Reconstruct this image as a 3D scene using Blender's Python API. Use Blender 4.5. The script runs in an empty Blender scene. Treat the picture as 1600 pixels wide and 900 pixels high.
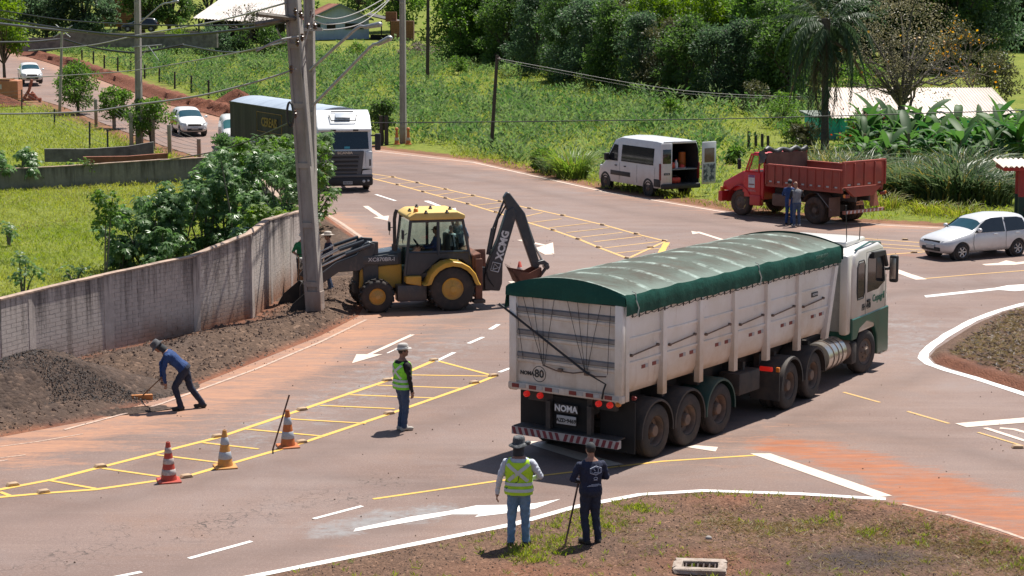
import bpy,bmesh,math,random
import numpy as np
from mathutils import Vector,Matrix,geometry
R=math.radians
scene=bpy.context.scene
COL=scene.collection
rng=np.random.default_rng(7)
random.seed(7)
# ------------------------------------------------------------------ camera
CAM_F,CAM_P,CAM_H=3108.0,R(8.5),8.91
cam_data=bpy.data.cameras.new('camera')
cam_data.sensor_width=36.0
cam_data.lens=36.0*CAM_F/1600.0
cam_data.clip_start=0.5
cam_data.clip_end=6000
cam=bpy.data.objects.new('camera',cam_data)
COL.objects.link(cam)
cam.location=(0,0,CAM_H)
cam.rotation_euler=(R(90)-CAM_P,0,0)
scene.camera=cam
# ------------------------------------------------------------------ light
SUN_DIR=Vector((0.27,0.37,1.0)).normalized()
SUN_EL=math.asin(SUN_DIR.z)
SUN_AZ=math.atan2(SUN_DIR.x,SUN_DIR.y)
world=bpy.data.worlds.new('World')
scene.world=world
world.use_nodes=True
wn=world.node_tree
bg=wn.nodes['Background']
sky=wn.nodes.new('ShaderNodeTexSky')
sky.sky_type='NISHITA'
sky.sun_disc=False
sky.sun_elevation=SUN_EL
sky.sun_rotation=SUN_AZ
sky.air_density=1.0
sky.dust_density=1.0
wn.links.new(sky.outputs[0],bg.inputs[0])
bg.inputs[1].default_value=0.066
sun_data=bpy.data.lights.new('sun','SUN')
sun_data.energy=5.0
sun_data.angle=R(0.53)
sun_data.color=(1.0,0.95,0.87)
sun=bpy.data.objects.new('sun',sun_data)
COL.objects.link(sun)
sun.rotation_euler=SUN_DIR.to_track_quat('Z','Y').to_euler()
sun.location=(20,30,80)
scene.view_settings.view_transform='Standard'
scene.view_settings.look='None'
scene.view_settings.exposure=0.64
scene.view_settings.gamma=1.0
scene.view_settings.use_curve_mapping=False
scene.cycles.max_bounces=6
scene.cycles.transparent_max_bounces=12
# ------------------------------------------------------------------ helpers
def G(px,py,z=0.0):
    """point of the photograph -> where its sight line meets the level z"""
    dx=(px-800)/CAM_F;dv=(450-py)/CAM_F
    c,s=math.cos(CAM_P),math.sin(CAM_P)
    t=(z-CAM_H)/(-s+dv*c)
    return Vector((dx*t,(c+dv*s)*t,z))
def W(px,py,Y):
    """point of the photograph -> the place on its sight line at distance Y"""
    dx=(px-800)/CAM_F;dv=(450-py)/CAM_F
    c,s=math.cos(CAM_P),math.sin(CAM_P)
    t=Y/(c+dv*s)
    return Vector((dx*t,Y,CAM_H+(-s+dv*c)*t))
def sstep(t):
    t=np.clip(t,0,1);return t*t*(3-2*t)
def T(x,y):
    """terrain height"""
    x=np.asarray(x,float);y=np.asarray(y,float)
    z=2.9*sstep((y-112)/130.0)+np.maximum(0,y-235)*0.055
    return z
def Tz(x,y):return float(T(x,y))
def GT(px,py):
    """photo point -> where its sight line meets the terrain"""
    z=0.0
    for _ in range(60):
        p=G(px,py,z);z+=0.5*(Tz(p.x,p.y)-z)
    return p
_mats={}
def ramp_mix(nt,fac,a,b):
    n=nt.nodes.new('ShaderNodeMix');n.data_type='RGBA'
    nt.links.new(fac,n.inputs[0])
    for i,c in((6,a),(7,b)):
        if isinstance(c,tuple):n.inputs[i].default_value=(*c,1)
        else:nt.links.new(c,n.inputs[i])
    return n.outputs[2]
def remap(nt,v,lo,hi,a=0.0,b=1.0):
    n=nt.nodes.new('ShaderNodeMapRange');n.clamp=True
    nt.links.new(v,n.inputs[0])
    for i,k in enumerate((lo,hi,a,b)):n.inputs[i+1].default_value=k
    return n.outputs[0]
def math_n(nt,op,a,b=None):
    n=nt.nodes.new('ShaderNodeMath');n.operation=op
    for i,k in enumerate((a,b)):
        if k is None:continue
        if isinstance(k,(int,float)):n.inputs[i].default_value=k
        else:nt.links.new(k,n.inputs[i])
    return n.outputs[0]
def coords(nt,kind='Object',scale=(1,1,1),rot=(0,0,0)):
    tc=nt.nodes.new('ShaderNodeTexCoord');mp=nt.nodes.new('ShaderNodeMapping')
    nt.links.new(tc.outputs[kind],mp.inputs[0])
    mp.inputs['Scale'].default_value=scale;mp.inputs['Rotation'].default_value=rot
    return mp.outputs[0]
def noise(nt,vec,scale,detail=4,rough=0.6,dist=0.0):
    n=nt.nodes.new('ShaderNodeTexNoise')
    if vec is not None:nt.links.new(vec,n.inputs['Vector'])
    n.inputs['Scale'].default_value=scale;n.inputs['Detail'].default_value=detail
    n.inputs['Roughness'].default_value=rough;n.inputs['Distortion'].default_value=dist
    return n.outputs[0]
def attr(nt,name):
    n=nt.nodes.new('ShaderNodeAttribute');n.attribute_name=name
    return n
def new_mat(name):
    m=bpy.data.materials.new(name);m.use_nodes=True
    nt=m.node_tree;return m,nt,nt.nodes['Principled BSDF']
def bump(nt,bs,h,strength=0.3,dist=0.02):
    b=nt.nodes.new('ShaderNodeBump');nt.links.new(h,b.inputs['Height'])
    b.inputs['Strength'].default_value=strength;b.inputs['Distance'].default_value=dist
    nt.links.new(b.outputs[0],bs.inputs['Normal'])
def M(name,col,rough=0.6,metal=0.0,col2=None,scale=4.0,lo=0.4,hi=0.65,bmp=0.0,bscale=60.0,dirt=None,dirt_h=None,dirt_amt=1.0,coat=0.0,stretch=(1,1,1),emit=None,spec=0.5):
    """procedural surface: base colour, a second colour in noise patches, dust that thins with height"""
    if name in _mats:return _mats[name]
    m,nt,bs=new_mat(name);_mats[name]=m
    vec=coords(nt,'Object',stretch)
    c2=col2 if col2 else tuple(min(1,k*0.82)for k in col)
    out=ramp_mix(nt,remap(nt,noise(nt,vec,scale,5,0.65),lo,hi),col,c2)
    if dirt:
        sp=nt.nodes.new('ShaderNodeSeparateXYZ')
        tc=nt.nodes.new('ShaderNodeTexCoord');nt.links.new(tc.outputs['Object'],sp.inputs[0])
        f=remap(nt,sp.outputs[2],dirt_h[0],dirt_h[1],1.0,0.0)
        f=math_n(nt,'MULTIPLY',f,remap(nt,noise(nt,vec,scale*0.7,6,0.7),0.3,0.65,0.25,1.0))
        f=math_n(nt,'MULTIPLY',f,dirt_amt)
        out=ramp_mix(nt,f,out,dirt)
    nt.links.new(out,bs.inputs['Base Color'])
    bs.inputs['Roughness'].default_value=rough;bs.inputs['Metallic'].default_value=metal
    bs.inputs['Specular IOR Level'].default_value=spec
    bs.inputs['Coat Weight'].default_value=coat;bs.inputs['Coat Roughness'].default_value=0.08
    if emit:
        bs.inputs['Emission Color'].default_value=(*emit[0],1);bs.inputs['Emission Strength'].default_value=emit[1]
    if bmp:bump(nt,bs,noise(nt,coords(nt,'Object'),bscale,4,0.7),bmp,0.02)
    return m
def streaks(m,col,scale=(7,7,0.5),lo=0.55,hi=0.75,amt=0.5,freq=1.6):
    """runs and smears of rust or dust laid over a material"""
    nt=m.node_tree;bs=nt.nodes['Principled BSDF'];src=bs.inputs['Base Color'].links[0].from_socket
    f=math_n(nt,'MULTIPLY',remap(nt,noise(nt,coords(nt,'Object',scale),freq,7,0.75,0.3),lo,hi),amt)
    nt.links.new(ramp_mix(nt,f,src,col),bs.inputs['Base Color']);return m
def thin_glass(name,tint,mixv=0.12):
    if name in _mats:return _mats[name]
    m=bpy.data.materials.new(name);m.use_nodes=True;_mats[name]=m
    nt=m.node_tree;nt.nodes.clear()
    o=nt.nodes.new('ShaderNodeOutputMaterial');mx=nt.nodes.new('ShaderNodeMixShader')
    tr=nt.nodes.new('ShaderNodeBsdfTransparent');gl=nt.nodes.new('ShaderNodeBsdfGlossy')
    tr.inputs[0].default_value=(*tint,1);gl.inputs['Roughness'].default_value=0.03
    mx.inputs[0].default_value=mixv
    nt.links.new(tr.outputs[0],mx.inputs[1]);nt.links.new(gl.outputs[0],mx.inputs[2]);nt.links.new(mx.outputs[0],o.inputs[0])
    return m
def leaf_mat(name,c1,c2,trans=0.35,rough=0.5):
    """leaf: two hues picked per leaf by the tint attribute, some light let through"""
    if name in _mats:return _mats[name]
    m,nt,bs=new_mat(name);_mats[name]=m
    a=attr(nt,'tint')
    out=ramp_mix(nt,a.outputs['Fac'],c1,c2)
    nt.links.new(out,bs.inputs['Base Color']);bs.inputs['Roughness'].default_value=rough
    bs.inputs['Specular IOR Level'].default_value=0.35
    tl=nt.nodes.new('ShaderNodeBsdfTranslucent')
    hs=nt.nodes.new('ShaderNodeHueSaturation');hs.inputs['Value'].default_value=1.8;hs.inputs['Saturation'].default_value=1.15
    nt.links.new(out,hs.inputs['Color']);nt.links.new(hs.outputs[0],tl.inputs[0])
    mx=nt.nodes.new('ShaderNodeMixShader');mx.inputs[0].default_value=trans
    nt.links.new(bs.outputs[0],mx.inputs[1]);nt.links.new(tl.outputs[0],mx.inputs[2])
    nt.links.new(mx.outputs[0],nt.nodes['Material Output'].inputs[0])
    return m
def tag(o,label=None,cat=None,group=None,kind=None):
    if label:o['label']=label
    if cat:o['category']=cat
    if group:o['group']=group
    if kind:o['kind']=kind
    return o
def thing(name,label,cat,loc=(0,0,0),rz=0.0,group=None):
    o=bpy.data.objects.new(name,None);COL.objects.link(o)
    o.location=loc;o.rotation_euler=(0,0,rz);o.empty_display_size=0.2
    return tag(o,label,cat,group)
def copy_tree(o,parent=None):
    c=o.copy();COL.objects.link(c);c.parent=parent
    for ch in list(o.children):copy_tree(ch,c)
    return c
def link_mesh(name,me,mats,parent=None,smooth=None):
    for m in(mats if isinstance(mats,(list,tuple))else[mats]):me.materials.append(m)
    if smooth is not None and len(me.polygons):
        me.polygons.foreach_set('use_smooth',np.ones(len(me.polygons),bool))
        if smooth<179:me.set_sharp_from_angle(angle=R(smooth))
    o=bpy.data.objects.new(name,me);COL.objects.link(o)
    if parent:o.parent=parent
    return o
def np_mesh(name,verts,faces,attrs=None):
    """mesh from arrays; faces (N,3) or (N,4)"""
    me=bpy.data.meshes.new(name)
    verts=np.asarray(verts,np.float32);faces=np.asarray(faces,np.int32)
    n,k=faces.shape
    me.vertices.add(len(verts));me.vertices.foreach_set('co',verts.ravel())
    me.loops.add(n*k);me.loops.foreach_set('vertex_index',faces.ravel())
    me.polygons.add(n);me.polygons.foreach_set('loop_start',np.arange(0,n*k,k,dtype=np.int32))
    me.polygons.foreach_set('use_smooth',np.zeros(n,bool))
    me.update(calc_edges=True)
    for an,av in(attrs or{}).items():
        a=me.attributes.new(an,'FLOAT','POINT');a.data.foreach_set('value',np.asarray(av,np.float32))
    return me
class MB:
    """collects simple shapes in one bmesh"""
    def __init__(s):s.bm=bmesh.new()
    def _fin(s,nf0,mi):
        for f in list(s.bm.faces)[nf0:]:f.material_index=mi
    def box(s,c,d,rot=None,bev=0.0,mi=0,seg=1):
        nf=len(s.bm.faces)
        m=Matrix.Translation(c)
        if rot is not None:m=m@(rot.to_4x4()if isinstance(rot,Matrix)else Matrix.Rotation(rot,4,'Z'))
        r=bmesh.ops.create_cube(s.bm,size=1,matrix=m@Matrix.Diagonal((*d,1)))
        if bev:
            es=list({e for v in r['verts']for e in v.link_edges})
            bmesh.ops.bevel(s.bm,geom=es,offset=bev,segments=seg,affect='EDGES',profile=0.5)
        s._fin(nf,mi);return s
    def prism(s,prof,a0,a1,axis='y',bev=0.0,mi=0,seg=1):
        """profile polygon extruded; axis y: profile (x,z); axis x: profile (y,z); axis z: profile (x,y)"""
        nf=len(s.bm.faces)
        f={'y':lambda p,a:(p[0],a,p[1]),'x':lambda p,a:(a,p[0],p[1]),'z':lambda p,a:(p[0],p[1],a)}[axis]
        v0=[s.bm.verts.new(f(p,a0))for p in prof];v1=[s.bm.verts.new(f(p,a1))for p in prof]
        n=len(prof);fs=[s.bm.faces.new(v0),s.bm.faces.new(v1[::-1])]
        for i in range(n):fs.append(s.bm.faces.new((v0[i],v1[i],v1[(i+1)%n],v0[(i+1)%n])))
        bmesh.ops.recalc_face_normals(s.bm,faces=fs)
        if bev:
            es=list({e for fa in fs for e in fa.edges})
            bmesh.ops.bevel(s.bm,geom=es,offset=bev,segments=seg,affect='EDGES',profile=0.5)
        s._fin(nf,mi);return s
    def cyl(s,p0,p1,r0,r1=None,n=12,mi=0,caps=True):
        nf=len(s.bm.faces)
        p0,p1=Vector(p0),Vector(p1);r1=r0 if r1 is None else r1
        q=(p1-p0).to_track_quat('Z','Y').to_matrix()
        a=[];b=[]
        for i in range(n):
            t=2*math.pi*i/n;d=q@Vector((math.cos(t),math.sin(t),0))
            a.append(s.bm.verts.new(p0+d*r0));b.append(s.bm.verts.new(p1+d*r1))
        for i in range(n):s.bm.faces.new((a[i],a[(i+1)%n],b[(i+1)%n],b[i]))
        if caps:s.bm.faces.new(a[::-1]);s.bm.faces.new(b)
        s._fin(nf,mi);return s
    def tube(s,pts,r,n=6,mi=0,closed=False):
        nf=len(s.bm.faces)
        pts=[Vector(p)for p in pts];rings=[]
        rs=r if isinstance(r,(list,tuple))else[r]*len(pts)
        for i,p in enumerate(pts):
            d=(pts[min(i+1,len(pts)-1)]-pts[max(i-1,0)]).normalized()
            up=Vector((0,0,1))if abs(d.z)<0.9 else Vector((0,1,0))
            u=d.cross(up).normalized();w=u.cross(d)
            rings.append([s.bm.verts.new(p+(u*math.cos(2*math.pi*k/n)+w*math.sin(2*math.pi*k/n))*rs[i])for k in range(n)])
        for a,b in zip(rings,rings[1:]):
            for k in range(n):s.bm.faces.new((a[k],a[(k+1)%n],b[(k+1)%n],b[k]))
        s.bm.faces.new(rings[0][::-1]);s.bm.faces.new(rings[-1])
        s._fin(nf,mi);return s
    def lathe(s,prof,c=(0,0,0),rot=None,n=20,mi=0,caps=True):
        """profile (r, h) turned about local z"""
        nf=len(s.bm.faces);c=Vector(c);q=rot if rot is not None else Matrix.Identity(3)
        rings=[]
        for r,h in prof:
            rings.append([s.bm.verts.new(c+q@Vector((r*math.cos(2*math.pi*k/n),r*math.sin(2*math.pi*k/n),h)))for k in range(n)])
        for a,b in zip(rings,rings[1:]):
            for k in range(n):s.bm.faces.new((a[k],a[(k+1)%n],b[(k+1)%n],b[k]))
        if caps and prof[0][0]>1e-5:s.bm.faces.new(rings[0][::-1])
        if caps and prof[-1][0]>1e-5:s.bm.faces.new(rings[-1])
        s._fin(nf,mi);return s
    def ball(s,c,r,sub=2,mi=0,rot=None):
        nf=len(s.bm.faces);r=(r,r,r)if not isinstance(r,(tuple,list))else r
        m=Matrix.Translation(c)@(rot.to_4x4()if rot is not None else Matrix.Identity(4))@Matrix.Diagonal((*r,1))
        bmesh.ops.create_icosphere(s.bm,subdivisions=sub,radius=1,matrix=m);s._fin(nf,mi);return s
    def grid(s,rows,mi=0,closed=False):
        """rows of points -> quads"""
        nf=len(s.bm.faces);vs=[[s.bm.verts.new(p)for p in r]for r in rows]
        for a,b in zip(vs,vs[1:]):
            m=len(a)
            for k in range(m if closed else m-1):s.bm.faces.new((a[k],a[(k+1)%m],b[(k+1)%m],b[k]))
        s._fin(nf,mi);return vs
    def quad(s,pts,mi=0):
        f=s.bm.faces.new([s.bm.verts.new(p)for p in pts]);f.material_index=mi;return s
    def plate(s,pts,th,mi=0):
        """polygon in space given thickness along its normal (outward)"""
        nf=len(s.bm.faces);pts=[Vector(p)for p in pts]
        n=(pts[1]-pts[0]).cross(pts[2]-pts[0]).normalized()*th
        a=[s.bm.verts.new(p)for p in pts];b=[s.bm.verts.new(p+n)for p in pts]
        s.bm.faces.new(a[::-1]);s.bm.faces.new(b)
        for i in range(len(pts)):s.bm.faces.new((a[i],a[(i+1)%len(pts)],b[(i+1)%len(pts)],b[i]))
        s._fin(nf,mi);return s
    def mesh(s,name):
        bmesh.ops.remove_doubles(s.bm,verts=s.bm.verts,dist=1e-6)
        me=bpy.data.meshes.new(name);s.bm.to_mesh(me);s.bm.free();return me
    def build(s,name,mats,parent=None,smooth=35):
        bmesh.ops.recalc_face_normals(s.bm,faces=s.bm.faces)
        return link_mesh(name,s.mesh(name),mats,parent,smooth)
def boolean_cut(o,cutters):
    """subtract the meshes of cutters (MB) from object o"""
    tmp=[]
    for mb in cutters:
        bmesh.ops.recalc_face_normals(mb.bm,faces=mb.bm.faces)
        me=mb.mesh('cut');c=bpy.data.objects.new('cut',me);COL.objects.link(c);c.parent=o.parent
        md=o.modifiers.new('b','BOOLEAN');md.operation='DIFFERENCE';md.object=c;md.solver='EXACT';tmp.append(c)
    bpy.context.view_layer.update()
    ev=o.evaluated_get(bpy.context.evaluated_depsgraph_get())
    me=bpy.data.meshes.new_from_object(ev)
    old=o.data;o.modifiers.clear();o.data=me
    bpy.data.meshes.remove(old)
    for c in tmp:
        d=c.data;bpy.data.objects.remove(c);bpy.data.meshes.remove(d)
    me.polygons.foreach_set('use_smooth',np.ones(len(me.polygons),bool));me.set_sharp_from_angle(angle=R(35))
    return o
def text(s,size,mat,parent,loc,rot,name='lettering',ext=0.004,align='CENTER',sx=1.0,bold=0.0):
    cu=bpy.data.curves.new('t','FONT');cu.body=s;cu.size=size;cu.align_x=align;cu.align_y='CENTER'
    cu.extrude=ext;cu.offset=bold;cu.resolution_u=2
    o=bpy.data.objects.new('t',cu);COL.objects.link(o)
    bpy.context.view_layer.update()
    me=bpy.data.meshes.new_from_object(o.evaluated_get(bpy.context.evaluated_depsgraph_get()))
    bpy.data.objects.remove(o);bpy.data.curves.remove(cu)
    me.transform(Matrix.Diagonal((sx,1,1,1)))
    ob=link_mesh(name,me,mat,parent);ob.location=loc;ob.rotation_euler=rot
    return ob
ROT_REAR=(R(90),0,R(-90))
ROT_RIGHT=(R(90),0,0)
ROT_LEFT=(R(90),0,R(180))
ROT_FRONT=(R(90),0,R(90))
# ------------------------------------------------------------------ ground materials
def soil_mix(nt,vec,a,b,c):
    s1=ramp_mix(nt,remap(nt,noise(nt,vec,0.35,6,0.65),0.38,0.62),a,b)
    return ramp_mix(nt,remap(nt,noise(nt,vec,3.0,6,0.75),0.5,0.72),s1,c)
def make_ground_mat():
    m,nt,bs=new_mat('ground_grass_and_soil')
    vec=coords(nt,'Object')
    g1=ramp_mix(nt,remap(nt,noise(nt,vec,0.25,6,0.7),0.35,0.65),(0.13,0.17,0.022),(0.215,0.225,0.045))
    g2=ramp_mix(nt,remap(nt,noise(nt,vec,2.2,6,0.8),0.45,0.7),g1,(0.075,0.11,0.022))
    s=soil_mix(nt,vec,(0.17,0.085,0.05),(0.24,0.12,0.07),(0.11,0.06,0.04))
    a=attr(nt,'soil').outputs['Fac']
    f=math_n(nt,'ADD',a,remap(nt,noise(nt,vec,1.6,6,0.75),0.3,0.7,-0.35,0.35))
    out=ramp_mix(nt,remap(nt,f,0.42,0.58),g2,s)
    nt.links.new(out,bs.inputs['Base Color']);bs.inputs['Roughness'].default_value=0.95
    bs.inputs['Specular IOR Level'].default_value=0.15
    bump(nt,bs,noise(nt,vec,9,6,0.8),0.6,0.08)
    return m
def make_road_mat():
    m,nt,bs=new_mat('dusty_asphalt')
    vec=coords(nt,'Object')
    base=ramp_mix(nt,remap(nt,noise(nt,vec,0.12,6,0.65),0.38,0.62),(0.188,0.119,0.096),(0.262,0.18,0.15))
    base=ramp_mix(nt,math_n(nt,'MULTIPLY',remap(nt,noise(nt,coords(nt,'Object',(1,1,1),(0,0,1)),0.2,7,0.7,0.8),0.5,0.64),0.7),base,(0.25,0.192,0.174))
    base=ramp_mix(nt,math_n(nt,'MULTIPLY',remap(nt,noise(nt,coords(nt,'Object',(1,1,1),(0,0,2)),0.45,8,0.75,0.5),0.52,0.66),0.5),base,(0.255,0.15,0.105))
    for ang,sc,lo,hi,col in((35,(0.05,1.3,1),0.5,0.68,(0.335,0.245,0.205)),(-35,(0.04,0.9,1),0.5,0.66,(0.165,0.118,0.105)),(10,(0.05,1.1,1),0.54,0.7,(0.30,0.225,0.2))):
        v2=coords(nt,'Object',sc,(0,0,R(ang)))
        f=math_n(nt,'MULTIPLY',remap(nt,noise(nt,v2,1.0,7,0.72,0.5),lo,hi),0.38)
        base=ramp_mix(nt,f,base,col)
    grain=noise(nt,vec,45,3,0.8)
    base=ramp_mix(nt,remap(nt,grain,0.38,0.66,0.0,0.75),base,(0.095,0.07,0.064))
    base=ramp_mix(nt,remap(nt,noise(nt,vec,20,4,0.85),0.52,0.68,0.0,0.5),base,(0.34,0.265,0.235))
    tk_=math_n(nt,'MULTIPLY',attr(nt,'track').outputs['Fac'],remap(nt,noise(nt,vec,0.8,6,0.7),0.3,0.7,0.25,0.75))
    base=ramp_mix(nt,tk_,base,(0.12,0.083,0.071))
    speck=remap(nt,noise(nt,vec,14,4,0.9),0.68,0.74)
    base=ramp_mix(nt,math_n(nt,'MULTIPLY',speck,0.7),base,(0.09,0.06,0.05))
    vo=nt.nodes.new('ShaderNodeTexVoronoi');vo.feature='DISTANCE_TO_EDGE';vo.inputs['Scale'].default_value=4.0
    wv=nt.nodes.new('ShaderNodeVectorMath');wv.operation='ADD'
    nz=nt.nodes.new('ShaderNodeTexNoise');nz.inputs['Scale'].default_value=3;nt.links.new(vec,nz.inputs['Vector'])
    sc=nt.nodes.new('ShaderNodeVectorMath');sc.operation='SCALE';sc.inputs['Scale'].default_value=0.5
    nt.links.new(nz.outputs['Color'],sc.inputs[0]);nt.links.new(vec,wv.inputs[0]);nt.links.new(sc.outputs[0],wv.inputs[1])
    nt.links.new(wv.outputs[0],vo.inputs['Vector'])
    ck=remap(nt,vo.outputs['Distance'],0.012,0.04,1.0,0.0)
    ck=math_n(nt,'MULTIPLY',ck,attr(nt,'crack').outputs['Fac'])
    ck=math_n(nt,'MULTIPLY',ck,remap(nt,noise(nt,vec,1.1,4,0.7),0.42,0.55))
    base=ramp_mix(nt,math_n(nt,'MULTIPLY',ck,0.8),base,(0.045,0.035,0.032))
    for an,sc2,colA,colB in(('dust',0.9,(0.42,0.215,0.125),(0.31,0.165,0.11)),('mud',1.3,(0.38,0.13,0.05),(0.25,0.088,0.042)),('grey',1.2,(0.26,0.25,0.25),(0.2,0.192,0.192))):
        a=attr(nt,an).outputs['Fac']
        v3=coords(nt,'Object',(0.22,1.3,1)if an!='grey' else(1,1,1),(0,0,R(-38 if an!='mud' else 20)))
        f=math_n(nt,'ADD',a,remap(nt,noise(nt,v3,sc2*1.6,9,0.8,0.6),0.32,0.68,-0.85,0.55))
        f=math_n(nt,'ADD',f,remap(nt,noise(nt,coords(nt,'Object',(0.6,1.2,1),(0,0,R(-35 if an!='mud' else 25))),7,6,0.8),0.3,0.7,-0.42,0.32))
        f=math_n(nt,'MULTIPLY',remap(nt,f,0.1,0.95),remap(nt,a,0.02,0.25))
        base=ramp_mix(nt,math_n(nt,'MULTIPLY',f,0.9),base,ramp_mix(nt,remap(nt,noise(nt,v3,5,7,0.75,0.4),0.35,0.62),colA,colB))
    nt.links.new(base,bs.inputs['Base Color'])
    nt.links.new(remap(nt,noise(nt,vec,0.5,4,0.6),0.3,0.7,0.62,0.85),bs.inputs['Roughness'])
    bs.inputs['Specular IOR Level'].default_value=0.3
    bump(nt,bs,grain,0.35,0.012)
    return m
def make_soil_mat(name,a,b,c,green=None,bs_=0.8,coarse=14):
    m,nt,bs=new_mat(name);vec=coords(nt,'Object')
    out=soil_mix(nt,vec,a,b,c)
    pb=nt.nodes.new('ShaderNodeTexVoronoi');pb.inputs['Scale'].default_value=coarse*1.3;nt.links.new(vec,pb.inputs['Vector'])
    hv=nt.nodes.new('ShaderNodeSeparateXYZ');nt.links.new(pb.outputs['Color'],hv.inputs[0])
    out=ramp_mix(nt,remap(nt,hv.outputs[0],0.1,0.9,0.0,0.4),out,tuple(k*0.5 for k in a))
    out=ramp_mix(nt,remap(nt,hv.outputs[1],0.88,0.96,0.0,0.4),out,tuple(min(1,k*2.2)for k in b))
    red=attr(nt,'red').outputs['Fac']
    out=ramp_mix(nt,math_n(nt,'MULTIPLY',red,0.9),out,soil_mix(nt,vec,(0.27,0.092,0.05),(0.33,0.13,0.072),(0.18,0.066,0.04)))
    dk=attr(nt,'dark').outputs['Fac']
    out=ramp_mix(nt,math_n(nt,'MULTIPLY',dk,0.9),out,ramp_mix(nt,hv.outputs[2],(0.038,0.032,0.032),(0.085,0.07,0.066)))
    nt.links.new(out,bs.inputs['Base Color']);bs.inputs['Roughness'].default_value=0.95;bs.inputs['Specular IOR Level'].default_value=0.15
    h=math_n(nt,'ADD',noise(nt,vec,coarse,5,0.8),math_n(nt,'MULTIPLY',pb.outputs['Distance'],-0.6))
    bump(nt,bs,h,bs_,0.06)
    return m
GROUND,ROAD=make_ground_mat(),make_road_mat()
SOIL_DARK=make_soil_mat('dark_crumbly_soil',(0.092,0.06,0.044),(0.145,0.095,0.068),(0.055,0.038,0.032),coarse=9)
SOIL_ISLAND=make_soil_mat('island_soil',(0.165,0.10,0.07),(0.21,0.125,0.085),(0.09,0.06,0.047),coarse=18)
def seg_dist(x,y,pts):
    """distance of points to a polyline"""
    d=np.full(np.shape(x),1e9)
    for(ax,ay),(bx,by)in zip(pts,pts[1:]):
        L=(bx-ax)**2+(by-ay)**2
        t=np.clip(((x-ax)*(bx-ax)+(y-ay)*(by-ay))/L,0,1)
        d=np.minimum(d,np.hypot(x-ax-t*(bx-ax),y-ay-t*(by-ay)))
    return d
def inside(x,y,poly):
    c=np.zeros(np.shape(x),bool);n=len(poly)
    for i in range(n):
        x0,y0=poly[i];x1,y1=poly[(i+1)%n]
        if y0==y1:continue
        k=((y0>y)!=(y1>y))&(x<(x1-x0)*(y-y0)/(y1-y0)+x0);c^=k
    return c
def xy(*pp):return[tuple(G(*p)[:2])for p in pp]
_NT=[(math.cos(a)*k,math.sin(a)*k,p)for a,k,p in zip(rng.uniform(0,6.28,60),2**rng.uniform(-2.5,4,60),rng.uniform(0,6.28,60))]
def wob(x,y,f=1.0,n0=0,n=14):
    """cheap smooth noise, about -1..1"""
    s=0;w=0
    for kx,ky,p in _NT[n0:n0+n]:
        k=math.hypot(kx,ky);am=1/(0.5+k)**0.8
        s=s+am*np.sin((kx*x+ky*y)*f+p+1.7*np.sin(0.37*f*(kx*y-ky*x)+p*2));w+=am
    return s/w*2.2
def sheet(name,poly,mat,step,zf,attrs=None,kind='structure',smooth=None):
    """polygon filled with a fine triangle net, height zf(x,y)"""
    P=np.array(poly,float);bpts=[]
    for i in range(len(P)):
        a,b=P[i],P[(i+1)%len(P)];n=max(1,int(np.hypot(*(b-a))/step))
        bpts+=[a+(b-a)*k/n for k in range(n)]
    nb=len(bpts);bpts=np.array(bpts)
    x0,y0=P.min(0);x1,y1=P.max(0)
    gx,gy=np.meshgrid(np.arange(x0,x1,step),np.arange(y0,y1,step));gx[1::2]+=step/2
    gx,gy=gx.ravel(),gy.ravel()
    k=inside(gx,gy,poly);gx,gy=gx[k],gy[k]
    k=seg_dist(gx,gy,[tuple(p)for p in P]+[tuple(P[0])])>step*0.45;gx,gy=gx[k],gy[k]
    vs=[Vector(p)for p in bpts]+[Vector(p)for p in zip(gx,gy)]
    res=geometry.delaunay_2d_cdt(vs,[(i,(i+1)%nb)for i in range(nb)],[],1,1e-5)
    v=np.array([tuple(p)for p in res[0]]);f=np.array([t for t in res[2]if len(t)==3],int)
    z=zf(v[:,0],v[:,1])+np.zeros(len(v))
    a,b,c=v[f[:,0]],v[f[:,1]],v[f[:,2]]
    fl=((b-a)[:,0]*(c-a)[:,1]-(b-a)[:,1]*(c-a)[:,0])<0;f[fl]=f[fl][:,::-1]
    me=np_mesh(name,np.column_stack([v,z]),f,{k:fn(v[:,0],v[:,1])for k,fn in(attrs or{}).items()})
    o=link_mesh(name,me,mat,None,smooth if smooth else 180)
    return tag(o,kind=kind)
# ------------------------------------------------------------------ lines that lay out the place
WALL=[(-22,32.0),(-14.6,41.5),(-11.92,45.5),(-11.46,46.69),(-10.26,49.0),(-8.43,51.64),(-7.2,54.1),(-7.0,56.3),(-6.8,59),(-6.5,62),(-7.0,66),(-8.4,72),(-10.4,82),(-12.6,94)]
WALL_TOP=[1.8,1.8]+[W(*q).z for q in((0,470,45.5),(50,457,46.7),(163,432,49),(300,402,51.64),(400,366,54.1),(443,345,56.3),(458,337,59),(477,329,62))]+[1.7,1.4,1.2,1.1]
DIRT_EDGE=[(-24,27)]+[(-15,34.8)]+xy((0,683),(150,655),(300,605),(400,565),(500,525),(560,494))+xy((588,440),(578,400),(560,374),(526,350),(494,326))+[(-9.6,88)]
FAR_EDGE=[(-58,222),(-45.5,195),(-35,171),(-25.7,148),(-21.5,140),(-13.5,123)]+xy((585,232),(740,251),(950,298),(1140,330),(1300,345),(1480,354))+[(26,73.6),(46,72)]
NEAR_EDGE=xy((300,918),(390,901),(800,819),(900,791),(1000,772),(1100,766),(1250,771),(1380,780),(1475,803),(1600,842),(1700,880))
HILL_L=[(-66,215),(-56,196),(-49,182),(-43,168),(-37.4,155),(-32.8,146),(-24.5,126),(-18.8,112),(-15.5,104),(-13.2,96),(-11.4,88)]
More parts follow.
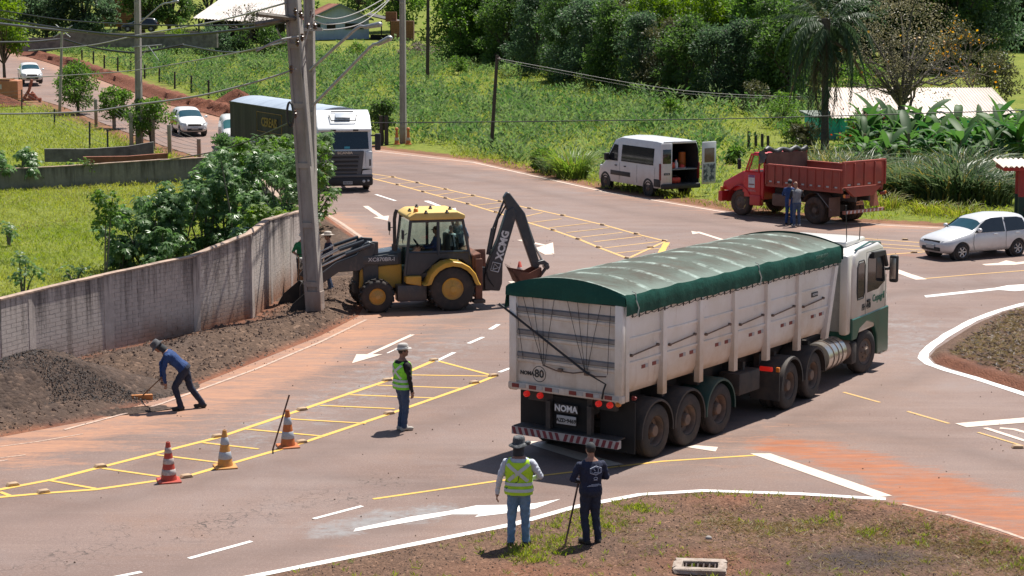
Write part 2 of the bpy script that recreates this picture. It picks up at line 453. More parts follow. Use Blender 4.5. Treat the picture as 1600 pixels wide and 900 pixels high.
road_poly=[(-34,14),(-34,33)]+[(a-0.9,b+0.7)for a,b in DIRT_EDGE[1:4]]+[(a-0.7,b+0.3)for a,b in DIRT_EDGE[4:]]+HILL_L[::-1][1:]+FAR_EDGE+[(46,14)]
# ------------------------------------------------------------------ ground sheet
xs=np.unique(np.concatenate([np.arange(-70,60.01,0.6),np.linspace(-420,-70,36),np.linspace(60,420,36),[-3000,-1200,1200,3000]]))
ys=np.unique(np.concatenate([np.arange(16,135,0.6),np.linspace(135,260,84),np.linspace(260,480,40),[-300,-60,0,700,1200,3000]]))
gx,gy=np.meshgrid(xs,ys);nx,ny=len(xs),len(ys)
gz=T(gx,gy)-0.006
gz=gz+np.where(gy>95,0.10*wob(gx,gy,0.25),0)*sstep((seg_dist(gx,gy,FAR_EDGE)-2)/4)*sstep((seg_dist(gx,gy,HILL_L)-1)/3)*(~inside(gx,gy,road_poly))
gz=np.where(inside(gx,gy,road_poly)&(gy>100),gz-0.04,gz)
idx=np.arange(nx*ny).reshape(ny,nx)
fc=np.stack([idx[:-1,:-1],idx[:-1,1:],idx[1:,1:],idx[1:,:-1]],-1).reshape(-1,4)
dfar=seg_dist(gx,gy,FAR_EDGE);dhl=seg_dist(gx,gy,HILL_L)
soil=np.exp(-(dfar/1.5)**2)*0.95+np.exp(-(dhl/2.2)**2)*0.8
soil+=0.9*np.exp(-(seg_dist(gx,gy,[(-58,225),(-44.5,197),(-34,173),(-24.5,150),(-20.3,142),(-12.5,125)])/2.0)**2)
soil+=0.55*np.exp(-((gx-7)**2/60+(gy-104)**2/50))+0.7*np.exp(-((gx+46)**2+(gy-139)**2)/40)
soil+=0.5*np.exp(-((gx-13)**2/40+(gy-84)**2/10))
soil=np.where((gy<42)|inside(gx,gy,WALL+[(-2,94),(8,50),(0,30)]),1,soil)
me=np_mesh('ground',np.stack([gx,gy,gz],-1).reshape(-1,3),fc,{'soil':soil.ravel()})
tag(link_mesh('ground',me,GROUND,None,180),kind='structure')
# ------------------------------------------------------------------ road
wheel_dust=xy((0,700),(150,668),(300,625),(420,580),(520,535),(590,500))+[(-3.6,60)]+xy((612,430),(585,380),(520,335))
def dust_a(x,y):
    d=seg_dist(x,y,wheel_dust);far=seg_dist(x,y,FAR_EDGE)
    return np.clip(0.9*np.exp(-(d/1.0)**2)+0.5*np.exp(-(d/3.2)**2)*(y<60)+0.62*np.exp(-(far/1.8)**2)+0.5*np.exp(-((x-13)**2/8+(y-75)**2/3))+0.25*np.exp(-((x-4)**2/18+(y-39)**2/16))+0.25*sstep((y-96)/12),0,1)
mud_line=xy((1150,690),(1230,700),(1320,715),(1420,745),(1500,775),(1600,800),(1700,830))
def mud_a(x,y):
    d=seg_dist(x,y,mud_line);near=seg_dist(x,y,NEAR_EDGE[6:])
    return np.clip(1.7*np.exp(-(d/0.75)**2)*sstep((x-4.2)/1.6)+1.0*np.exp(-(near/1.0)**2)*sstep((x-5.8)/1.5)+0.55*np.exp(-seg_dist(x,y,xy((1395,395),(1470,402)))**2/0.5)+0.5*np.exp(-((x+2.55)**2+(y-31.1)**2)/0.05),0,1)
def grey_a(x,y):
    return np.clip(2.2*np.exp(-(seg_dist(x,y,xy((520,827),(570,815),(690,798)))/0.36)**2)+0.5*np.exp(-(seg_dist(x,y,xy((380,690),(560,610),(700,540)))/1.0)**2)+0.45*np.exp(-(seg_dist(x,y,xy((1410,500),(1440,560)))/1.2)**2),0,1)
TRACKS=[xy((-80,800),(200,742),(420,690),(620,640),(800,590)),xy((-80,830),(240,770),(480,715),(700,655),(850,610)),xy((-60,735),(200,678),(420,615),(600,550),(760,490),(840,455)),xy((400,690),(640,700),(900,720),(1150,690),(1400,600),(1640,520)),xy((430,740),(700,760),(1000,755)),xy((1640,740),(1450,690),(1250,660)),xy((620,262),(800,290),(1000,335),(1200,360),(1640,385)),xy((620,250),(800,274),(1000,316),(1200,347)),xy((560,300),(640,330),(760,390),(820,460)),xy((1640,440),(1450,450),(1300,480)),xy((1100,720),(1000,745),(700,800),(500,850),(300,890))]
def track_a(x,y):
    t=0*x
    for p in TRACKS:
        d=seg_dist(x,y,p);t=np.maximum(t,np.exp(-((d-0.0)/0.42)**2))
    return t*0.8
def crack_a(x,y):
    return np.clip(np.exp(-(seg_dist(x,y,xy((40,885),(200,840),(350,815),(500,780),(600,755)))/0.75)**2)*1.2,0,1)
near_poly=[p for p in road_poly]
sheet('road',near_poly,ROAD,0.42,lambda x,y:T(x,y),{'dust':dust_a,'mud':mud_a,'grey':grey_a,'crack':crack_a,'track':track_a})
# ------------------------------------------------------------------ dirt heaped along the wall
def dirt_h(x,y):
    edge=seg_dist(x,y,DIRT_EDGE);w=seg_dist(x,y,WALL)
    h=sstep(edge/0.9)*(0.15+0.10*wob(x,y,1.2)+0.045*wob(x,y,4.2,20)+0.014*wob(x,y,9,40))
    h=h+sstep(edge/0.8)*0.14*np.exp(-((w-2.0)/0.6)**2)
    h=h-0.16*np.exp(-(w/0.5)**2)*sstep((y-45)/2)
    return np.maximum(0.004,h)
dirt_poly=DIRT_EDGE[1:]+[(a+0.0,b)for a,b in WALL[::-1][1:-1]]+[(-19,36)]
sheet('dirt_verge',dirt_poly,SOIL_DARK,0.14,dirt_h,{
    'red':lambda x,y:np.clip(0.75*np.exp(-(seg_dist(x,y,DIRT_EDGE)/0.22)**2)+0.45*np.exp(-(seg_dist(x,y,WALL)/0.6)**2)*(y<57),0,1),
    'dark':lambda x,y:np.clip(0.85*np.exp(-((x+8.9)**2/1.2+(y-48.3)**2/1.0))+0.35*(wob(x,y,0.7)>0.25),0,1)})
def mound(name,label,cx,cy,rx,ry,h,rot,mat,dark=0.9,n=90,rough=0.05,cat='gravel pile',sx=1.0):
    a=np.linspace(0,2*np.pi,n,endpoint=False);r=np.linspace(0,1,26)
    rr,aa=np.meshgrid(r,a,indexing='ij')
    lob=1+0.10*np.sin(3*aa+cx)+0.06*np.sin(5*aa+cy)
    x=rr*np.cos(aa)*rx*lob;y=rr*np.sin(aa)*ry*lob
    c,s=math.cos(rot),math.sin(rot);X,Y=cx+x*c-y*s,cy+x*s+y*c
    z=h*(1-sstep(rr**0.85))*(1+0.16*wob(X,Y,1.3))+rough*wob(X,Y,5,20)*(1-rr**4)+rough*0.5*wob(X,Y,14,40)*(1-rr**4)+rng.normal(0,rough*0.28,X.shape)*(1-rr**4)
    z=np.where(rr>0.99,-0.02,np.maximum(z,0.0))+T(cx,cy)
    i=np.arange(26*n).reshape(26,n);i2=np.roll(i,-1,1)
    f=np.stack([i[:-1],i[1:],i2[1:],i2[:-1]],-1).reshape(-1,4)
    me=np_mesh(name,np.stack([X,Y,z],-1).reshape(-1,3),f,{'dark':np.full(X.size,dark)*np.clip(0.75+0.35*wob(X,Y,2).ravel(),0,1),'red':np.zeros(X.size)})
    o=link_mesh(name,me,mat,None,180)
    return tag(o,label,cat)
mound('gravel_pile','large dark asphalt gravel pile against the wall at lower left',-10.5,42.7,3.9,2.1,1.15,R(42),SOIL_DARK)
mound('gravel_pile','small flat dark gravel heap by the wall behind stooping worker',-8.15,48.6,1.3,0.9,0.26,R(40),SOIL_DARK)
mound('gravel_spill','thin tongue of gravel raked onto the road edge below stooping worker',-8.35,41.7,1.3,0.38,0.09,R(28),SOIL_DARK,rough=0.015)
mound('soil_heap','red soil heap beside the hill road above the black trailer',-20.0,146.0,3.0,1.6,1.2,R(20),make_soil_mat('red_soil',(0.16,0.062,0.04),(0.21,0.085,0.052),(0.10,0.045,0.032)),dark=0.1,cat='soil heap')
mound('soil_heap','red soil heap under the orange container at left edge',-38.0,147.5,2.6,1.4,0.8,0.1,_mats.get('x')or bpy.data.materials['red_soil'],dark=0.05,cat='soil heap')
bank=[(-58,223),(-45.3,195.6),(-34.8,171.5),(-25.4,148.6),(-21.2,140.6),(-17,131)]
rows=[]
for i in range(len(bank)-1):
    (ax,ay),(bx,by)=bank[i],bank[i+1]
    n=26;nx_,ny_=(by-ay),-(bx-ax);L=math.hypot(nx_,ny_);nx_,ny_=-nx_/L,-ny_/L
    for k in range(n):
        t=k/n;x,y=ax+(bx-ax)*t,ay+(by-ay)*t
        q=0.8+0.25*float(wob(x,y,0.8));hh=(0.55+0.18*float(wob(x,y,0.5,10)))*min(1,(len(bank)-1-i-t)/0.35)
        if nx_<0:nx_,ny_=-nx_,-ny_
        rows.append([(x+nx_*d,y+ny_*d,Tz(x,y)+hh*z+0.02)for d,z in((-0.3,0),(0.4*q+random.uniform(-.15,.15),0.25+random.uniform(-.1,.15)),(0.65*q+random.uniform(-.15,.15),0.75+random.uniform(-.2,.2)),(0.95*q,1.0+random.uniform(-.2,.25)),(1.4,0.85+random.uniform(-.2,.2)),(2.2,-0.1))])
mb=MB();mb.grid(rows);o=mb.build('roadside_bank',bpy.data.materials['red_soil'],None,50);tag(o,kind='structure')
# ------------------------------------------------------------------ foreground verge and right island
def isl_h(x,y):
    e=seg_dist(x,y,NEAR_EDGE)
    ridge=0.16*np.exp(-(seg_dist(x,y,xy((1120,800),(1300,806),(1500,850),(1650,900)))/0.42)**2)
    hole=-0.22*np.exp(-((x-2.95)**2+(y-29.85)**2)/0.18)
    return np.maximum(0.006,sstep((e-0.1)/0.7)*(0.075+0.045*wob(x,y,1.6)+0.02*wob(x,y,6,20)+0.012*wob(x,y,15,40)+ridge+0.05*np.exp(-((x-2.1)**2/0.6+(y-30.9)**2/0.25)))+hole*(e>0.5)+0.02*(e>0.4))
near_poly2=[(a,b-0.16)for a,b in NEAR_EDGE]+[(11,24),(-5,24)]
sheet('foreground_verge',near_poly2,SOIL_ISLAND,0.07,isl_h,{
    'red':lambda x,y:np.clip(0.85*np.exp(-((x-3.2)**2/0.9+(y-30.1)**2/0.35))+0.8*np.exp(-(seg_dist(x,y,xy((1150,795),(1400,800),(1600,860)))/0.7)**2)*1.2+0.6*np.exp(-((x-0.6)**2/2+(y-29.6)**2/0.3)),0,1)*np.clip(0.7+0.6*wob(x,y,2.3),0,1),
    'dark':lambda x,y:np.clip(1.3*np.exp(-((x-2.0)**2/0.5+(y-30.9)**2/0.35))+1.2*np.exp(-((x-5.5)**2/1.4+(y-30.3)**2/0.5))+0.5*np.exp(-((x-4.3)**2/0.5+(y-29.6)**2/0.3)),0,1)*np.clip(0.75+0.5*wob(x,y,3,10),0,1)})
ISL=xy((1640,474),(1560,493),(1520,509),(1490,528),(1462,546),(1453,557),(1462,568),(1520,587),(1600,612),(1680,640))+[(20,44),(20,57)]
def isl2_h(x,y):
    e=seg_dist(x,y,ISL[:10])
    return np.maximum(0.006,sstep(e/0.25)*0.13+sstep((e-0.2)/1.5)*0.12+sstep(e/0.3)*(0.05*wob(x,y,1.5)+0.02*wob(x,y,6,20)+0.012*wob(x,y,15,40)))
sheet('roundabout_island',ISL,SOIL_ISLAND,0.1,isl2_h,{
    'red':lambda x,y:np.clip(0.9*np.exp(-(seg_dist(x,y,ISL[6:10])/0.55)**2),0,1),
    'dark':lambda x,y:np.clip(0.6*np.clip(wob(x,y,1.1),0,1)+0.3,0,1)})
# ------------------------------------------------------------------ painted markings
def paint(name,col,wear,wcol=(0.26,0.18,0.155),wscale=5):
    m,nt,bs=new_mat(name);vec=coords(nt,'Object')
    f=remap(nt,noise(nt,vec,wscale,7,0.8),wear,wear+0.16)
    c=ramp_mix(nt,remap(nt,noise(nt,vec,1.2,5,0.7),0.3,0.75,0,0.5),col,tuple(0.6*a+0.4*b for a,b in zip(col,wcol)))
    nt.links.new(ramp_mix(nt,f,c,wcol),bs.inputs['Base Color']);bs.inputs['Roughness'].default_value=0.7
    return m
P_WHITE=paint('white_road_paint',(0.76,0.74,0.71),0.62,wscale=8)
P_WORN=paint('dusty_white_paint',(0.52,0.37,0.28),0.45,wscale=7)
P_CREAM=paint('cream_road_paint',(0.66,0.54,0.45),0.54,wscale=8)
P_YEL=paint('yellow_road_paint',(0.66,0.40,0.07),0.58,wscale=9)
P_YELW=paint('worn_yellow_paint',(0.58,0.35,0.11),0.53,wscale=8)
_mark_n=[0]
def ribbon(pts,w,mat,name='lane_line',taper=None):
    """pts on the ground (x,y), width w"""
    _mark_n[0]+=1;z=0.005+0.0004*(_mark_n[0]%12)
    P=[Vector((a,b))for a,b in pts];Q=[]
    for a,b in zip(P,P[1:]):
        n=max(1,int((b-a).length/0.6));Q+=[a+(b-a)*k/n for k in range(n)]
    Q.append(P[-1]);L,Rr=[],[]
    for i,p in enumerate(Q):
        d=(Q[min(i+1,len(Q)-1)]-Q[max(i-1,0)]).normalized();nrm=Vector((-d.y,d.x))
        ww=w/2*(1+0.08*math.sin(i*2.3));L.append((*(p+nrm*ww),z));Rr.append((*(p-nrm*ww),z))
    mb=MB();mb.grid([L,Rr]);o=mb.build(name,mat,None,None)
    for p in o.data.polygons:
        if p.normal.z<0:o.data.flip_normals();break
    return tag(o,kind='structure')
def pline(pix,w,mat,name='lane_line'):return ribbon(xy(*pix),w,mat,name)
def ppoly(pix,mat,name='painted_arrow'):
    _mark_n[0]+=1;z=0.005+0.0004*(_mark_n[0]%12)
    mb=MB();mb.quad([(*p,z)for p in xy(*pix)]);bmesh.ops.triangulate(mb.bm,faces=mb.bm.faces)
    o=mb.build(name,mat,None,None)
    if o.data.polygons[0].normal.z<0:o.data.flip_normals()
    return tag(o,kind='structure')
up1=[(-60,778),(0,765),(80,750),(158,730),(340,684),(475,639),(605,595),(680,563)]
lo1=[(-60,782),(0,777),(68,771),(150,765),(290,745),(470,693),(605,648),(740,601),(773,588)]
pline(up1,0.13,P_YEL,'hatch_line');pline(lo1,0.12,P_YEL,'hatch_line');pline([(680,563),(773,588)],0.1,P_YEL,'hatch_line')
for a,b in(((0,769),(16,775)),((77,751),(150,764)),((160,732),(250,745)),((245,711),(342,723)),((317,692),(404,702)),((385,671),(505,682)),((452,655),(572,662)),((500,634),(617,639)),((547,617),(677,622)),((590,602),(725,607)),((635,586),(767,588))):
    pline((a,b),0.085,P_YEL,'hatch_bar')
up2=[(560,268),(577,271),(615,277),(697,296),(782,315),(815,323),(880,337),(945,352),(995,366),(1040,377)]
lo2=[(560,275),(577,278),(622,289),(662,300),(732,319),(775,332),(832,350),(865,360),(905,374),(936,387),(981,404)]
pline(up2,0.13,P_YELW,'hatch_line');pline(lo2,0.14,P_YELW,'hatch_line');pline([(981,404),(1040,377)],0.12,P_YELW,'hatch_line')
pline([(1042,379),(1031,398)],0.22,P_YEL,'hatch_line');pline([(981,404),(1010,403)],0.1,P_YELW,'hatch_line')
q7=lambda x,y:(x/4+800,y/4+225)
q6=lambda x,y:(x/4+400,y/4+225)
for a,b in((q7(60,458),q7(190,430)),(q7(120,492),q7(310,468)),(q7(230,525),q7(490,495)),(q7(340,555),q7(610,525)),(q7(430,583),q7(690,553)),(q7(510,612),q7(810,577)),(q7(580,650),q7(920,610)),(q7(645,683),q7(930,652)),
             (q6(760,222),q6(850,208)),(q6(880,250),q6(1000,238)),(q6(960,275),q6(1080,262)),(q6(1030,297),q6(1180,285)),(q6(1110,322),q6(1240,303)),(q6(1220,347),q6(1370,325)),(q6(1350,387),q6(1530,366)),(q6(1430,410),q6(1640,382))):
    pline((a,b),0.1,P_YELW,'hatch_bar')
for a,b in(((1340,372),(1450,380)),((1340,379),(1450,386)),((1340,384),(1454,392)),((1340,401),(1456,393)),((1456,393),(1470,396))):
    pline((a,b),0.13,P_YELW,'hatch_bar')
pline([(585,236),(740,254),(950,301),(1140,333),(1300,348),(1480,357),(1600,364)],0.12,P_CREAM,'edge_line')
pline([(300,919),(390,902),(800,820),(900,792),(1000,773),(1100,767),(1250,772),(1384,780)],0.17,P_WHITE,'edge_line')
pline([(1410,788),(1465,801)],0.08,P_WORN,'edge_line');pline([(1478,804),(1560,828),(1640,856)],0.09,P_WORN,'edge_line')
pline([(1680,463),(1600,475),(1560,486),(1520,501),(1480,523),(1455,541),(1444,552),(1442,560),(1452,569),(1480,579),(1520,590),(1600,616),(1680,644)],0.24,P_WHITE,'edge_line')
pline([(496,326),(535,350),(572,376)],0.16,P_WORN,'edge_line');pline([(572,500),(500,535),(400,577),(250,632),(100,672)],0.09,P_WORN,'edge_line')
pline([(0,698),(60,690),(130,678)],0.05,P_WORN,'edge_line');pline([(-10,722),(12,719)],0.07,P_WORN,'lane_dash');pline([(0,716),(40,711)],0.05,P_WORN,'lane_dash')
for a,b,w in(((295,873),(393,846),0.1),((490,811),(566,791),0.09),((150,908),(221,894),0.1),((779,507),(766,515),0.12),((755,527),(732,537),0.11),((710,551),(681,565),0.11),((799,575),(780,582),0.1),((587,304),(618,314),0.14),((645,326),(662,333),0.14),((620,545),(605,552),0.04)):
    pline((a,b),w,P_WHITE,'lane_dash')
pline([(583,780),(680,766),(775,752),(900,737),(1035,721),(1190,711)],0.085,P_YEL,'centre_line')
pline([(1318,613),(1375,629)],0.08,P_YELW,'lane_dash');pline([(1418,643),(1483,662)],0.08,P_YELW,'lane_dash')
pline([(1440,436),(1520,429),(1600,423),(1660,418)],0.1,P_YELW,'centre_line')
pline([(1390,420),(1440,437)],0.38,P_CREAM,'stop_line')
ppoly([(1172,709),(1204,709),(1394,775),(1368,778)],P_CREAM,'stop_line')
ppoly([(1072,699),(1086,696),(1122,699),(1118,706)],P_CREAM,'stop_line')
ppoly([(812,690),(842,690),(975,726),(940,730)],P_CREAM,'stop_line')
ppoly([(1492,662),(1600,653),(1650,649),(1650,658),(1600,661),(1510,668)],P_CREAM,'stop_line')
pline([(1528,676),(1598,697)],0.07,P_YELW,'lane_dash')
pline([(1539,669),(1610,692)],0.13,P_CREAM,'painted_letter');pline([(1562,669),(1585,671),(1610,678)],0.13,P_CREAM,'painted_letter')
def arrow(tail,head,w,mat):
    """painted arrow: shaft from tail to the head's base, head given by three photo points"""
    t,base=xy(tail)[0],None
    h=xy(*head);base=((h[0][0]+h[1][0])/2,(h[0][1]+h[1][1])/2)
    ribbon([t,base],w,mat,'painted_arrow');ppoly(head,mat)
arrow((571,322),[(583,340),(608,337),(606,345)],0.22,P_CREAM)
arrow((666,314),[(686,329),(712,325),(714,333)],0.22,P_WHITE)
arrow((812,375),[(836,388),(864,379),(866,397)],0.25,P_CREAM)
pline([(843,389),(858,398)],0.3,P_CREAM,'painted_arrow');pline([(800,440),(812,446)],0.25,P_CREAM,'painted_arrow')
arrow((645,523),[(557,554),(598,554),(550,568)],0.13,P_CREAM)
arrow((1135,377),[(1098,364),(1080,361),(1082,366)],0.2,P_CREAM)
ppoly([(552,831),(556,826),(640,808),(700,799),(745,790),(800,789),(835,787),(876,780),(836,795),(802,801),(742,808),(748,804),(706,804),(640,816)],P_WHITE)
ppoly([(1444,462),(1555,450),(1575,446),(1610,444),(1610,453),(1585,455),(1560,453),(1447,465)],P_WHITE)
ppoly([(1534,413),(1560,411),(1572,407),(1588,410),(1625,406),(1625,409),(1585,414),(1540,415)],P_CREAM)
STUD=M('stud_body',(0.36,0.24,0.15),0.7,col2=(0.46,0.33,0.2),scale=9,bmp=0.2)
sm=MB();sm.prism([(-0.12,0),(0.12,0),(0.085,0.055),(-0.085,0.055)],-0.065,0.065,'y',0.008);stud0=None
def stud(px,py,ang,label,group):
    global stud0
    p=G(px,py)
    if stud0 is None:o=stud0=sm.build('road_stud',STUD,None,30)
    else:o=stud0.copy();COL.objects.link(o)
    o.location=(p.x,p.y,0.005);o.rotation_euler=(0,0,ang);tag(o,label,'road stud',group)
ORD=['first','second','third','fourth','fifth','sixth','seventh','eighth','ninth','tenth']
def studs(pts,ang,where):
    for k,(px,py)in enumerate(pts):stud(px,py,R(ang),f'{ORD[k]} stud from the left on the {where} hatching',f'studs on the {where} hatching')
studs(((20,759),(157,730),(340,683),(472,641),(605,595),(678,564)),35,'upper line of the near yellow')
studs(((68,770),(291,746),(471,692),(608,647),(741,599),(771,588)),35,'lower line of the near yellow')
studs(((615,277),(653,286),(697,296),(740,306),(782,315),(828,326),(880,337),(942,352),(995,366),(1039,377)),-40,'upper line of the far yellow')
studs(((622,289),(662,300),(697,310),(732,319),(776,332),(865,360),(904,374),(936,387),(981,404)),-40,'lower line of the far yellow')
stud(1016,387,R(20),'raised stud on the short slanting end of the far hatching',None)
stud(1414,375,R(0),'raised stud on the top hatch line left of the silver car',None)
stud(1428,395,R(0),'raised stud on the lowest hatch line left of the silver car',None)
stud(1590,700,R(0),'yellow raised stud at the lower right frame edge beside the stop line',None)
# ------------------------------------------------------------------ block wall along the verge
def wall_mat(name,light,dark,red=True,zred=0.75,mould=0.5):
    m,nt,bs=new_mat(name)
    vec=coords(nt,'Object')
    c=ramp_mix(nt,remap(nt,noise(nt,vec,5,6,0.8),0.35,0.7),light,tuple(k*0.74 for k in light))
    vs=coords(nt,'Object',(1.6,1.6,0.10))
    z=nt.nodes.new('ShaderNodeSeparateXYZ');tc=nt.nodes.new('ShaderNodeTexCoord');nt.links.new(tc.outputs['Object'],z.inputs[0])
    hz=attr(nt,'hgt').outputs['Fac']
    st=noise(nt,vs,2.2,5,0.75)
    f=math_n(nt,'ADD',st,math_n(nt,'MULTIPLY',hz,0.30))
    c=ramp_mix(nt,math_n(nt,'MULTIPLY',remap(nt,f,0.68,0.9),0.9),c,dark)
    shadow_bands=noise(nt,coords(nt,'Object',(0.6,0.6,0.06)),2.0,4,0.6)
    c=ramp_mix(nt,math_n(nt,'MULTIPLY',remap(nt,shadow_bands,0.6,0.68),0.6),c,tuple(k*1.3 for k in dark))  # broad upright bands: pole shadows put into the wall colour
    lowm=math_n(nt,'MULTIPLY',remap(nt,hz,0.10,0.34,1,0),remap(nt,noise(nt,vec,0.9,5,0.7),0.42,0.6))
    c=ramp_mix(nt,math_n(nt,'MULTIPLY',lowm,mould),c,(0.055,0.055,0.035))
    if red:
        g=math_n(nt,'ADD',hz,math_n(nt,'MULTIPLY',noise(nt,coords(nt,'Object',(1,1,0.3)),1.5,6,0.75),0.5))
        c=ramp_mix(nt,math_n(nt,'MULTIPLY',remap(nt,g,0.28,0.62,0.85,0),attr(nt,'red').outputs['Fac']),c,(0.3,0.135,0.07))
    nt.links.new(c,bs.inputs['Base Color']);bs.inputs['Roughness'].default_value=0.92;bs.inputs['Specular IOR Level'].default_value=0.2
    bump(nt,bs,noise(nt,vec,30,4,0.8),0.5,0.015)
    return m
WALLM=wall_mat('whitewashed_blockwork',(0.57,0.50,0.455),(0.09,0.075,0.07))
WALL2M=wall_mat('grey_concrete',(0.26,0.245,0.225),(0.075,0.07,0.062),red=False)
COPE=M('wall_coping_mortar',(0.42,0.3,0.23),0.9,col2=(0.2,0.15,0.12),scale=3,bmp=0.4,bscale=25)
def pack(name,boxes,hg,mats,parent,red=None):
    """many boxes given by 8 corners each -> one mesh with height attribute"""
    V=np.array(boxes,float).reshape(-1,3)
    q=np.array([[0,3,2,1],[4,5,6,7],[0,1,5,4],[1,2,6,5],[2,3,7,6],[3,0,4,7]])
    F=(np.arange(len(boxes))[:,None,None]*8+q[None]).reshape(-1,4)
    at={'hgt':np.array(hg,float).ravel()}
    at['red']=np.repeat(red,8)if red is not None else np.zeros(len(V))
    return link_mesh(name,np_mesh(name,V,F,at),mats,parent)
def wall_run(root,pts,tops,mat,z0,th,side,pil_at=(),bl=(0.40,0.105),gap=0.0065,pil_w=0.3):
    """blocks laid in courses on both sides of a core, pilasters and coping"""
    boxes,hg,red=[],[],[]
    cores,ch=[],[]
    h_,l_=bl[1],bl[0]
    for i in range(len(pts)-1):
        a,b=Vector(pts[i]),Vector(pts[i+1]);L=(b-a).length;d=(b-a)/L;n=Vector((d.y,-d.x))*side
        za,zb=tops[i]+0.0,tops[i+1]
        def bx(s0,s1,zl,zr,o0,o1,zlow):
            out=[]
            for(zz0,zz1)in((zlow,zlow),(zl,zr)):
                p=[(s0,o0,zz0),(s1,o0,zz1),(s1,o1,zz1),(s0,o1,zz0)]
                out+=[(a.x+d.x*s+n.x*o,a.y+d.y*s+n.y*o,z)for s,o,z in p]
            return out
        cores.append(bx(0,L,za,zb,-th/2+0.006,th/2-0.009,z0));ch.append([0,0,0,0,1,1,1,1])
        nc=int((max(za,zb)-z0)/h_)+1
        for k in range(nc):
            s=-l_*(0.5 if k%2 else 0.0)
            while s<L:
                s0,s1=max(0.004,s+gap),min(L-0.004,s+l_-gap)
                if s1-s0>0.05:
                    zl,zr=za+(zb-za)*s0/L,za+(zb-za)*s1/L
                    lo=z0+k*h_;hi=min(lo+h_-2*gap,min(zl,zr)-0.002)
                    if hi-lo>0.02:
                        o=random.uniform(-0.0006,0.0008)
                        boxes.append(bx(s0,s1,hi,hi,th/2-0.012,th/2+o,lo))
                        H=(za+zb)/2-0;t0,t1=max(0,lo)/H,max(0,hi)/H;hg.append([t0]*4+[t1]*4)
                        red.append(float(np.clip((a.y+d.y*s0-46.5)/6,0.05,1)))
                s+=l_
    pack('wall_core',cores,ch,mat,root,[0.6]*len(cores))
    o=pack('concrete_blocks',boxes,hg,mat,root,red);o['kind']='stuff'
    for i in range(len(pts)-1):
        a,b=Vector(pts[i]),Vector(pts[i+1]);d=(b-a).normalized();n=Vector((d.y,-d.x))
        mb=MB();w=th/2+0.025
        rows=[]
        for t in np.linspace(0,1,max(2,int((b-a).length/0.5)+1)):
            p=a+(b-a)*t;z=tops[i]+(tops[i+1]-tops[i])*t+random.uniform(-0.006,0.006)
            rows.append([(p.x+n.x*q,p.y+n.y*q,z+e)for q,e in((-w,-0.0),(-w,0.04),(0,0.055),(w,0.04),(w,0.0))])
        mb.grid(rows,closed=True);mb.build('coping',COPE,root,None)
    for(i,t)in pil_at:
        a,b=Vector(pts[i]),Vector(pts[i+1]);d=(b-a).normalized();n=Vector((d.y,-d.x))*side
        p=a+(b-a)*t;z1=tops[i]+(tops[i+1]-tops[i])*t-0.01
        bx_=[]
        for z in(z0,z1):
            bx_+=[(p.x+d.x*u+n.x*v,p.y+d.y*u+n.y*v,z)for u,v in((-pil_w/2,0),(pil_w/2,0),(pil_w/2,th/2+0.009),(-pil_w/2,th/2+0.009))]
        pack('pilaster',[bx_],[[0,0,0,0,1,1,1,1]],mat,root,[0.4])
root=thing('block_wall','tall stained whitewashed block wall curving along the dirt verge','wall')
wall_run(root,WALL,WALL_TOP,WALLM,-0.15,0.16,1,[(2,0.98),(4,0.06),(5,0.05),(6,0.0),(7,0.1),(8,0.2)])
W2=[(-40,84),(-26,88.5),(-20,90.6),(-16.5,92.2),(-12.7,94.0)]
root=thing('boundary_wall','lower grey concrete wall with dark streaks behind the lawn','wall')
wall_run(root,W2,[0.75,0.85,1.0,1.12,1.15],WALL2M,-0.15,0.16,1,[(1,0.5),(2,0.6),(3,0.5)],(0.42,0.2),0.0025)
# ------------------------------------------------------------------ poles
CONC=M('pole_concrete',(0.36,0.33,0.30),0.9,col2=(0.26,0.235,0.21),scale=3,bmp=0.4,bscale=40,dirt=(0.33,0.15,0.08),dirt_h=(0.0,1.3),dirt_amt=0.8,stretch=(1,1,0.3))
WOOD=M('old_pole_wood',(0.075,0.055,0.045),0.9,col2=(0.045,0.035,0.03),scale=6,bmp=0.4,stretch=(1,1,0.1))
GALV=M('galvanised_steel',(0.42,0.43,0.44),0.45,0.7,col2=(0.3,0.31,0.32),scale=8)
CABLE=M('black_cable',(0.03,0.03,0.032),0.5)
CABLEG=M('weathered_cable',(0.32,0.31,0.30),0.6)
PORC=M('brown_porcelain',(0.10,0.06,0.045),0.3)
TIMBER=M('crossarm_timber',(0.17,0.15,0.13),0.9,col2=(0.1,0.09,0.08),scale=5)
def concrete_pole(label,base,top_shift,h,w,d,rz,step=1.7,wt=None):
    """double T concrete pole: flanges left and right, web set back, solid at the collars"""
    r=thing('utility_pole',label,'utility pole',base,rz)
    wt=wt or w*0.8
    def at(z):t=z/h;return Vector((top_shift[0]*t,top_shift[1]*t,z)),(w+(wt-w)*t),d*(1-0.2*t)
    mb=MB();rows=[]
    for z in np.linspace(-0.2,h,9):
        c,ww,dd=at(z);a,b=ww/2,dd/2;e=ww*0.17;g=dd*0.16
        prof=[(-a,-b),(-a+e,-b),(-a+e,-b+g),(a-e,-b+g),(a-e,-b),(a,-b),(a,b),(a-e,b),(a-e,b-g),(-a+e,b-g),(-a+e,b),(-a,b)]
        rows.append([(c.x+x,c.y+y,z)for x,y in prof])
    mb.grid(rows,closed=True);mb.bm.faces.new([mb.bm.verts.new(p)for p in rows[-1]])
    mb.build('shaft',CONC,r,None)
    mb=MB();z=1.0
    while z<h-0.3:
        c,ww,dd=at(z);mb.box((c.x,c.y,z),(ww-0.01,dd-0.012,0.14));z+=step
    c,ww,dd=at(0.4);mb.box((c.x,c.y,0.3),(ww-0.01,dd-0.012,1.0))
    mb.build('collars',CONC,r,None)['kind']='stuff'
    return r,at
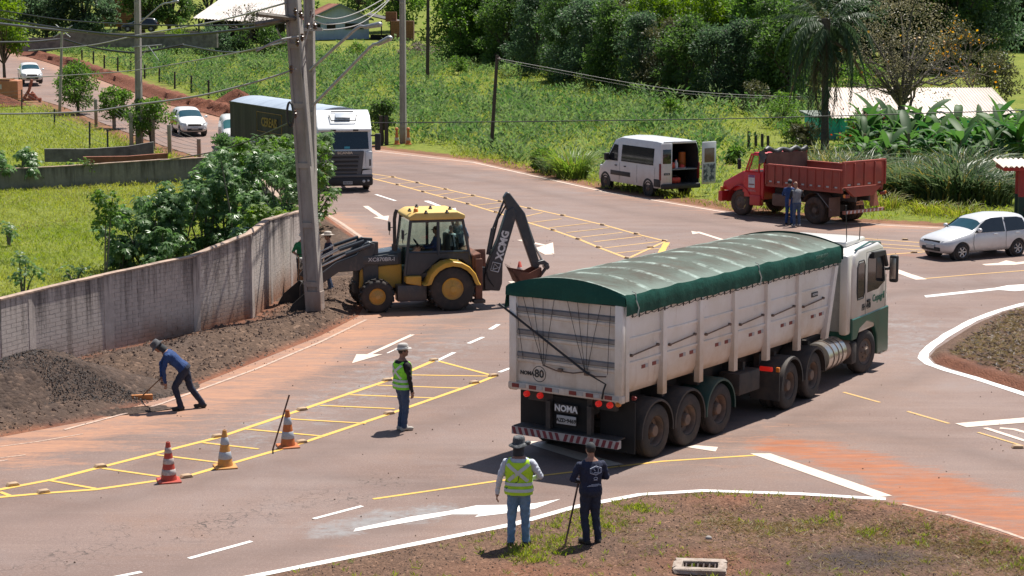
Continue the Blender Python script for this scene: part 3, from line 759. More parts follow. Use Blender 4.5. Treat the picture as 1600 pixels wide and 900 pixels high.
def lamp_arm(r,p0,p1,p2,label=None):
    mb=MB();pts=[Vector(p0),Vector(p0).lerp(Vector(p1),0.5),Vector(p1),Vector(p1).lerp(Vector(p2),0.45)+Vector((0,0,0.05)),Vector(p2)]
    mb.tube(pts,0.045,8);a=mb.build('lamp_arm',GALV,r,60)
    d=(Vector(p2)-Vector(p1)).normalized()
    mb=MB();q=Vector(p2)
    mb.cyl(q-d*0.05,q+d*0.42,0.06,0.085,10);mb.ball(q+d*0.42,(0.085,0.085,0.07),2)
    mb.build('lamp_head',GALV,a,50)
base=G(494,497);base.z=-0.05
top=W(450,0,54.4);sh=(top-base)/(top.z)
pole1,at1=concrete_pole('large leaning concrete utility pole standing on the dirt verge, loader bucket behind',base,(sh.x*11.5,sh.y*11.5),11.5,0.45,0.34,R(-14),1.62)
Rm=Matrix.Rotation(R(14),3,'Z')
def loc1(px,py,Y):return Rm@(W(px,py,Y)-base)
for(a,b,nm)in(((398,38,53.9),(474,25,54.6),'crossarm'),((402,22,53.2),(470,30,54.6),'crossarm')):
    mb=MB();p,q=loc1(*a),loc1(*b);mb.cyl(p,q,0.065,0.065,4);mb.build(nm,TIMBER,pole1,None)
mb=MB();mb.cyl(loc1(432,45,54.1),loc1(444,68,54.5),0.02,n=5);mb.build('arm_brace',GALV,pole1,None)
for(x,y,Y)in((462,18,54.1),(470,22,54.2),(465,66,54.0),(472,58,54.2),(487,22,54.6),(461,178,53.9),(455,108,53.8)):
    mb=MB();p=loc1(x,y,Y);mb.lathe([(0.02,-0.12),(0.03,-0.1),(0.07,-0.06),(0.045,-0.03),(0.075,0.02),(0.04,0.05),(0.05,0.09),(0.0,0.11)],p,n=10);mb.build('insulator',PORC,pole1,50)
mb=MB();c0=loc1(453,179,53.75)
mb.tube([c0+Vector((0.09*math.cos(t),0.02,0.33*math.sin(t)))for t in np.linspace(0,6.3,24)],0.035,6);mb.build('cable_coil',CABLE,pole1,60)
mb=MB();mb.tube([loc1(463+k*0.088*0+(y*0.088),y,53.82)for k,y in enumerate((-20,40,100,170,260))],0.02,5);mb.build('riser_cable',CABLEG,pole1,60)
mb=MB();mb.tube([loc1(x,y,53.8)for x,y in((489,12),(484,40),(474,75),(470,110),(474,128),(474,105),(478,95))],0.022,5);mb.build('jumper_cable',CABLEG,pole1,60)
base2=G(488,470);base2.z=0.0
t2=W(479,0,57.6)
sh=(t2-base2)/t2.z
pole2,at2=concrete_pole('slimmer concrete pole with two lamp arms close behind the leaning pole',base2,(sh.x*11,sh.y*11),11,0.32,0.3,R(-8),2.2)
Rm2=Matrix.Rotation(R(8),3,'Z')
def loc2(px,py,Y):return Rm2@(W(px,py,Y)-base2)
lamp_arm(pole2,loc2(484,110,57.4),loc2(556,45,56.6),loc2(572,42,56.5));lamp_arm(pole2,loc2(484,170,57.4),loc2(576,76,56.6),loc2(592,68,56.4))
mb=MB();p=loc2(480,46,57.3);mb.box(p,(0.9,0.09,0.09));mb.build('crossarm',GALV,pole2,None)
for x in(482,492):
    mb=MB();p=loc2(x,40,57.2);mb.lathe([(0.03,-0.1),(0.075,-0.05),(0.045,-0.02),(0.075,0.03),(0.04,0.06),(0.0,0.1)],p,n=10);mb.build('insulator',PORC,pole2,50)
def far_pole(px,py,tx,Y,h,w,label,d=None):
    b=GT(px,py);Y=b.y;t=W(tx,0,Y);s=(t.x-b.x)/(t.z-b.z)
    r,at=concrete_pole(label,b,(s*h,0),h,w,d or w*0.85,R(-12),2.4);return r,b
pl,plb=far_pole(218,232,215,113.5,10.5,0.36,'concrete street lamp pole beside the hill road near the orchard trees')
lamp_arm(pl,Vector((0.1,0,7.0)),Vector((1.6,-0.3,8.1)),Vector((2.3,-0.4,8.25)))
mb=MB();mb.cyl((-0.15,-0.25,5.75),(1.6,-0.25,5.9),0.03,n=5);mb.cyl((0.1,-0.2,4.9),(0.8,-0.2,5.8),0.025,n=5);mb.cyl((0.8,-0.2,5.8),(1.4,-0.2,5.0),0.025,n=5);mb.build('bracket',GALV,pl,None)
far_pole(630,224,629,117.0,11.0,0.36,'concrete pole at the roadside with two orange bollards at its foot')
def wood_pole(px,py,tx,ty,Y,r0,label):
    b=GT(px,py);Y=b.y;b.z-=0.1;t=W(tx,ty,Y)
    r=thing('wooden_pole',label,'utility pole',b)
    mb=MB();mb.cyl((0,0,0),t-b,r0,r0*0.75,10);mb.build('shaft',WOOD,r,60)
    mb=MB();q=(t-b)*0.97;mb.lathe([(0.03,-0.1),(0.07,-0.05),(0.07,0.03),(0.0,0.08)],q+Vector((r0,-r0,0)),n=8);mb.build('insulator',PORC,r,50)
    return r
wood_pole(767,240,777,86,108.5,0.12,'dark wooden pole in the weeds right of the hatching')
wood_pole(668,126,669,-30,178,0.17,'dark wooden pole beside the brush pile on the slope')
wood_pole(695,31,695,-20,225,0.15,'short distant wooden pole on the upper green slope')
b=W(93,176,120);r=thing('fence_pole','thin grey post with a wire junction among the orchard trees','post',b)
mb=MB();t=W(97,45,120)-b;mb.cyl((0,0,-0.2),t,0.1,0.07,8);mb.build('shaft',CONC,r,60)
mb=MB();mb.cyl(t*0.98+Vector((-0.8,0,0.1)),t*0.98+Vector((0.9,0,-0.1)),0.04,n=5);mb.cyl(t*0.9+Vector((-0.5,0,0)),t*1.04+Vector((0.6,0,0)),0.03,n=5);mb.cyl(t*1.05+Vector((-0.4,0,0)),t*0.9+Vector((0.5,0,0)),0.03,n=5);mb.build('bracket',GALV,r,None)
# ------------------------------------------------------------------ wires
def wire(label,pix,y0,y1,r,mat=CABLE):
    n=len(pix);xs_=[p[0]for p in pix]
    d=[y0+(y1-y0)*(x-xs_[0])/(xs_[-1]-xs_[0])for x in xs_]
    P=[W(px,py,Y)for(px,py),Y in zip(pix,d)]
    S=[]
    for i in range(n-1):
        p0,p1,p2,p3=P[max(i-1,0)],P[i],P[i+1],P[min(i+2,n-1)]
        for k in range(6):
            t=k/6;S.append(0.5*((2*p1)+(p2-p0)*t+(2*p0-5*p1+4*p2-p3)*t*t+(3*p1-p0-3*p2+p3)*t**3))
    S.append(P[-1])
    mb=MB();mb.tube(S,r,5);o=mb.build('overhead_wire',mat,None,180);tag(o,label,'wire','overhead wires')
wire('thin overhead wire highest at the left, passing above the dark hedge',[(-40,10),(0,16),(100,31),(210,38),(320,40),(446,36)],75,54.2,0.022)
wire('thick black overhead cable sagging lowest past the lamp pole bracket',[(-40,22),(0,29),(100,45),(215,57),(300,54),(400,43),(450,32)],75,54.3,0.04)
wire('second black overhead cable just below the thick one at left',[(-40,31),(0,37),(100,48),(190,57),(215,59)],80,113,0.06)
wire('black overhead cable entering low at the left edge to the thin post',[(-40,67),(0,66),(50,65),(93,61)],110,119.5,0.06)
wire('sagging black cable between the thin post and the lamp pole',[(100,61),(140,73),(190,81),(225,81),(287,70)],119.5,112,0.06)
wire('sagging black cable from right of the lamp pole to the leaning pole',[(287,70),(340,80),(380,81),(420,72),(470,57)],90,54,0.035)
wire('pale twisted cable crossing low in front of the orchard trees',[(-40,177),(0,178),(75,177),(150,173),(210,164),(310,150),(400,128),(462,108)],62,53.9,0.028,CABLEG)
wire('pale wire rising from the left edge behind the thin post',[(45,79),(140,71),(215,55),(330,35),(446,5)],118,54.3,0.03,CABLEG)
wire('upper grey wire arcing from pole toward the top right of house',[(493,24),(525,29),(562,18),(596,0),(640,-25)],54.6,78,0.018,CABLEG)
wire('middle grey wire arcing from pole past the house gable',[(491,32),(510,38),(545,34),(578,20),(606,0),(640,-26)],54.6,78,0.018,CABLEG)
wire('lower grey wire arcing from pole across the house wall',[(484,45),(520,46),(560,38),(590,18),(613,-5),(640,-35)],57,78,0.018,CABLEG)
wire('thin dark wire running level across the weedy field',[(570,192),(700,191),(900,189),(1200,184),(1640,171)],103,97,0.026)
wire('pale service wire sagging from the wooden pole toward the palm',[(777,91),(830,101),(1000,132),(1120,146),(1290,153)],108.4,112,0.015,CABLEG)
wire('second thin wire just beneath the pale service wire',[(777,93),(830,105),(1000,137),(1120,150),(1290,156)],108.4,112,0.010,CABLE)
wire('black service cable dropping left from the coil on the leaning pole',[(456,190),(416,208),(378,224),(330,238),(250,252)],53.8,80,0.025)
wire('thin wire through the air from the leaning pole to the lower left',[(446,66),(400,76),(330,90),(210,110),(100,118),(-30,125)],54,95,0.02,CABLEG)
wire('stranded guy cable left of the leaning pole',[(400,80),(435,63),(470,57)],53.6,54.1,0.03,CABLEG)
# ------------------------------------------------------------------ fences
BLACKP=M('painted_steel_post',(0.035,0.04,0.045),0.6)
DKWOOD=M('fence_wood',(0.06,0.05,0.042),0.9)
def fence(label,posts,mat,wires,r=0.07,wr=0.012,square=False,follow=True,wmat=None):
    """posts: (px, base y, top y, Y)"""
    b0=GT(*posts[0][:2]);root=thing('wire_fence',label,'fence',(b0.x,b0.y,b0.z));P=[]
    for px,by,ty,Y in posts:
        Y=GT(px,by).y if follow else Y;b,t=W(px,by,Y)-b0,W(px,ty,Y)-b0
        mb=MB()
        if square:mb.box(((b.x+t.x)/2,(b.y+t.y)/2,(b.z+t.z)/2-0.1),(2*r,2*r,t.z-b.z+0.2))
        else:mb.cyl(b-Vector((0,0,0.2)),t,r,r*0.9,8)
        mb.build('fence_post',mat,root,50);P.append((b,t))
    for k in range(wires):
        f=0.12+0.84*k/max(1,wires-1);pts=[]
        for(b,t),(b2,t2)in zip(P,P[1:]):
            a,c=b.lerp(t,f),b2.lerp(t2,f);pts+=[a,a.lerp(c,0.5)-Vector((0,0,0.03))]
        pts.append(P[-1][0].lerp(P[-1][1],f));mb=MB();mb.tube(pts,wr,4);mb.build('fence_wire',wmat or M('dull_wire',(0.13,0.125,0.12),0.7),root,None)
    return root
fence('row of dark wooden posts with wire along the top of the red bank',[(128,96,78,166),(146,100,80,161),(163,107,86,156),(184,112,90,150),(204,113,95,146),(226,123,101,142),(249,129,106,138),(273,139,112,134),(299,145,118,130),(326,153,125,127)],DKWOOD,3,0.085,0.010)
fence('slim black steel posts with wire mesh across the upper lawn',[(-40,172,148,112),(34,175,140,110),(85,199,170,104),(140,235,190,97),(168,247,202,94)],BLACKP,6,0.055,0.009)
fence('concrete posts with many wires in front of the orchard trees',[(122,176,138,119),(150,198,155,112),(178,201,162,109),(205,234,176,100),(239,232,184,99),(265,248,195,96.5),(311,247,217,95.5)],CONC,7,0.10,0.010,True)
fence('short dark posts in the weeds beyond the red truck',[(1170,234,205,108),(1181,234,210,108.5),(1191,235,209,109),(1200,236,212,110)],DKWOOD,2,0.09,0.01)
b=W(588,225,116);r=thing('gate_posts','pair of dark stumpy posts under the small tree by the roadside','post',b)
for x in(596,604):
    mb=MB();p=W(x,221,116)-b;mb.cyl(p-Vector((0,0,0.2)),p+Vector((0,0,1.5)),0.12,0.11,8);mb.build('fence_post',DKWOOD,r,50)
def low_wall(label,pix,Y0,Y1,h,mat,th=0.15):
    P=[W(px,py,Y0+(Y1-Y0)*i/(len(pix)-1))for i,(px,py)in enumerate(pix)]
    mb=MB();rows=[]
    for i,p in enumerate(P):
        d=(P[min(i+1,len(P)-1)]-P[max(i-1,0)]);n=Vector((-d.y,d.x,0)).normalized()*th
        rows.append([p-n-Vector((0,0,0.4)),p-n+Vector((0,0,h)),p+n+Vector((0,0,h)),p+n-Vector((0,0,0.4))])
    mb.grid(rows,closed=True);mb.bm.faces.new([mb.bm.verts.new(q)for q in rows[0]]);mb.bm.faces.new([mb.bm.verts.new(q)for q in rows[-1][::-1]])
    o=mb.build('low_wall',mat,None,None);return tag(o,label,'low wall')
DKC=M('dark_mouldy_concrete',(0.19,0.175,0.16),0.95,col2=(0.10,0.09,0.085),scale=2,bmp=0.3)
low_wall('dark mouldy kerb wall crossing the lawn under the black fence',[(70,240),(140,240),(200,236),(240,229)],96.5,97,0.24,DKC)
low_wall('low red brick edging just behind the grey boundary wall',[(130,250),(200,249),(262,244)],95.2,96,0.16,M('red_brick_edging',(0.27,0.1,0.06),0.9,col2=(0.18,0.07,0.045),scale=3))
low_wall('long grey retaining wall below the distant houses at upper left',[(28,74),(70,75),(115,66),(200,68),(285,69),(340,68)],205,200,1.0,DKC,0.2)
low_wall('pale strip of pavement wall behind the retaining wall',[(120,56),(180,56),(330,52)],216,214,0.25,M('pale_pink_concrete',(0.36,0.27,0.23),0.9))
# ------------------------------------------------------------------ houses
TILE=M('red_clay_tile',(0.3,0.11,0.07),0.8,col2=(0.17,0.07,0.05),scale=1.5)
BRICK=M('orange_brick',(0.3,0.13,0.075),0.9,col2=(0.22,0.10,0.06),scale=3)
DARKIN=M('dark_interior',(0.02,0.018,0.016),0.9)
BLUEW=M('blue_grey_boards',(0.42,0.49,0.64),0.7,col2=(0.37,0.43,0.57),scale=1.2)
GREYB=M('grey_barge_board',(0.2,0.22,0.23),0.7)
def brick_skin(root,x0,x1,y,z0,z1,mat,bw=0.42,bh=0.2,name='bricks'):
    boxes=[]
    k=0;z=z0
    while z<z1-0.03:
        x=x0-(bw/2 if k%2 else 0)
        while x<x1:
            a,b=max(x0,x+0.01),min(x1,x+bw-0.01)
            if b-a>0.05:
                yy=y-0.03-random.uniform(0,0.01);zt=min(z+bh-0.02,z1)
                boxes.append([(a,yy,z),(b,yy,z),(b,y,z),(a,y,z),(a,yy,zt),(b,yy,zt),(b,y,zt),(a,y,zt)])
            x+=bw
        z+=bh;k+=1
    o=pack(name,boxes,np.zeros((len(boxes),8)),mat,root);o['kind']='stuff';return o
def corrugated(name,a,b,c,d,pitch,amp,mat,root,th=0.02):
    """sheet roof: a-b is the eave, d-c the ridge; waves run from eave to ridge"""
    a,b,c,d=map(Vector,(a,b,c,d));n=int((b-a).length/pitch*4);nr=(b-a).cross(d-a).normalized();rows=[]
    for k in range(n+1):
        t=k/n;o=nr*(amp*math.cos(t*(b-a).length/pitch*2*math.pi));p,q=a.lerp(b,t)+o,d.lerp(c,t)+o
        rows.append([p,q,q-nr*th,p-nr*th])
    mb=MB();mb.grid(rows,closed=True);return mb.build(name,mat,root,60)
b=W(531,68,240);root=thing('blue_house','blue grey boarded house with red tiled gable roof on the hill','house',b,R(13))
hw,hd,he,hr=3.55,9,3.0,4.6
mb=MB();mb.prism([(-hw,0),(hw,0),(hw,he),(0,hr),(-hw,he)],0,hd,'y');mb.build('wall',BLUEW,root,None)
for k in range(int(2*hw/0.36)):
    x=-hw+0.18+k*0.36;top=he+(hr-he)*(1-abs(x)/hw)-0.08
    mb=MB();mb.box((x,-0.02,top/2),(0.33,0.04,top));mb.build('wall_board',BLUEW,root,None)
mb=MB();mb.box((0,-0.06,-0.45),(2*hw+0.1,0.1,0.9));mb.build('foundation',BRICK,root,None)
brick_skin(root,-hw-0.05,hw+0.05,-0.112,-0.9,-0.02,BRICK,name='foundation_bricks')
for x0,x1,z0,z1 in((-3.5,-2.3,1.75,2.3),(-1.55,-0.5,1.75,2.35),(0.65,2.85,1.75,2.35)):
    mb=MB();mb.box(((x0+x1)/2,-0.06,(z0+z1)/2),(x1-x0,0.06,z1-z0));w_=mb.build('window',DARKIN,root,None)
    mb=MB();mb.box(((x0+x1)/2,-0.1,z0-0.04),(x1-x0+0.1,0.1,0.07));mb.box(((x0+x1)/2,-0.1,z1+0.04),(x1-x0+0.1,0.1,0.07));mb.build('window_frame',GREYB,w_,None)
for s,nm in((-1,'roof'),(1,'roof')):
    a,b_=(s*(hw+0.5),-0.5,he-0.22),(s*(hw+0.5),hd+0.4,he-0.22)
    c,d=(0,hd+0.4,hr+0.06),(0,-0.5,hr+0.06)
    if s>0:corrugated(nm,b_,a,d,c,0.3,0.05,TILE,root)
    else:corrugated(nm,a,b_,c,d,0.3,0.05,TILE,root)
    mb=MB();mb.plate([(s*(hw+0.5),-0.55,he-0.35),(0,-0.55,hr-0.1),(0,-0.55,hr+0.14),(s*(hw+0.5),-0.55,he-0.1)],0.04*s);mb.build('barge_board',GREYB,root,None)
b=W(590,64,240);root=thing('open_shed','dark lean-to shed with open side joined to the blue house','shed',b)
mb=MB();mb.plate([(-1.2,-0.6,3.0),(4.2,-0.6,1.75),(4.2,3.5,1.95),(-1.2,3.5,3.2)],0.12);mb.build('roof',M('old_fibre_cement',(0.09,0.085,0.085),0.9),root,None)
for x in(0.5,1.6,2.4):
    mb=MB();mb.box((x,-0.4,1.1),(0.14,0.14,2.6));mb.build('post',DKWOOD,root,None)
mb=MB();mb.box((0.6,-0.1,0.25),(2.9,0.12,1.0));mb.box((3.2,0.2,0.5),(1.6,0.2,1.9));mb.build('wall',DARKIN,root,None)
b=W(626,62,238);root=thing('brick_outhouse','small unplastered brick outhouse behind the concrete pole','outhouse',b)
mb=MB();mb.box((0.2,1.0,1.0),(2.7,2.0,2.4));mb.build('wall',M('dark_brick',(0.16,0.075,0.05),0.9),root,None)  # brick core, a darker tone than the brick skin over it
brick_skin(root,-1.15,1.55,0,-0.2,2.2,BRICK)
mb=MB();mb.box((-1.2,1.6,2.7),(1.3,1.0,1.1));mb.build('chimney',BRICK,root,None);brick_skin(root,-1.85,-0.55,1.1,2.1,3.25,BRICK,name='chimney_bricks')
b=W(372,62,212);root=thing('white_roof_shed','low open shed with pale corrugated roof at upper left','shed',b)
PALE=M('pale_corrugated_sheet',(0.62,0.56,0.52),0.7,col2=(0.42,0.37,0.34),scale=1.0)
corrugated('roof',(-4.3,-2.5,2.3),(5.4,-2.5,1.7),(5.4,3.5,4.1),(-2.2,3.5,4.3),0.35,0.04,PALE,root)
for x in(-3.8,-1.2,1.6,4.4):
    mb=MB();mb.box((x,-2.0,0.9),(0.16,0.16,2.6));mb.build('post',DKWOOD,root,None)
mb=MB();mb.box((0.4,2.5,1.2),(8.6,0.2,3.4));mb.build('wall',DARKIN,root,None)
b=W(184,42,232);root=thing('brick_house','red brick gable of a distant house between dark trees','house',b)
mb=MB();mb.prism([(-1.8,0),(2.2,0),(2.2,3.6),(0.3,5.4),(-1.8,4.2)],0,5,'y');mb.build('wall',M('dark_brick',(0.16,0.075,0.05),0.9),root,None)
brick_skin(root,-1.8,2.2,0,0,4.0,BRICK,0.5,0.24)
mb=MB();mb.plate([(-2.2,-0.4,4.2),(0.3,-0.4,5.7),(0.3,5.2,5.7),(-2.2,5.2,4.2)],0.12);mb.plate([(0.3,-0.4,5.7),(2.7,-0.4,3.6),(2.7,5.2,3.6),(0.3,5.2,5.7)],0.12);mb.build('roof',TILE,root,None)
TEAL=M('teal_wall_paint',(0.03,0.52,0.47),0.6,col2=(0.03,0.42,0.38),scale=1.5,dirt=(0.2,0.13,0.09),dirt_h=(0,0.7),dirt_amt=0.7)
CREAMR=M('cream_corrugated_roof',(0.76,0.67,0.6),0.75,col2=(0.64,0.55,0.48),scale=0.8)
Yh=119.0;s_=26.1
b=W(1276,240,Yh);b.z=Tz(b.x,b.y);root=thing('teal_house','teal walled house with cream corrugated roof behind the banana plants','house',b)
zr=W(1450,137,Yh+3).z-b.z;ze=W(1450,176,Yh-0.6).z-b.z;x0=0.0;x1=(1580-1276)/s_
mb=MB();mb.prism([(-0.2,0),(6.2,0),(6.2,ze-0.15),(3.0,zr-0.1),(-0.2,ze-0.15)],1.3,x1-0.5,'x');mb.build('wall',TEAL,root,None)
mb=MB();mb.box((0.65,2.6,(ze-0.35)/2),(1.28,5.4,ze-0.35));mb.build('side_room',TEAL,root,None)
mb=MB();mb.box((0.55,2.6,ze-0.28),(1.7,6.0,0.1));mb.build('side_roof',M('grey_green_sheet',(0.2,0.23,0.2),0.8),root,None)
xr0=1.0
corrugated('roof',(xr0-0.3,-0.8,ze-0.3),(x1+0.35,-0.8,ze-0.3),(x1-0.55,3.0,zr),(xr0-0.4,3.0,zr),0.19,0.035,CREAMR,root)
corrugated('roof',(x1,6.8,ze-0.3),(xr0,6.8,ze-0.3),(xr0,3.0,zr),(x1-0.5,3.0,zr),0.19,0.035,CREAMR,root)
mb=MB();mb.box((4.4,-0.22,0.75),(1.1,0.06,0.7));w_=mb.build('window',DARKIN,root,None)
mb=MB()
for q in((4.4,-0.27,1.13,1.3,0.08),(4.4,-0.27,0.37,1.3,0.08)):mb.box((q[0],q[1],q[2]),(q[3],0.08,q[4]))
mb.build('window_frame',GREYB,w_,None)
RED=M('red_shelter_paint',(0.36,0.035,0.03),0.6,col2=(0.28,0.03,0.03),scale=4);DGREEN=M('dark_green_paint',(0.012,0.05,0.035),0.6)
b=G(1594,348);root=thing('bus_shelter','red and dark green bus shelter with wavy roof at right edge','bus shelter',b,R(-3))
Z=lambda y:(348-y)/40.5
for x in(0.0,2.8):
    mb=MB();mb.box((x,0,0.5),(0.2,0.2,1.04));p_=mb.build('post',DGREEN,root,None)
    mb=MB();mb.box((x,0,1.56),(0.21,0.21,1.1));mb.build('post_upper',RED,p_,None)
mb=MB();mb.box((1.4,1.2,0.5),(2.8,0.14,1.04));mb.box((2.75,0.6,0.5),(0.14,1.0,1.04));mb.build('wall',DGREEN,root,None)
mb=MB();mb.box((1.4,1.2,1.56),(2.8,0.15,1.1));mb.build('wall_upper',RED,root,None)
mb=MB();mb.box((1.2,-0.45,2.12),(4.0,0.1,0.14));mb.box((-0.72,0.4,2.12),(0.1,1.7,0.14));mb.build('roof_beam',RED,root,None)
corrugated('roof',(-0.95,-0.7,2.24),(3.4,-0.7,2.24),(3.4,1.6,2.36),(-0.95,1.6,2.36),0.2,0.04,CREAMR,root)
mb=MB();mb.box((1.4,0.85,0.45),(2.4,0.4,0.08));mb.build('bench',RED,root,None)
ORG=M('faded_orange_paint',(0.45,0.19,0.09),0.7,col2=(0.36,0.15,0.08),scale=2)
b=GT(2,158);root=thing('site_container','faded orange low container with a pale sign at left edge','container',b)
mb=MB();mb.box((-0.6,0.5,0.85),(3.9,1.6,1.45),bev=0.06);mb.build('body',ORG,root,None)
mb=MB();mb.box((-0.9,0.5,1.64),(3.4,1.5,0.12),bev=0.05);mb.build('lid',ORG,root,None)
mb=MB();mb.box((-0.7,-0.33,1.1),(1.7,0.02,0.35));mb.build('sign',M('pale_sign',(0.6,0.55,0.5),0.7),root,None)
b=GT(48,160);root=thing('tow_frame','rusty red tow frame standing beside the orange container','machine part',b)
mb=MB();mb.tube([(-0.7,0,0),(-0.1,0,0.9),(0.15,0,1.7)],0.12,6);mb.tube([(0.7,0.2,0),(0.1,0,0.8)],0.1,6);mb.tube([(-0.7,0,0.2),(0.8,0.1,0.25)],0.12,6);mb.build('frame',M('rust_red',(0.33,0.1,0.06),0.8),root,None)
mb=MB();mb.box((0.1,0,0.45),(0.5,0.3,0.5),bev=0.04);mb.build('winch_box',M('rust_red',(0.33,0.1,0.06),0.8),root,None)
b=G(1094,892);b.z=0.0;root=thing('storm_drain','broken concrete storm drain with iron bars at bottom edge','drain',(b.x,b.y,0.03),R(-8))
mb=MB()
for c,d in(((0,0.24,0.03),(0.80,0.13,0.1)),((0,-0.24,0.03),(0.80,0.13,0.1)),((-0.34,0,0.03),(0.13,0.36,0.1)),((0.34,0,0.03),(0.13,0.36,0.1))):mb.box(c,d,bev=0.015)
for v in mb.bm.verts:v.co+=Vector((random.uniform(-.02,.02),random.uniform(-.02,.02),random.uniform(-.012,.012)))
mb.build('concrete_rim',M('broken_concrete',(0.4,0.33,0.28),0.9,col2=(0.26,0.2,0.16),scale=8,bmp=0.6),root,None)
mb=MB();mb.box((0,0,-0.16),(0.7,0.5,0.04));mb.build('pit',DARKIN,root,None)
for k in range(6):
    mb=MB();mb.box((-0.22+k*0.09,0,0.03),(0.022,0.36,0.03));mb.build('grate_bar',M('rusty_iron',(0.06,0.04,0.035),0.8),root,None)
# ------------------------------------------------------------------ vehicle materials
TYRE=M('tyre_rubber',(0.035,0.031,0.029),0.85,col2=(0.075,0.055,0.045),scale=3,lo=0.45,hi=0.7,bmp=0.2)
TYRE_D=M('dusty_tyre',(0.06,0.042,0.034),0.9,col2=(0.11,0.065,0.045),scale=4)
RIM_D=M('dusty_steel_rim',(0.17,0.11,0.08),0.7,col2=(0.10,0.075,0.06),scale=6)
RIM_S=M('silver_rim',(0.55,0.55,0.56),0.35,0.6,col2=(0.4,0.4,0.4))
BLK=M('black_plastic',(0.022,0.022,0.024),0.6)
BLKD=M('dusty_black_steel',(0.035,0.032,0.031),0.75,col2=(0.075,0.058,0.048),scale=2.5)
GLASS_D=M('tinted_glass',(0.016,0.020,0.024),0.06,spec=0.8)
GLASS_B=M('windscreen_glass',(0.02,0.065,0.09),0.06,spec=0.35)
RED_L=M('red_lamp',(0.5,0.015,0.012),0.3,emit=((1,0.03,0.02),0.15));RED_R=M('red_reflector',(0.2,0.02,0.02),0.4)
ORANGE_L=M('amber_lamp',(0.7,0.22,0.03),0.3);CLEAR_L=M('headlamp_lens',(0.6,0.62,0.64),0.1,spec=0.8)
PLATE=M('plate_grey',(0.42,0.42,0.42),0.5);LETTER_B=M('black_lettering',(0.03,0.03,0.03),0.6);LETTER_W=M('white_lettering',(0.7,0.7,0.7),0.6)
CHROME=M('brushed_steel',(0.55,0.53,0.5),0.28,0.9,col2=(0.42,0.36,0.3),scale=3)
def RX(side):return Matrix.Rotation(R(-90)if side>0 else R(90),3,'X')
def wheel(root,x,yo,side,r,w,rr,tyre,rim,style='dish',z=None,n=28,name='wheel',lug=0,steer=0):
    """tyre with its rim; yo is the outer face, side +1 left, -1 right"""
    z=r if z is None else z;q=Matrix.Rotation(steer,3,'Z')@RX(side);mb=MB();c=(x,yo,z)
    mb.lathe([(rr,-w+0.03),(rr+0.02,-w+0.01),(r-0.07,-w),(r-0.02,-w+0.025),(r,-w+0.06),(r,-w*0.62),(r-0.012,-w*0.6),(r-0.012,-w*0.55),(r,-w*0.53),(r,-w*0.42),(r-0.012,-w*0.4),(r-0.012,-w*0.36),(r,-w*0.34),(r,-0.06),(r-0.02,-0.025),(r-0.07,0),(rr+0.02,-0.01),(rr,-0.03),(rr,-w+0.03)],c,q,n,caps=False)
    if lug:
        for k in range(lug):
            a=2*math.pi*k/lug
            for s in(0,1):
                aa=a+s*math.pi/lug
                rot=q@Matrix.Rotation(aa,3,'Z')@Matrix.Rotation(R(38 if s else-38),3,'X')
                p=Vector(c)+q@Vector((math.cos(aa)*(r+0.012),math.sin(aa)*(r+0.012),-w*(0.28 if s else 0.72)))
                mb.box(p,(0.05,0.055,w*0.52),rot)
    wo=mb.build(name,tyre,root,40)
    mb=MB()
    if style=='dish':pr=[(rr,-0.025),(rr*0.95,-0.05),(rr*0.88,-0.16),(rr*0.62,-0.19),(rr*0.46,-0.17),(rr*0.42,-0.06),(rr*0.36,-0.03),(0,-0.025)]
    elif style=='flat':pr=[(rr,-0.02),(rr*0.94,-0.04),(rr*0.86,-0.06),(rr*0.7,-0.045),(rr*0.5,0.0),(rr*0.3,0.02),(rr*0.27,0.05),(0,0.055)]
    else:pr=[(rr,-0.015),(rr*0.95,-0.03),(rr*0.9,-0.06),(rr*0.3,-0.05),(rr*0.2,-0.02),(0,-0.02)]
    mb.lathe(pr,c,q,n,1 if style=='alloy' else 0,caps=False)
    if style=='alloy':
        mb.lathe([(rr,-0.012),(rr*0.97,0.0),(rr*0.88,-0.02)],c,q,n,caps=False)
        for k in range(6):
            a=2*math.pi*k/6;rot=q@Matrix.Rotation(a,3,'Z')
            mb.box(Vector(c)+q@Vector((math.cos(a)*rr*0.52,math.sin(a)*rr*0.52,-0.03)),(rr*0.85,rr*0.26,0.03),rot,0.008)
    else:
        for k in range(8):
            a=2*math.pi*k/8;h=-0.175 if style=='dish' else-0.02
            mb.cyl(Vector(c)+q@Vector((math.cos(a)*rr*0.55,math.sin(a)*rr*0.55,h-0.02)),Vector(c)+q@Vector((math.cos(a)*rr*0.55,math.sin(a)*rr*0.55,h+0.03)),0.018,n=6)
    mb.build('rim',[rim,BLK],wo,40);return wo
def lamp(root,p,r,mat,d=(-1,0,0),name='tail_light',depth=0.05):
    mb=MB();p=Vector(p);d=Vector(d);mb.cyl(p-d*depth,p+d*0.01,r,r*0.94,14);mb.ball(p+d*0.01,r*0.8,1,rot=None);return mb.build(name,mat,root,50)
def bx(name,root,mat,c,d,bev=0.0,rot=None,seg=2):
    mb=MB();mb.box(c,d,rot,bev,seg=seg);return mb.build(name,mat,root,40)
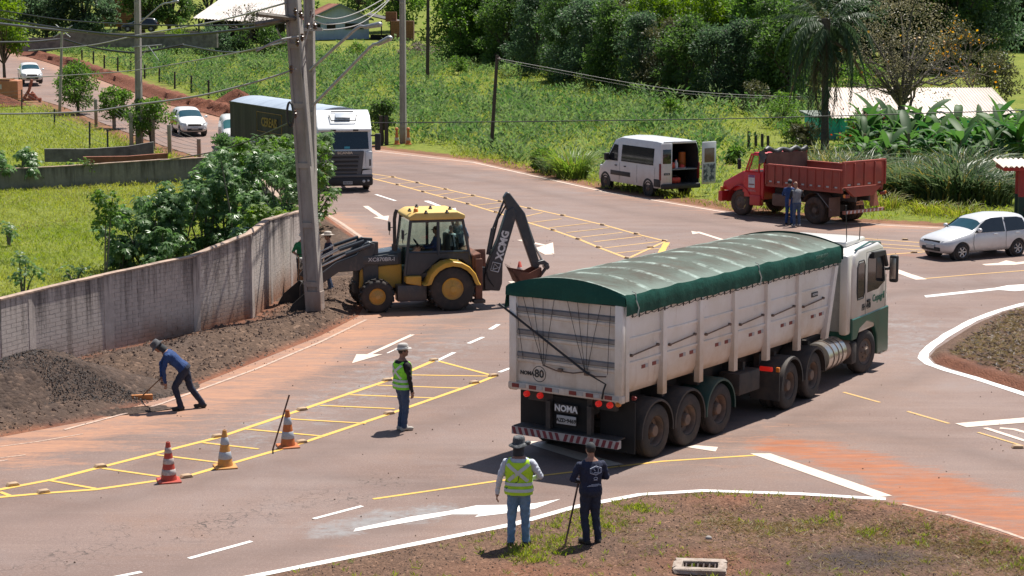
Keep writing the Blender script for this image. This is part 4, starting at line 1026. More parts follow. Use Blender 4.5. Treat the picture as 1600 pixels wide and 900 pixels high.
# ------------------------------------------------------------------ grain trailer
TRW=M('dusty_white_trailer',(0.80,0.78,0.75),0.5,col2=(0.7,0.66,0.6),scale=0.9,dirt=(0.47,0.32,0.19),dirt_h=(1.3,2.75),dirt_amt=1.0,bmp=0.05,bscale=6)
TRG=M('off_white_tailgate',(0.68,0.63,0.57),0.6,col2=(0.52,0.45,0.38),scale=1.6,dirt=(0.42,0.29,0.2),dirt_h=(1.2,2.2),dirt_amt=0.6)  # off-white gate paint, dustier towards the bottom
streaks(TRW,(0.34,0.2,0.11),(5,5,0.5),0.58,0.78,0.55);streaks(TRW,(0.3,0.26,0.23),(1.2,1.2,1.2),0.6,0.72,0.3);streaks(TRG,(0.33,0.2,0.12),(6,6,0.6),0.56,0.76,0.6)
RIBG=M('grey_rib',(0.22,0.21,0.21),0.6)
def tarp_mat(name,a,b,c,streak,bows=False):
    m,nt,bs=new_mat(name);vec=coords(nt,'Object')
    o=ramp_mix(nt,remap(nt,noise(nt,coords(nt,'Object',(0.8,0.5,1)),1.6,7,0.75,0.8),0.4,0.62),a,b)
    o=ramp_mix(nt,remap(nt,noise(nt,coords(nt,'Object',(2.4,0.7,1)),1.2,6,0.7,0.5),0.52,0.72),o,c)
    o=ramp_mix(nt,math_n(nt,'MULTIPLY',remap(nt,noise(nt,coords(nt,'Object',streak),3.0,4,0.7),0.62,0.75),0.55),o,tuple(min(1,k*2.2+0.03)for k in b))
    if bows:
        sp=nt.nodes.new('ShaderNodeSeparateXYZ');tc=nt.nodes.new('ShaderNodeTexCoord');nt.links.new(tc.outputs['Object'],sp.inputs[0])
        nz=noise(nt,coords(nt,'Object'),2.2,6,0.75)
        ph=math_n(nt,'ADD',math_n(nt,'MULTIPLY',sp.outputs[0],math.pi/0.93),math_n(nt,'MULTIPLY',nz,0.35))
        f=math_n(nt,'MULTIPLY',remap(nt,math_n(nt,'ABSOLUTE',math_n(nt,'COSINE',ph)),0.955,1.0),remap(nt,nz,0.42,0.6))
        e=math_n(nt,'ADD',math_n(nt,'ABSOLUTE',sp.outputs[1]),math_n(nt,'MULTIPLY',nz,0.9))
        o=ramp_mix(nt,math_n(nt,'MULTIPLY',remap(nt,e,1.25,1.7),0.75),o,(0.155,0.20,0.175))
        o=ramp_mix(nt,math_n(nt,'MULTIPLY',f,0.8),o,(0.36,0.44,0.40))
    nt.links.new(o,bs.inputs['Base Color']);bs.inputs['Roughness'].default_value=0.8 if bows else 0.6;bs.inputs['Specular IOR Level'].default_value=0.2
    bump(nt,bs,noise(nt,coords(nt,'Object',(1,0.4,1)),5,5,0.65),0.45,0.05)
    return m
TARP_T=tarp_mat('faded_tarp_top',(0.075,0.072,0.058),(0.09,0.11,0.092),(0.088,0.07,0.053),(1.2,0.4,1),True)
TARP_S=tarp_mat('green_tarp',(0.008,0.062,0.045),(0.010,0.075,0.055),(0.006,0.05,0.037),(14,14,0.4))
tr=thing('grain_trailer','long dusty white grain trailer under a green tarpaulin, seen from behind','trailer',(1.05,37.20,0),R(55.03))
ZB,ZT,LB,LT=1.36,3.05,8.50,8.98
posts=[0.0,1.42,2.84,4.26,5.68,7.1,8.5]
for s in(1,-1):
    y=1.24*s
    for i in range(6):
        a,b=posts[i],posts[i+1];bt=LT if i==5 else b
        mb=MB();prof=[(y-0.25*s,ZB+0.0),(y-0.10*s,ZB+0.05),(y-0.02*s,ZB+0.2),(y,ZB+0.42),(y,ZT)]
        rows=[]
        for t in np.linspace(0,1,5):
            sag=0.012*math.sin(math.pi*t)
            rows.append([(a+(b-a)*t+((bt-b)*t*(pz-ZB)/(ZT-ZB)),py+sag*s*(0.5+0.5*(pz>ZB+0.3)),pz)for py,pz in prof])
        mb.grid(rows);rows2=[[(p[0],p[1]-0.03*s,p[2])for p in r]for r in rows];mb.grid(rows2)
        p_=mb.build('side_panel',TRW,tr,50)
        mb=MB()
        for z in(2.0,2.46):mb.prism([(y-0.005*s,z-0.035),(y+0.028*s,z-0.02),(y+0.028*s,z+0.02),(y-0.005*s,z+0.035)],a+0.06,bt-0.07-(0.0 if i<5 else 0.25),'x')
        mb.build('panel_rib',TRW,p_,None)
        mb=MB();mb.cyl((a+0.25,y+0.05*s,2.15),(b-0.2,y+0.05*s,2.22),0.014,n=5);mb.cyl((a+0.25,y,2.15),(a+0.25,y+0.06*s,2.15),0.03,n=6);mb.cyl((b-0.2,y,2.22),(b-0.2,y+0.06*s,2.22),0.03,n=6);mb.build('tie_rod',RIM_D,p_,None)
        for xx in(a+0.72,a+1.12):bx('reflector',p_,RED_R,(xx,y+0.008*s,1.87),(0.13,0.02,0.07));bx('reflector',p_,PLATE,(xx+0.12,y+0.008*s,1.87),(0.1,0.02,0.07))
    for i,x in enumerate(posts):
        mb=MB();dx=(LT-LB)if i==6 else 0;zl=ZB-(0.06 if i in(0,6)else 0.13);w_=0.075 if i else 0.06;xo=0.06 if i==0 else(-0.06 if i==6 else 0)
        mb.grid([[(x+xo-w_,y-0.05*s,zl),(x+xo+w_,y-0.05*s,zl),(x+xo+w_,y+0.075*s,zl),(x+xo-w_,y+0.075*s,zl)],[(x+xo+dx-w_,y-0.05*s,ZT),(x+xo+dx+w_,y-0.05*s,ZT),(x+xo+dx+w_,y+0.075*s,ZT),(x+xo+dx-w_,y+0.075*s,ZT)]],closed=True)
        mb.bm.verts.ensure_lookup_table();mb.bm.faces.new(mb.bm.verts[:4]);mb.bm.faces.new(mb.bm.verts[4:8][::-1]);mb.build('side_post',TRW,tr,None)
    mb=MB();mb.box((LT/2,y+0.01*s,ZT+0.03),(LT,0.12,0.07),bev=0.01);mb.build('top_rail',TRW,tr,None)
    mb=MB()
    for k in range(38):mb.box((0.2+k*0.235,y+0.085*s,ZT-0.10-0.02*math.sin(k*1.7)),(0.018,0.02,0.14))
    mb.build('tarp_hooks',BLK,tr,None)['kind']='stuff'
    mb=MB();pts=[(0.15+k*0.118,y+0.088*s,ZT-0.135-0.03*abs(math.sin(k*math.pi/2)))for k in range(75)];mb.tube(pts,0.008,4);mb.build('lacing_rope',BLK,tr,None)
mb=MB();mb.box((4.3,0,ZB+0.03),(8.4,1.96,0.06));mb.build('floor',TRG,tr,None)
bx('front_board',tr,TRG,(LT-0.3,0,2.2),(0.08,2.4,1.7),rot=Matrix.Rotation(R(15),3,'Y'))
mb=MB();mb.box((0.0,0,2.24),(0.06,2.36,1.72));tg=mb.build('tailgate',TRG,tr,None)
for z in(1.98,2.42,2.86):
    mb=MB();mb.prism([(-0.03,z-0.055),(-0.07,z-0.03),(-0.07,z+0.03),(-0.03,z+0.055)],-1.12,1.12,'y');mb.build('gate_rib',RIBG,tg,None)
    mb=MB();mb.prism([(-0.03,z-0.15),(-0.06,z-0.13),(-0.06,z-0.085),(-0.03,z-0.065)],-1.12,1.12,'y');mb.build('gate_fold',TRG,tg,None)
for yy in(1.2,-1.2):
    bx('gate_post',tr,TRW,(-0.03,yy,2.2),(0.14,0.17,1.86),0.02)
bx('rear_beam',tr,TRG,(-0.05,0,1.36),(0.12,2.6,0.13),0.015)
for k,yy in enumerate((1.12,0.72,0.35,-0.2,-0.58,-1.0)):
    bx('reflector',tr,RED_R,(-0.117,yy,1.37),(0.012,0.16,0.075));bx('reflector',tr,PLATE,(-0.116,yy-0.16,1.37),(0.01,0.14,0.07))
for yy in(0.86,0.55,-0.78,-1.03):lamp(tr,(-0.13,yy,1.23),0.062,RED_L)
lamp(tr,(-0.1,-1.2,1.26),0.05,ORANGE_L,name='marker_light');lamp(tr,(0.3,-1.33,1.33),0.045,RED_R,(0,-1,0),'marker_light')
ropes=[((0.98,3.16),(0.5,1.83)),((0.75,3.16),(0.5,1.83)),((0.5,3.15),(0.48,1.83)),((0.24,3.15),(0.46,1.83)),((-0.05,3.13),(-0.46,1.8)),((-0.28,3.12),(-0.46,1.8)),((-0.54,3.11),(-0.48,1.8)),((-0.8,3.1),(-0.5,1.8)),((1.15,3.16),(0.96,1.9)),((-1.02,3.1),(-0.96,1.8))]
for(y0,z0),(y1,z1)in ropes:
    mb=MB();mb.tube([(-0.085,y0,z0),(-0.10,(y0+y1)/2,(z0+z1)/2),(-0.085,y1,z1)],0.0055,5);mb.build('rope',BLK,tr,None)
mb=MB();mb.tube([(-0.09,0.5,1.83),(-0.1,0.2,1.76),(-0.1,-0.2,1.75),(-0.09,-0.46,1.8),(-0.1,-0.7,1.74),(-0.09,-0.93,1.76)],0.014,5);mb.build('rope',RIM_D,tr,None)
mb=MB();mb.cyl((-0.12,1.5,2.93),(-0.13,-0.55,1.78),0.022,n=6);mb.cyl((-0.13,-0.55,1.78),(-0.12,-0.95,1.62),0.013,n=6);mb.build('tarp_crank_bar',BLK,tr,None)
mb=MB();mb.tube([(-0.1,-0.93,1.62),(-0.13,-0.9,1.5),(-0.12,-0.86,1.33)],0.018,5);mb.build('latch',BLK,tr,None)
for yy in(0.1,-0.5):bx('latch',tr,RIM_D,(-0.09,yy,1.77),(0.06,0.1,0.07),0.01)
text('NOMA',0.105,LETTER_B,tr,(-0.036,0.9,1.62),ROT_REAR,bold=0.004);text('80',0.22,LETTER_B,tr,(-0.037,0.62,1.63),ROT_REAR,bold=0.004)
mb=MB();mb.tube([(-0.036,0.62+0.15*math.cos(t),1.63+0.15*math.sin(t))for t in np.linspace(0,2*math.pi,22)],0.006,4);mb.build('speed_ring',LETTER_B,tr,None)
bx('maker_sign',tr,BLKD,(-0.02,0.0,1.02),(0.03,0.52,0.17),0.01);text('NOMA',0.17,LETTER_W,tr,(-0.04,0.0,1.02),ROT_REAR,bold=0.006)
bx('number_plate',tr,PLATE,(-0.02,0.0,0.80),(0.02,0.44,0.17),0.006);text('AZD·9469',0.105,LETTER_B,tr,(-0.034,0.0,0.79),ROT_REAR,bold=0.003)
for yy in(0.45,-0.45):bx('chassis_rail',tr,BLKD,(4.4,yy,1.12),(8.6,0.12,0.36))
for xx in(0.2,1.9,3.3,5.2,6.6,8.2):bx('cross_member',tr,BLKD,(xx,0,1.15),(0.1,2.0,0.18))
UNDER=M('black_underframe',(0.018,0.017,0.017),0.9)
bx('rear_panel',tr,UNDER,(0.12,0,0.88),(0.03,0.9,0.66));bx('mud_flap',tr,UNDER,(0.35,0.92,0.78),(0.03,0.78,0.95));bx('mud_flap',tr,UNDER,(0.35,-0.92,0.74),(0.03,0.78,1.0))
for yy in(0.42,-0.52):bx('bumper_bracket',tr,BLKD,(0.02,yy,0.78),(0.1,0.1,0.7))
mb=MB();mb.box((-0.05,0,0.48),(0.13,2.42,0.15));ub=mb.build('underrun_bar',M('white_bar',(0.45,0.4,0.38),0.6),tr,None)
STR=M('red_stripe',(0.2,0.03,0.04),0.6)
for k in range(17):
    y0=1.16-k*0.143;d=0.05 if k<8 else-0.05
    mb=MB();mb.prism([(y0,0.41),(y0-0.075,0.41),(y0-0.075+d,0.55),(y0+d,0.55)],-0.118,-0.116,'x');mb.build('stripe',STR,ub,None)
bx('step_plate',tr,BLKD,(0.06,0,0.565),(0.3,2.36,0.02))
FEND_G=M('dark_green_guard',(0.018,0.06,0.05),0.5)
for i,x in enumerate((1.2,2.45,3.7)):
    for s in(1,-1):
        wheel(tr,x,1.28*s,s,0.527,0.28,0.29,TYRE,RIM_D,'dish');wheel(tr,x,0.96*s,s,0.52,0.27,0.29,TYRE,RIM_D,'dish',n=16)
        mb=MB();rows=[]
        for t in np.linspace(R(-8),R(188),15):
            rows.append([(x+0.63*math.cos(t),yy*s,0.55+0.63*math.sin(t))for yy in(0.62,1.30,1.30,1.27)]if 0 else[(x+rr*math.cos(t),yy*s,0.55+rr*math.sin(t))for yy,rr in((0.64,0.62),(1.26,0.62),(1.31,0.60),(1.31,0.56))])
        mb.grid(rows);mb.build('mudguard',FEND_G if i==2 else BLKD,tr,60)
    bx('axle',tr,BLKD,(x,0,0.52),(0.13,2.0,0.13))
for yy in(0.62,-0.62):
    bx('landing_leg',tr,BLKD,(6.3,yy*1.2,0.78),(0.14,0.14,0.9));bx('leg_foot',tr,BLKD,(6.3,yy*1.2,0.33),(0.3,0.26,0.04))
bx('tool_box',tr,BLKD,(5.1,-0.95,0.85),(0.9,0.5,0.45),0.03);bx('tool_box',tr,BLKD,(5.1,0.95,0.85),(0.9,0.5,0.45),0.03)
ZS=3.30
def arch(y,x):return ZS+0.22*(1-(y/1.3)**2)+0.020*abs(math.cos(x*math.pi/0.93))**6-0.045*(1-abs(math.cos(x*math.pi/0.93)))*(1-(y/1.3)**2)
xs_=np.linspace(-0.05,LT+0.05,120);ys_=np.linspace(-1.3,1.3,25)
mb=MB();mb.grid([[(x,y,arch(y,x)+0.012*float(wob(x,y,2.0)))for y in ys_]for x in xs_]);mb.build('tarp',TARP_T,tr,80)
for s in(1,-1):
    mb=MB();rows=[]
    for x in xs_:
        lo=2.93+0.008*math.sin(x*5.3)+0.016*abs(math.sin(x*6.7));b=0.005*math.sin(x*6.7)+0.003*math.sin(x*17)
        rows.append([(x,1.3*s,arch(1.3,x)+0.012*float(wob(x,1.3*s,2.0))),(x,(1.335+b*0.3)*s,ZS-0.06),(x,(1.35+b)*s,ZS-0.2),(x,(1.345+b)*s,lo)])
    mb.grid(rows);mb.build('tarp_side',TARP_S,tr,80)
for x,zl,nm in((-0.06,3.12,'tarp_rear'),(LT+0.06,3.0,'tarp_front')):
    e=-1 if x<1 else 1
    mb=MB();rows=[[(x+0.0,y*1.02,arch(y,0)+0.003)for y in ys_],[(x+0.05*e,y*1.04,ZS-0.02)for y in ys_],[(x+(0.05+0.012*math.sin(y*7))*e,y*1.045,zl+0.012*math.sin(y*5))for y in ys_]];mb.grid(rows);mb.build(nm,TARP_S,tr,80)
mb=MB();mb.grid([[(-0.1-0.05*t,1.33+0.03*t,3.3-0.45*t),(0.2,1.37,3.28-0.36*t)]for t in np.linspace(0,1,5)]);mb.build('tarp_flap',TARP_S,tr,80)
WT=M('white_tarp_tear',(0.6,0.66,0.62),0.6)
for x in(0.25,5.1):
    mb=MB();mb.tube([(x,-1.28,ZS+0.06),(x+0.08,-1.31,ZS+0.03),(x+0.02,-1.36,ZS-0.1),(x+0.1,-1.37,ZS-0.25),(x+0.06,-1.365,ZS-0.4)],0.012,5);mb.build('torn_strap',WT,tr,60)
GREYL=M('faded_lettering',(0.12,0.22,0.17),0.7)
text('GRANELEIRO',0.1,GREYL,tr,(8.0,-1.372,3.19),ROT_RIGHT,ext=0.003);text('LONAS',0.075,GREYL,tr,(8.0,-1.372,3.07),ROT_RIGHT,ext=0.003)
bx('maker_badge',tr,LETTER_B,(7.9,-1.262,2.35),(0.28,0.02,0.1));text('NOMA',0.08,LETTER_W,tr,(7.9,-1.274,2.35),ROT_RIGHT)
# ------------------------------------------------------------------ tractor unit
CABW=M('white_cab_paint',(0.68,0.66,0.63),0.32,col2=(0.62,0.59,0.55),scale=1.4,dirt=(0.52,0.36,0.22),dirt_h=(1.2,2.6),dirt_amt=0.75,coat=0.3)
GREENP=M('green_cab_paint',(0.015,0.10,0.07),0.35,col2=(0.03,0.09,0.065),scale=3,dirt=(0.2,0.13,0.09),dirt_h=(0.3,1.0),dirt_amt=0.4,coat=0.3)
tk=thing('truck_tractor','white and green truck tractor coupled in front of the grain trailer','truck',(7.26,46.66,0),R(60.0))
mb=MB();mb.prism([(-0.95,1.02),(-0.95,2.70),(-0.86,2.90),(-0.6,3.0),(0.75,3.04),(1.05,2.93),(1.2,2.72),(1.42,1.9),(1.46,1.02)],-1.22,1.22,'y',0.07,seg=3);mb.build('cab',CABW,tk,40)
mb=MB();mb.prism([(-0.97,0.92),(-0.97,1.42),(1.48,1.42),(1.5,0.34),(0.76,0.34),(0.72,0.8),(0.5,1.13),(0.0,1.25),(-0.5,1.13),(-0.68,0.92)],-1.24,1.24,'y',0.02);mb.build('lower_panel',GREENP,tk,35)
bx('bumper',tk,GREENP,(1.42,0,0.5),(0.34,2.46,0.42),0.06);bx('bumper_trim',tk,CHROME,(1.36,0,0.30),(0.5,2.4,0.05),0.02)
bx('roof_visor',tk,CABW,(0.2,0,3.07),(1.3,1.7,0.14),0.06);bx('roof_hatch',tk,CABW,(-0.35,0.2,3.1),(0.5,0.7,0.12),0.05)
mb=MB();mb.tube([(-0.75,-1.17,3.0),(0.2,-1.17,3.09),(1.0,-1.14,3.0),(1.25,-1.12,2.8)],0.022,6);mb.tube([(1.2,-1.1,2.9),(1.28,0,2.97),(1.2,1.1,2.9)],0.03,6);mb.build('roof_edge_trim',GREENP,tk,None)
for s in(1,-1):
    mb=MB();mb.prism([(-0.62,1.86),(-0.66,2.0),(-0.66,2.58),(-0.58,2.68),(-0.3,2.68),(-0.24,2.58),(-0.24,1.98),(-0.3,1.86)],1.212*s,1.232*s,'y',0.004);w_=mb.build('side_window',GLASS_D,tk,None)
    mb=MB();pr=[(-0.65,1.83),(-0.70,2.0),(-0.70,2.60),(-0.61,2.72),(-0.28,2.72),(-0.20,2.60),(-0.20,1.96),(-0.27,1.83)]
    mb.tube([(x,1.224*s,z)for x,z in pr+pr[:1]],0.018,5);mb.build('window_seal',BLK,w_,None)
    mb=MB();mb.prism([(0.0,1.92),(-0.02,2.72),(0.1,2.82),(0.92,2.76),(1.06,2.55),(1.2,2.06),(0.7,1.92)],1.212*s,1.233*s,'y',0.004);w_=mb.build('door_window',GLASS_D,tk,None)
    mb=MB();mb.prism([(0.2,2.70),(0.2,2.86),(1.0,2.82),(1.24,2.42),(1.15,2.40),(0.94,2.70)],1.22*s,1.30*s,'y',0.01);mb.build('window_deflector',BLK,w_,None)
    mb=MB()
    for a,b in(((-0.1,1.42),(-0.1,2.88)),((-0.1,2.88),(1.0,2.86)),((1.26,1.42),(1.3,2.2))):mb.cyl((a[0],1.218*s,a[1]),(b[0],1.218*s,b[1]),0.008,n=5)
    mb.build('door_gap',BLK,tk,None)
    bx('door_handle',tk,BLK,(0.08,1.23*s,1.72),(0.2,0.04,0.06),0.01)
    mb=MB();mb.cyl((1.22,1.2*s,2.34),(1.32,1.36*s,2.34),0.04,n=8);mb.build('mirror_arm',BLK,tk,50)
    mb=MB();mb.box((1.32,1.40*s,2.34),(0.14,0.21,0.66),bev=0.05,seg=3);mr=mb.build('mirror',BLK,tk,50)
    bx('mirror_glass',mr,CHROME,(1.247,1.40*s,2.35),(0.006,0.14,0.5),0.002)
    wheel(tk,0,1.22*s,s,0.52,0.30,0.30,TYRE,RIM_D,'flat',steer=R(-9))
    mb=MB();rows=[[(0.62*math.cos(t),yy*s,0.54+0.62*math.sin(t))for yy in(0.75,1.2)]for t in np.linspace(R(5),R(175),12)];mb.grid(rows);mb.build('wheel_arch',BLK,tk,60)
    for k,x in enumerate((-3.36,-4.72)):
        wheel(tk,x,1.24*s,s,0.52,0.28,0.29,TYRE,RIM_D,'dish');wheel(tk,x,0.93*s,s,0.515,0.27,0.29,TYRE,RIM_D,'dish',n=16)
        mb=MB();rows=[[(x+rr*math.cos(t),yy*s,0.54+rr*math.sin(t))for yy,rr in((0.6,0.63),(1.25,0.63),(1.3,0.61),(1.3,0.56))]for t in np.linspace(R(-2),R(182),15)];mb.grid(rows);mb.build('mudguard',BLKD,tk,60)
    mb=MB();mb.cyl((-2.45,0.92*s,0.72),(-1.35,0.92*s,0.72),0.34,n=28);ft=mb.build('fuel_tank',CHROME,tk,50)
    for x in(-2.15,-1.85,-1.6):
        mb=MB();mb.lathe([(0.343,-0.02),(0.352,-0.015),(0.352,0.015),(0.343,0.02)],(x,0.92*s,0.72),Matrix.Rotation(R(90),3,'Y'),28);mb.build('tank_strap',RIM_D,ft,50)
    mb=MB();mb.cyl((-1.2,0.95*s,0.68),(-0.78,0.95*s,0.68),0.25,n=22);mb.build('air_tank',M('dusty_tan_steel',(0.3,0.19,0.13),0.7,col2=(0.2,0.13,0.09)),tk,50)
    bx('chassis_rail',tk,BLKD,(-2.6,0.42*s,0.88),(5.0,0.1,0.26))
    bx('mud_flap',tk,BLKD,(-5.42,0.95*s,0.62),(0.03,0.66,0.62))
    bx('tail_light',tk,RED_L,(-5.44,0.98*s,0.98),(0.06,0.30,0.10),0.02);bx('side_marker',tk,ORANGE_L,(-5.42,1.24*s,0.98),(0.06,0.08,0.1),0.01)
    bx('cab_fairing',tk,CABW,(-1.12,1.1*s,2.0),(0.3,0.2,1.86),0.06)
    bx('cab_step',tk,BLKD,(-0.75,1.1*s,0.6),(0.3,0.24,0.5),0.03)
bx('rear_beam',tk,BLKD,(-5.3,0,0.85),(0.14,1.6,0.2));bx('fifth_wheel',tk,BLKD,(-4.0,0,1.12),(1.0,0.9,0.12),0.04)
bx('deck_plate',tk,CHROME,(-2.6,0,1.03),(1.0,0.8,0.02));bx('axle',tk,BLKD,(-3.36,0,0.52),(0.2,1.8,0.2));bx('axle',tk,BLKD,(-4.72,0,0.52),(0.2,1.8,0.2));bx('axle',tk,BLKD,(0,0,0.5),(0.14,1.8,0.14));bx('gearbox',tk,BLKD,(-0.3,0,0.85),(1.6,0.8,0.5),0.08)
bx('cab_back_wall',tk,M('grey_cab_back',(0.4,0.39,0.37),0.6),(-0.97,0,2.0),(0.05,2.1,1.8),0.02)
for yy in(0.25,0.0,-0.3):
    mb=MB();mb.tube([(-1.0,yy,1.75),(-1.25,yy+0.1,1.35),(-1.7,yy+0.05,1.2),(-2.0,yy,1.5)],0.022,6);mb.build('air_hose',BLK,tk,60)
mb=MB();mb.cyl((-0.3,-0.8,3.05),(-0.55,-0.85,4.0),0.012,n=5);mb.build('antenna',BLK,tk,None)
mb=MB();mb.cyl((0.4,-0.85,3.1),(0.35,-0.88,3.5),0.012,n=5);mb.build('antenna',BLK,tk,None)
bx('windscreen',tk,GLASS_D,(1.335,0,2.3),(0.02,2.1,0.8),rot=Matrix.Rotation(R(-14.5),3,'Y'))
GRN_T=M('green_lettering',(0.03,0.16,0.10),0.5)
text('Copagril',0.24,GRN_T,tk,(0.78,-1.226,1.72),ROT_RIGHT,bold=0.004);text('FH 440',0.2,LETTER_B,tk,(-0.05,-1.226,1.60),ROT_RIGHT,bold=0.006)
# ------------------------------------------------------------------ backhoe loader
BHY=M('backhoe_yellow',(0.62,0.34,0.03),0.45,col2=(0.54,0.3,0.035),scale=2.5,dirt=(0.32,0.19,0.11),dirt_h=(0.3,1.5),dirt_amt=0.6)
BHC=M('charcoal_paint',(0.035,0.042,0.052),0.4,col2=(0.05,0.055,0.062),scale=2,dirt=(0.14,0.09,0.065),dirt_h=(0.2,1.6),dirt_amt=0.5)
streaks(BHY,(0.3,0.19,0.10),(2,2,2),0.55,0.7,0.6);streaks(BHC,(0.2,0.15,0.12),(2.5,2.5,1.2),0.56,0.72,0.45);streaks(BHC,(0.14,0.07,0.045),(9,9,3),0.66,0.74,0.8)
ROOFY=M('sunbleached_yellow',(0.66,0.46,0.14),0.5,col2=(0.6,0.4,0.12))
RUST=M('rusty_steel',(0.17,0.07,0.045),0.85,col2=(0.10,0.045,0.03),scale=3,bmp=0.2)
BGL=thin_glass('cab_glass',(0.86,0.95,0.92),0.10)
bh=thing('backhoe_loader','yellow and charcoal backhoe loader with folded boom, parked across the lane','backhoe',(-1.93,56.30,0),R(194))
for s in(1,-1):
    wheel(bh,0,1.12*s,s,0.63,0.46,0.31,TYRE,BHY,'flat',lug=18);wheel(bh,2.12,0.98*s,s,0.46,0.32,0.235,TYRE,BHY,'flat',lug=16)
    mb=MB();pr=[];
    for t in np.linspace(R(12),R(168),9):pr.append((0.76*math.cos(t),0.66+0.76*math.sin(t)))
    rows=[[(x,0.62*s,z),(x,1.16*s,z),(x*0.98,1.19*s,z-0.02),(x*0.84,1.19*s,0.66+(z-0.66)*0.82)]for x,z in[(0.86,0.78)]+pr+[(-0.8,0.74)]]
    mb.grid(rows);mb.build('fender',BHY,bh,40)
    mb=MB();mb.prism([(0.86,0.72),(0.86,1.0),(1.30,1.0),(1.3,0.8)],0.62*s,0.95*s,'y',0.02);mb.build('sill',BHY,bh,None)
    mb=MB();mb.prism([(1.28,1.0),(1.28,1.62),(-0.55,1.62),(-0.62,1.15),(-0.35,1.42),(0.3,1.46),(0.75,1.1),(0.86,1.0)],0.76*s,0.80*s,'y',0.01);mb.build('door_lower',BHC,bh,None)
    mb=MB();mb.plate([(0.38,0.79*s,1.66),(1.18,0.79*s,1.66),(1.08,0.77*s,2.5),(0.38,0.77*s,2.5)],0.006);mb.build('door_window',BGL,bh,None)
    mb=MB();mb.plate([(-0.46,0.79*s,1.66),(0.30,0.79*s,1.66),(0.30,0.77*s,2.5),(-0.32,0.77*s,2.5)],0.006);mb.build('rear_side_window',BGL,bh,None)
    mb=MB()
    for a,b in(((1.30,1.0),(1.12,2.56)),((0.34,1.55),(0.34,2.56)),((-0.64,1.1),(-0.36,2.56)),((-0.52,1.64),(1.24,1.64)),((-0.36,2.53),(1.12,2.53))):mb.cyl((a[0],0.79*s,a[1]),(b[0],0.77*s,b[1]),0.045,n=6)
    mb.build('cab_pillars',BHC,bh,50)
    mb=MB();mb.tube([(1.25,0.85*s,2.2),(1.4,1.0*s,2.15),(1.4,1.02*s,1.95)],0.014,5);mb.box((1.4,1.03*s,2.2),(0.06,0.16,0.28),bev=0.02);mb.build('mirror',BLK,bh,None)
    mb=MB();mb.prism([(2.28,1.98),(2.10,1.90),(2.2,1.45),(2.55,1.16),(3.15,1.14),(3.75,0.74),(3.9,0.30),(4.1,0.28),(4.08,0.62),(3.85,0.98),(3.2,1.42),(2.62,1.62),(2.42,1.92)],0.50*s,0.60*s,'y',0.015);mb.build('loader_arm',BHC,bh,35)
    mb=MB();mb.cyl((2.25,0.66*s,1.88),(2.95,0.66*s,1.64),0.055,n=10);mb.build('lift_cylinder',BHC,bh,50)
    mb=MB();mb.cyl((2.95,0.66*s,1.64),(3.7,0.66*s,1.30),0.03,n=8);mb.build('cylinder_rod',CHROME,bh,50)
    mb=MB();mb.cyl((2.4,0.5*s,1.98),(3.1,0.5*s,1.76),0.05,n=10);mb.build('tilt_cylinder',BHC,bh,50)
    mb=MB();mb.cyl((3.1,0.5*s,1.76),(3.62,0.5*s,1.52),0.028,n=8);mb.build('cylinder_rod',CHROME,bh,50)
    mb=MB();mb.prism([(3.55,1.55),(3.7,1.52),(4.1,0.95),(4.0,0.88),(3.62,1.32)],0.44*s,0.52*s,'y',0.01);mb.build('tilt_link',BHC,bh,None)
    mb=MB();mb.prism([(2.0,0.5),(2.0,1.95),(2.32,1.98),(2.45,1.5),(2.42,0.55)],0.42*s,0.5*s,'y',0.01);mb.build('loader_tower',BHC,bh,None)
    bx('headlight',bh,CLEAR_L,(1.16,0.72*s,2.62),(0.05,0.12,0.08),0.02)
mb=MB();mb.prism([(1.18,2.56),(1.2,2.66),(1.0,2.78),(-0.2,2.78),(-0.44,2.68),(-0.42,2.56)],-0.86,0.86,'y',0.05,seg=2);mb.build('cab_roof',ROOFY,bh,40)
for x,yy in((1.1,0.5),(0.7,0.84),(0.7,-0.5),(0.1,0.84),(-0.1,0.3),(0.4,0.0)):
    mb=MB();mb.lathe([(0.05,0),(0.06,0.03),(0.035,0.05),(0.03,0.09),(0,0.1)],(x,yy,2.74 if abs(yy)>0.7 else 2.775),n=8);mb.build('roof_bolt',BLK,bh,50)
mb=MB();mb.lathe([(0.07,0),(0.065,0.09),(0.03,0.13),(0,0.135)],(0.95,0.65,2.76),n=12);mb.build('beacon',ORANGE_L,bh,50)
bx('cab_floor',bh,BHC,(0.35,0,1.0),(1.9,1.5,0.12));bx('cab_body',bh,BHC,(0.35,0,0.88),(1.9,1.2,0.5),0.04)
mb=MB();mb.plate([(1.30,-0.72,1.1),(1.30,0.72,1.1),(1.14,0.7,2.5),(1.14,-0.7,2.5)],0.008);mb.build('front_window',BGL,bh,None)
mb=MB();mb.plate([(-0.58,0.72,1.3),(-0.58,-0.72,1.3),(-0.38,-0.7,2.5),(-0.38,0.7,2.5)],0.008);mb.build('rear_window',BGL,bh,None)
bx('seat',bh,BLK,(0.2,0,1.38),(0.5,0.5,0.14),0.05);bx('seat_back',bh,BLK,(-0.06,0,1.75),(0.14,0.5,0.66),0.05);bx('seat_post',bh,BLK,(0.2,0,1.18),(0.3,0.3,0.3))
bx('dashboard',bh,BLK,(0.98,0,1.45),(0.26,0.6,0.4),0.05)
mb=MB();q=Matrix.Rotation(R(-55),3,'Y');mb.tube([Vector((0.78,0,1.78))+q@Vector((0.19*math.cos(t),0.19*math.sin(t),0))for t in np.linspace(0,6.283,20)],0.016,5);mb.cyl((0.78,0,1.78),(0.95,0,1.6),0.025,n=6);mb.build('steering_wheel',BLK,bh,60)
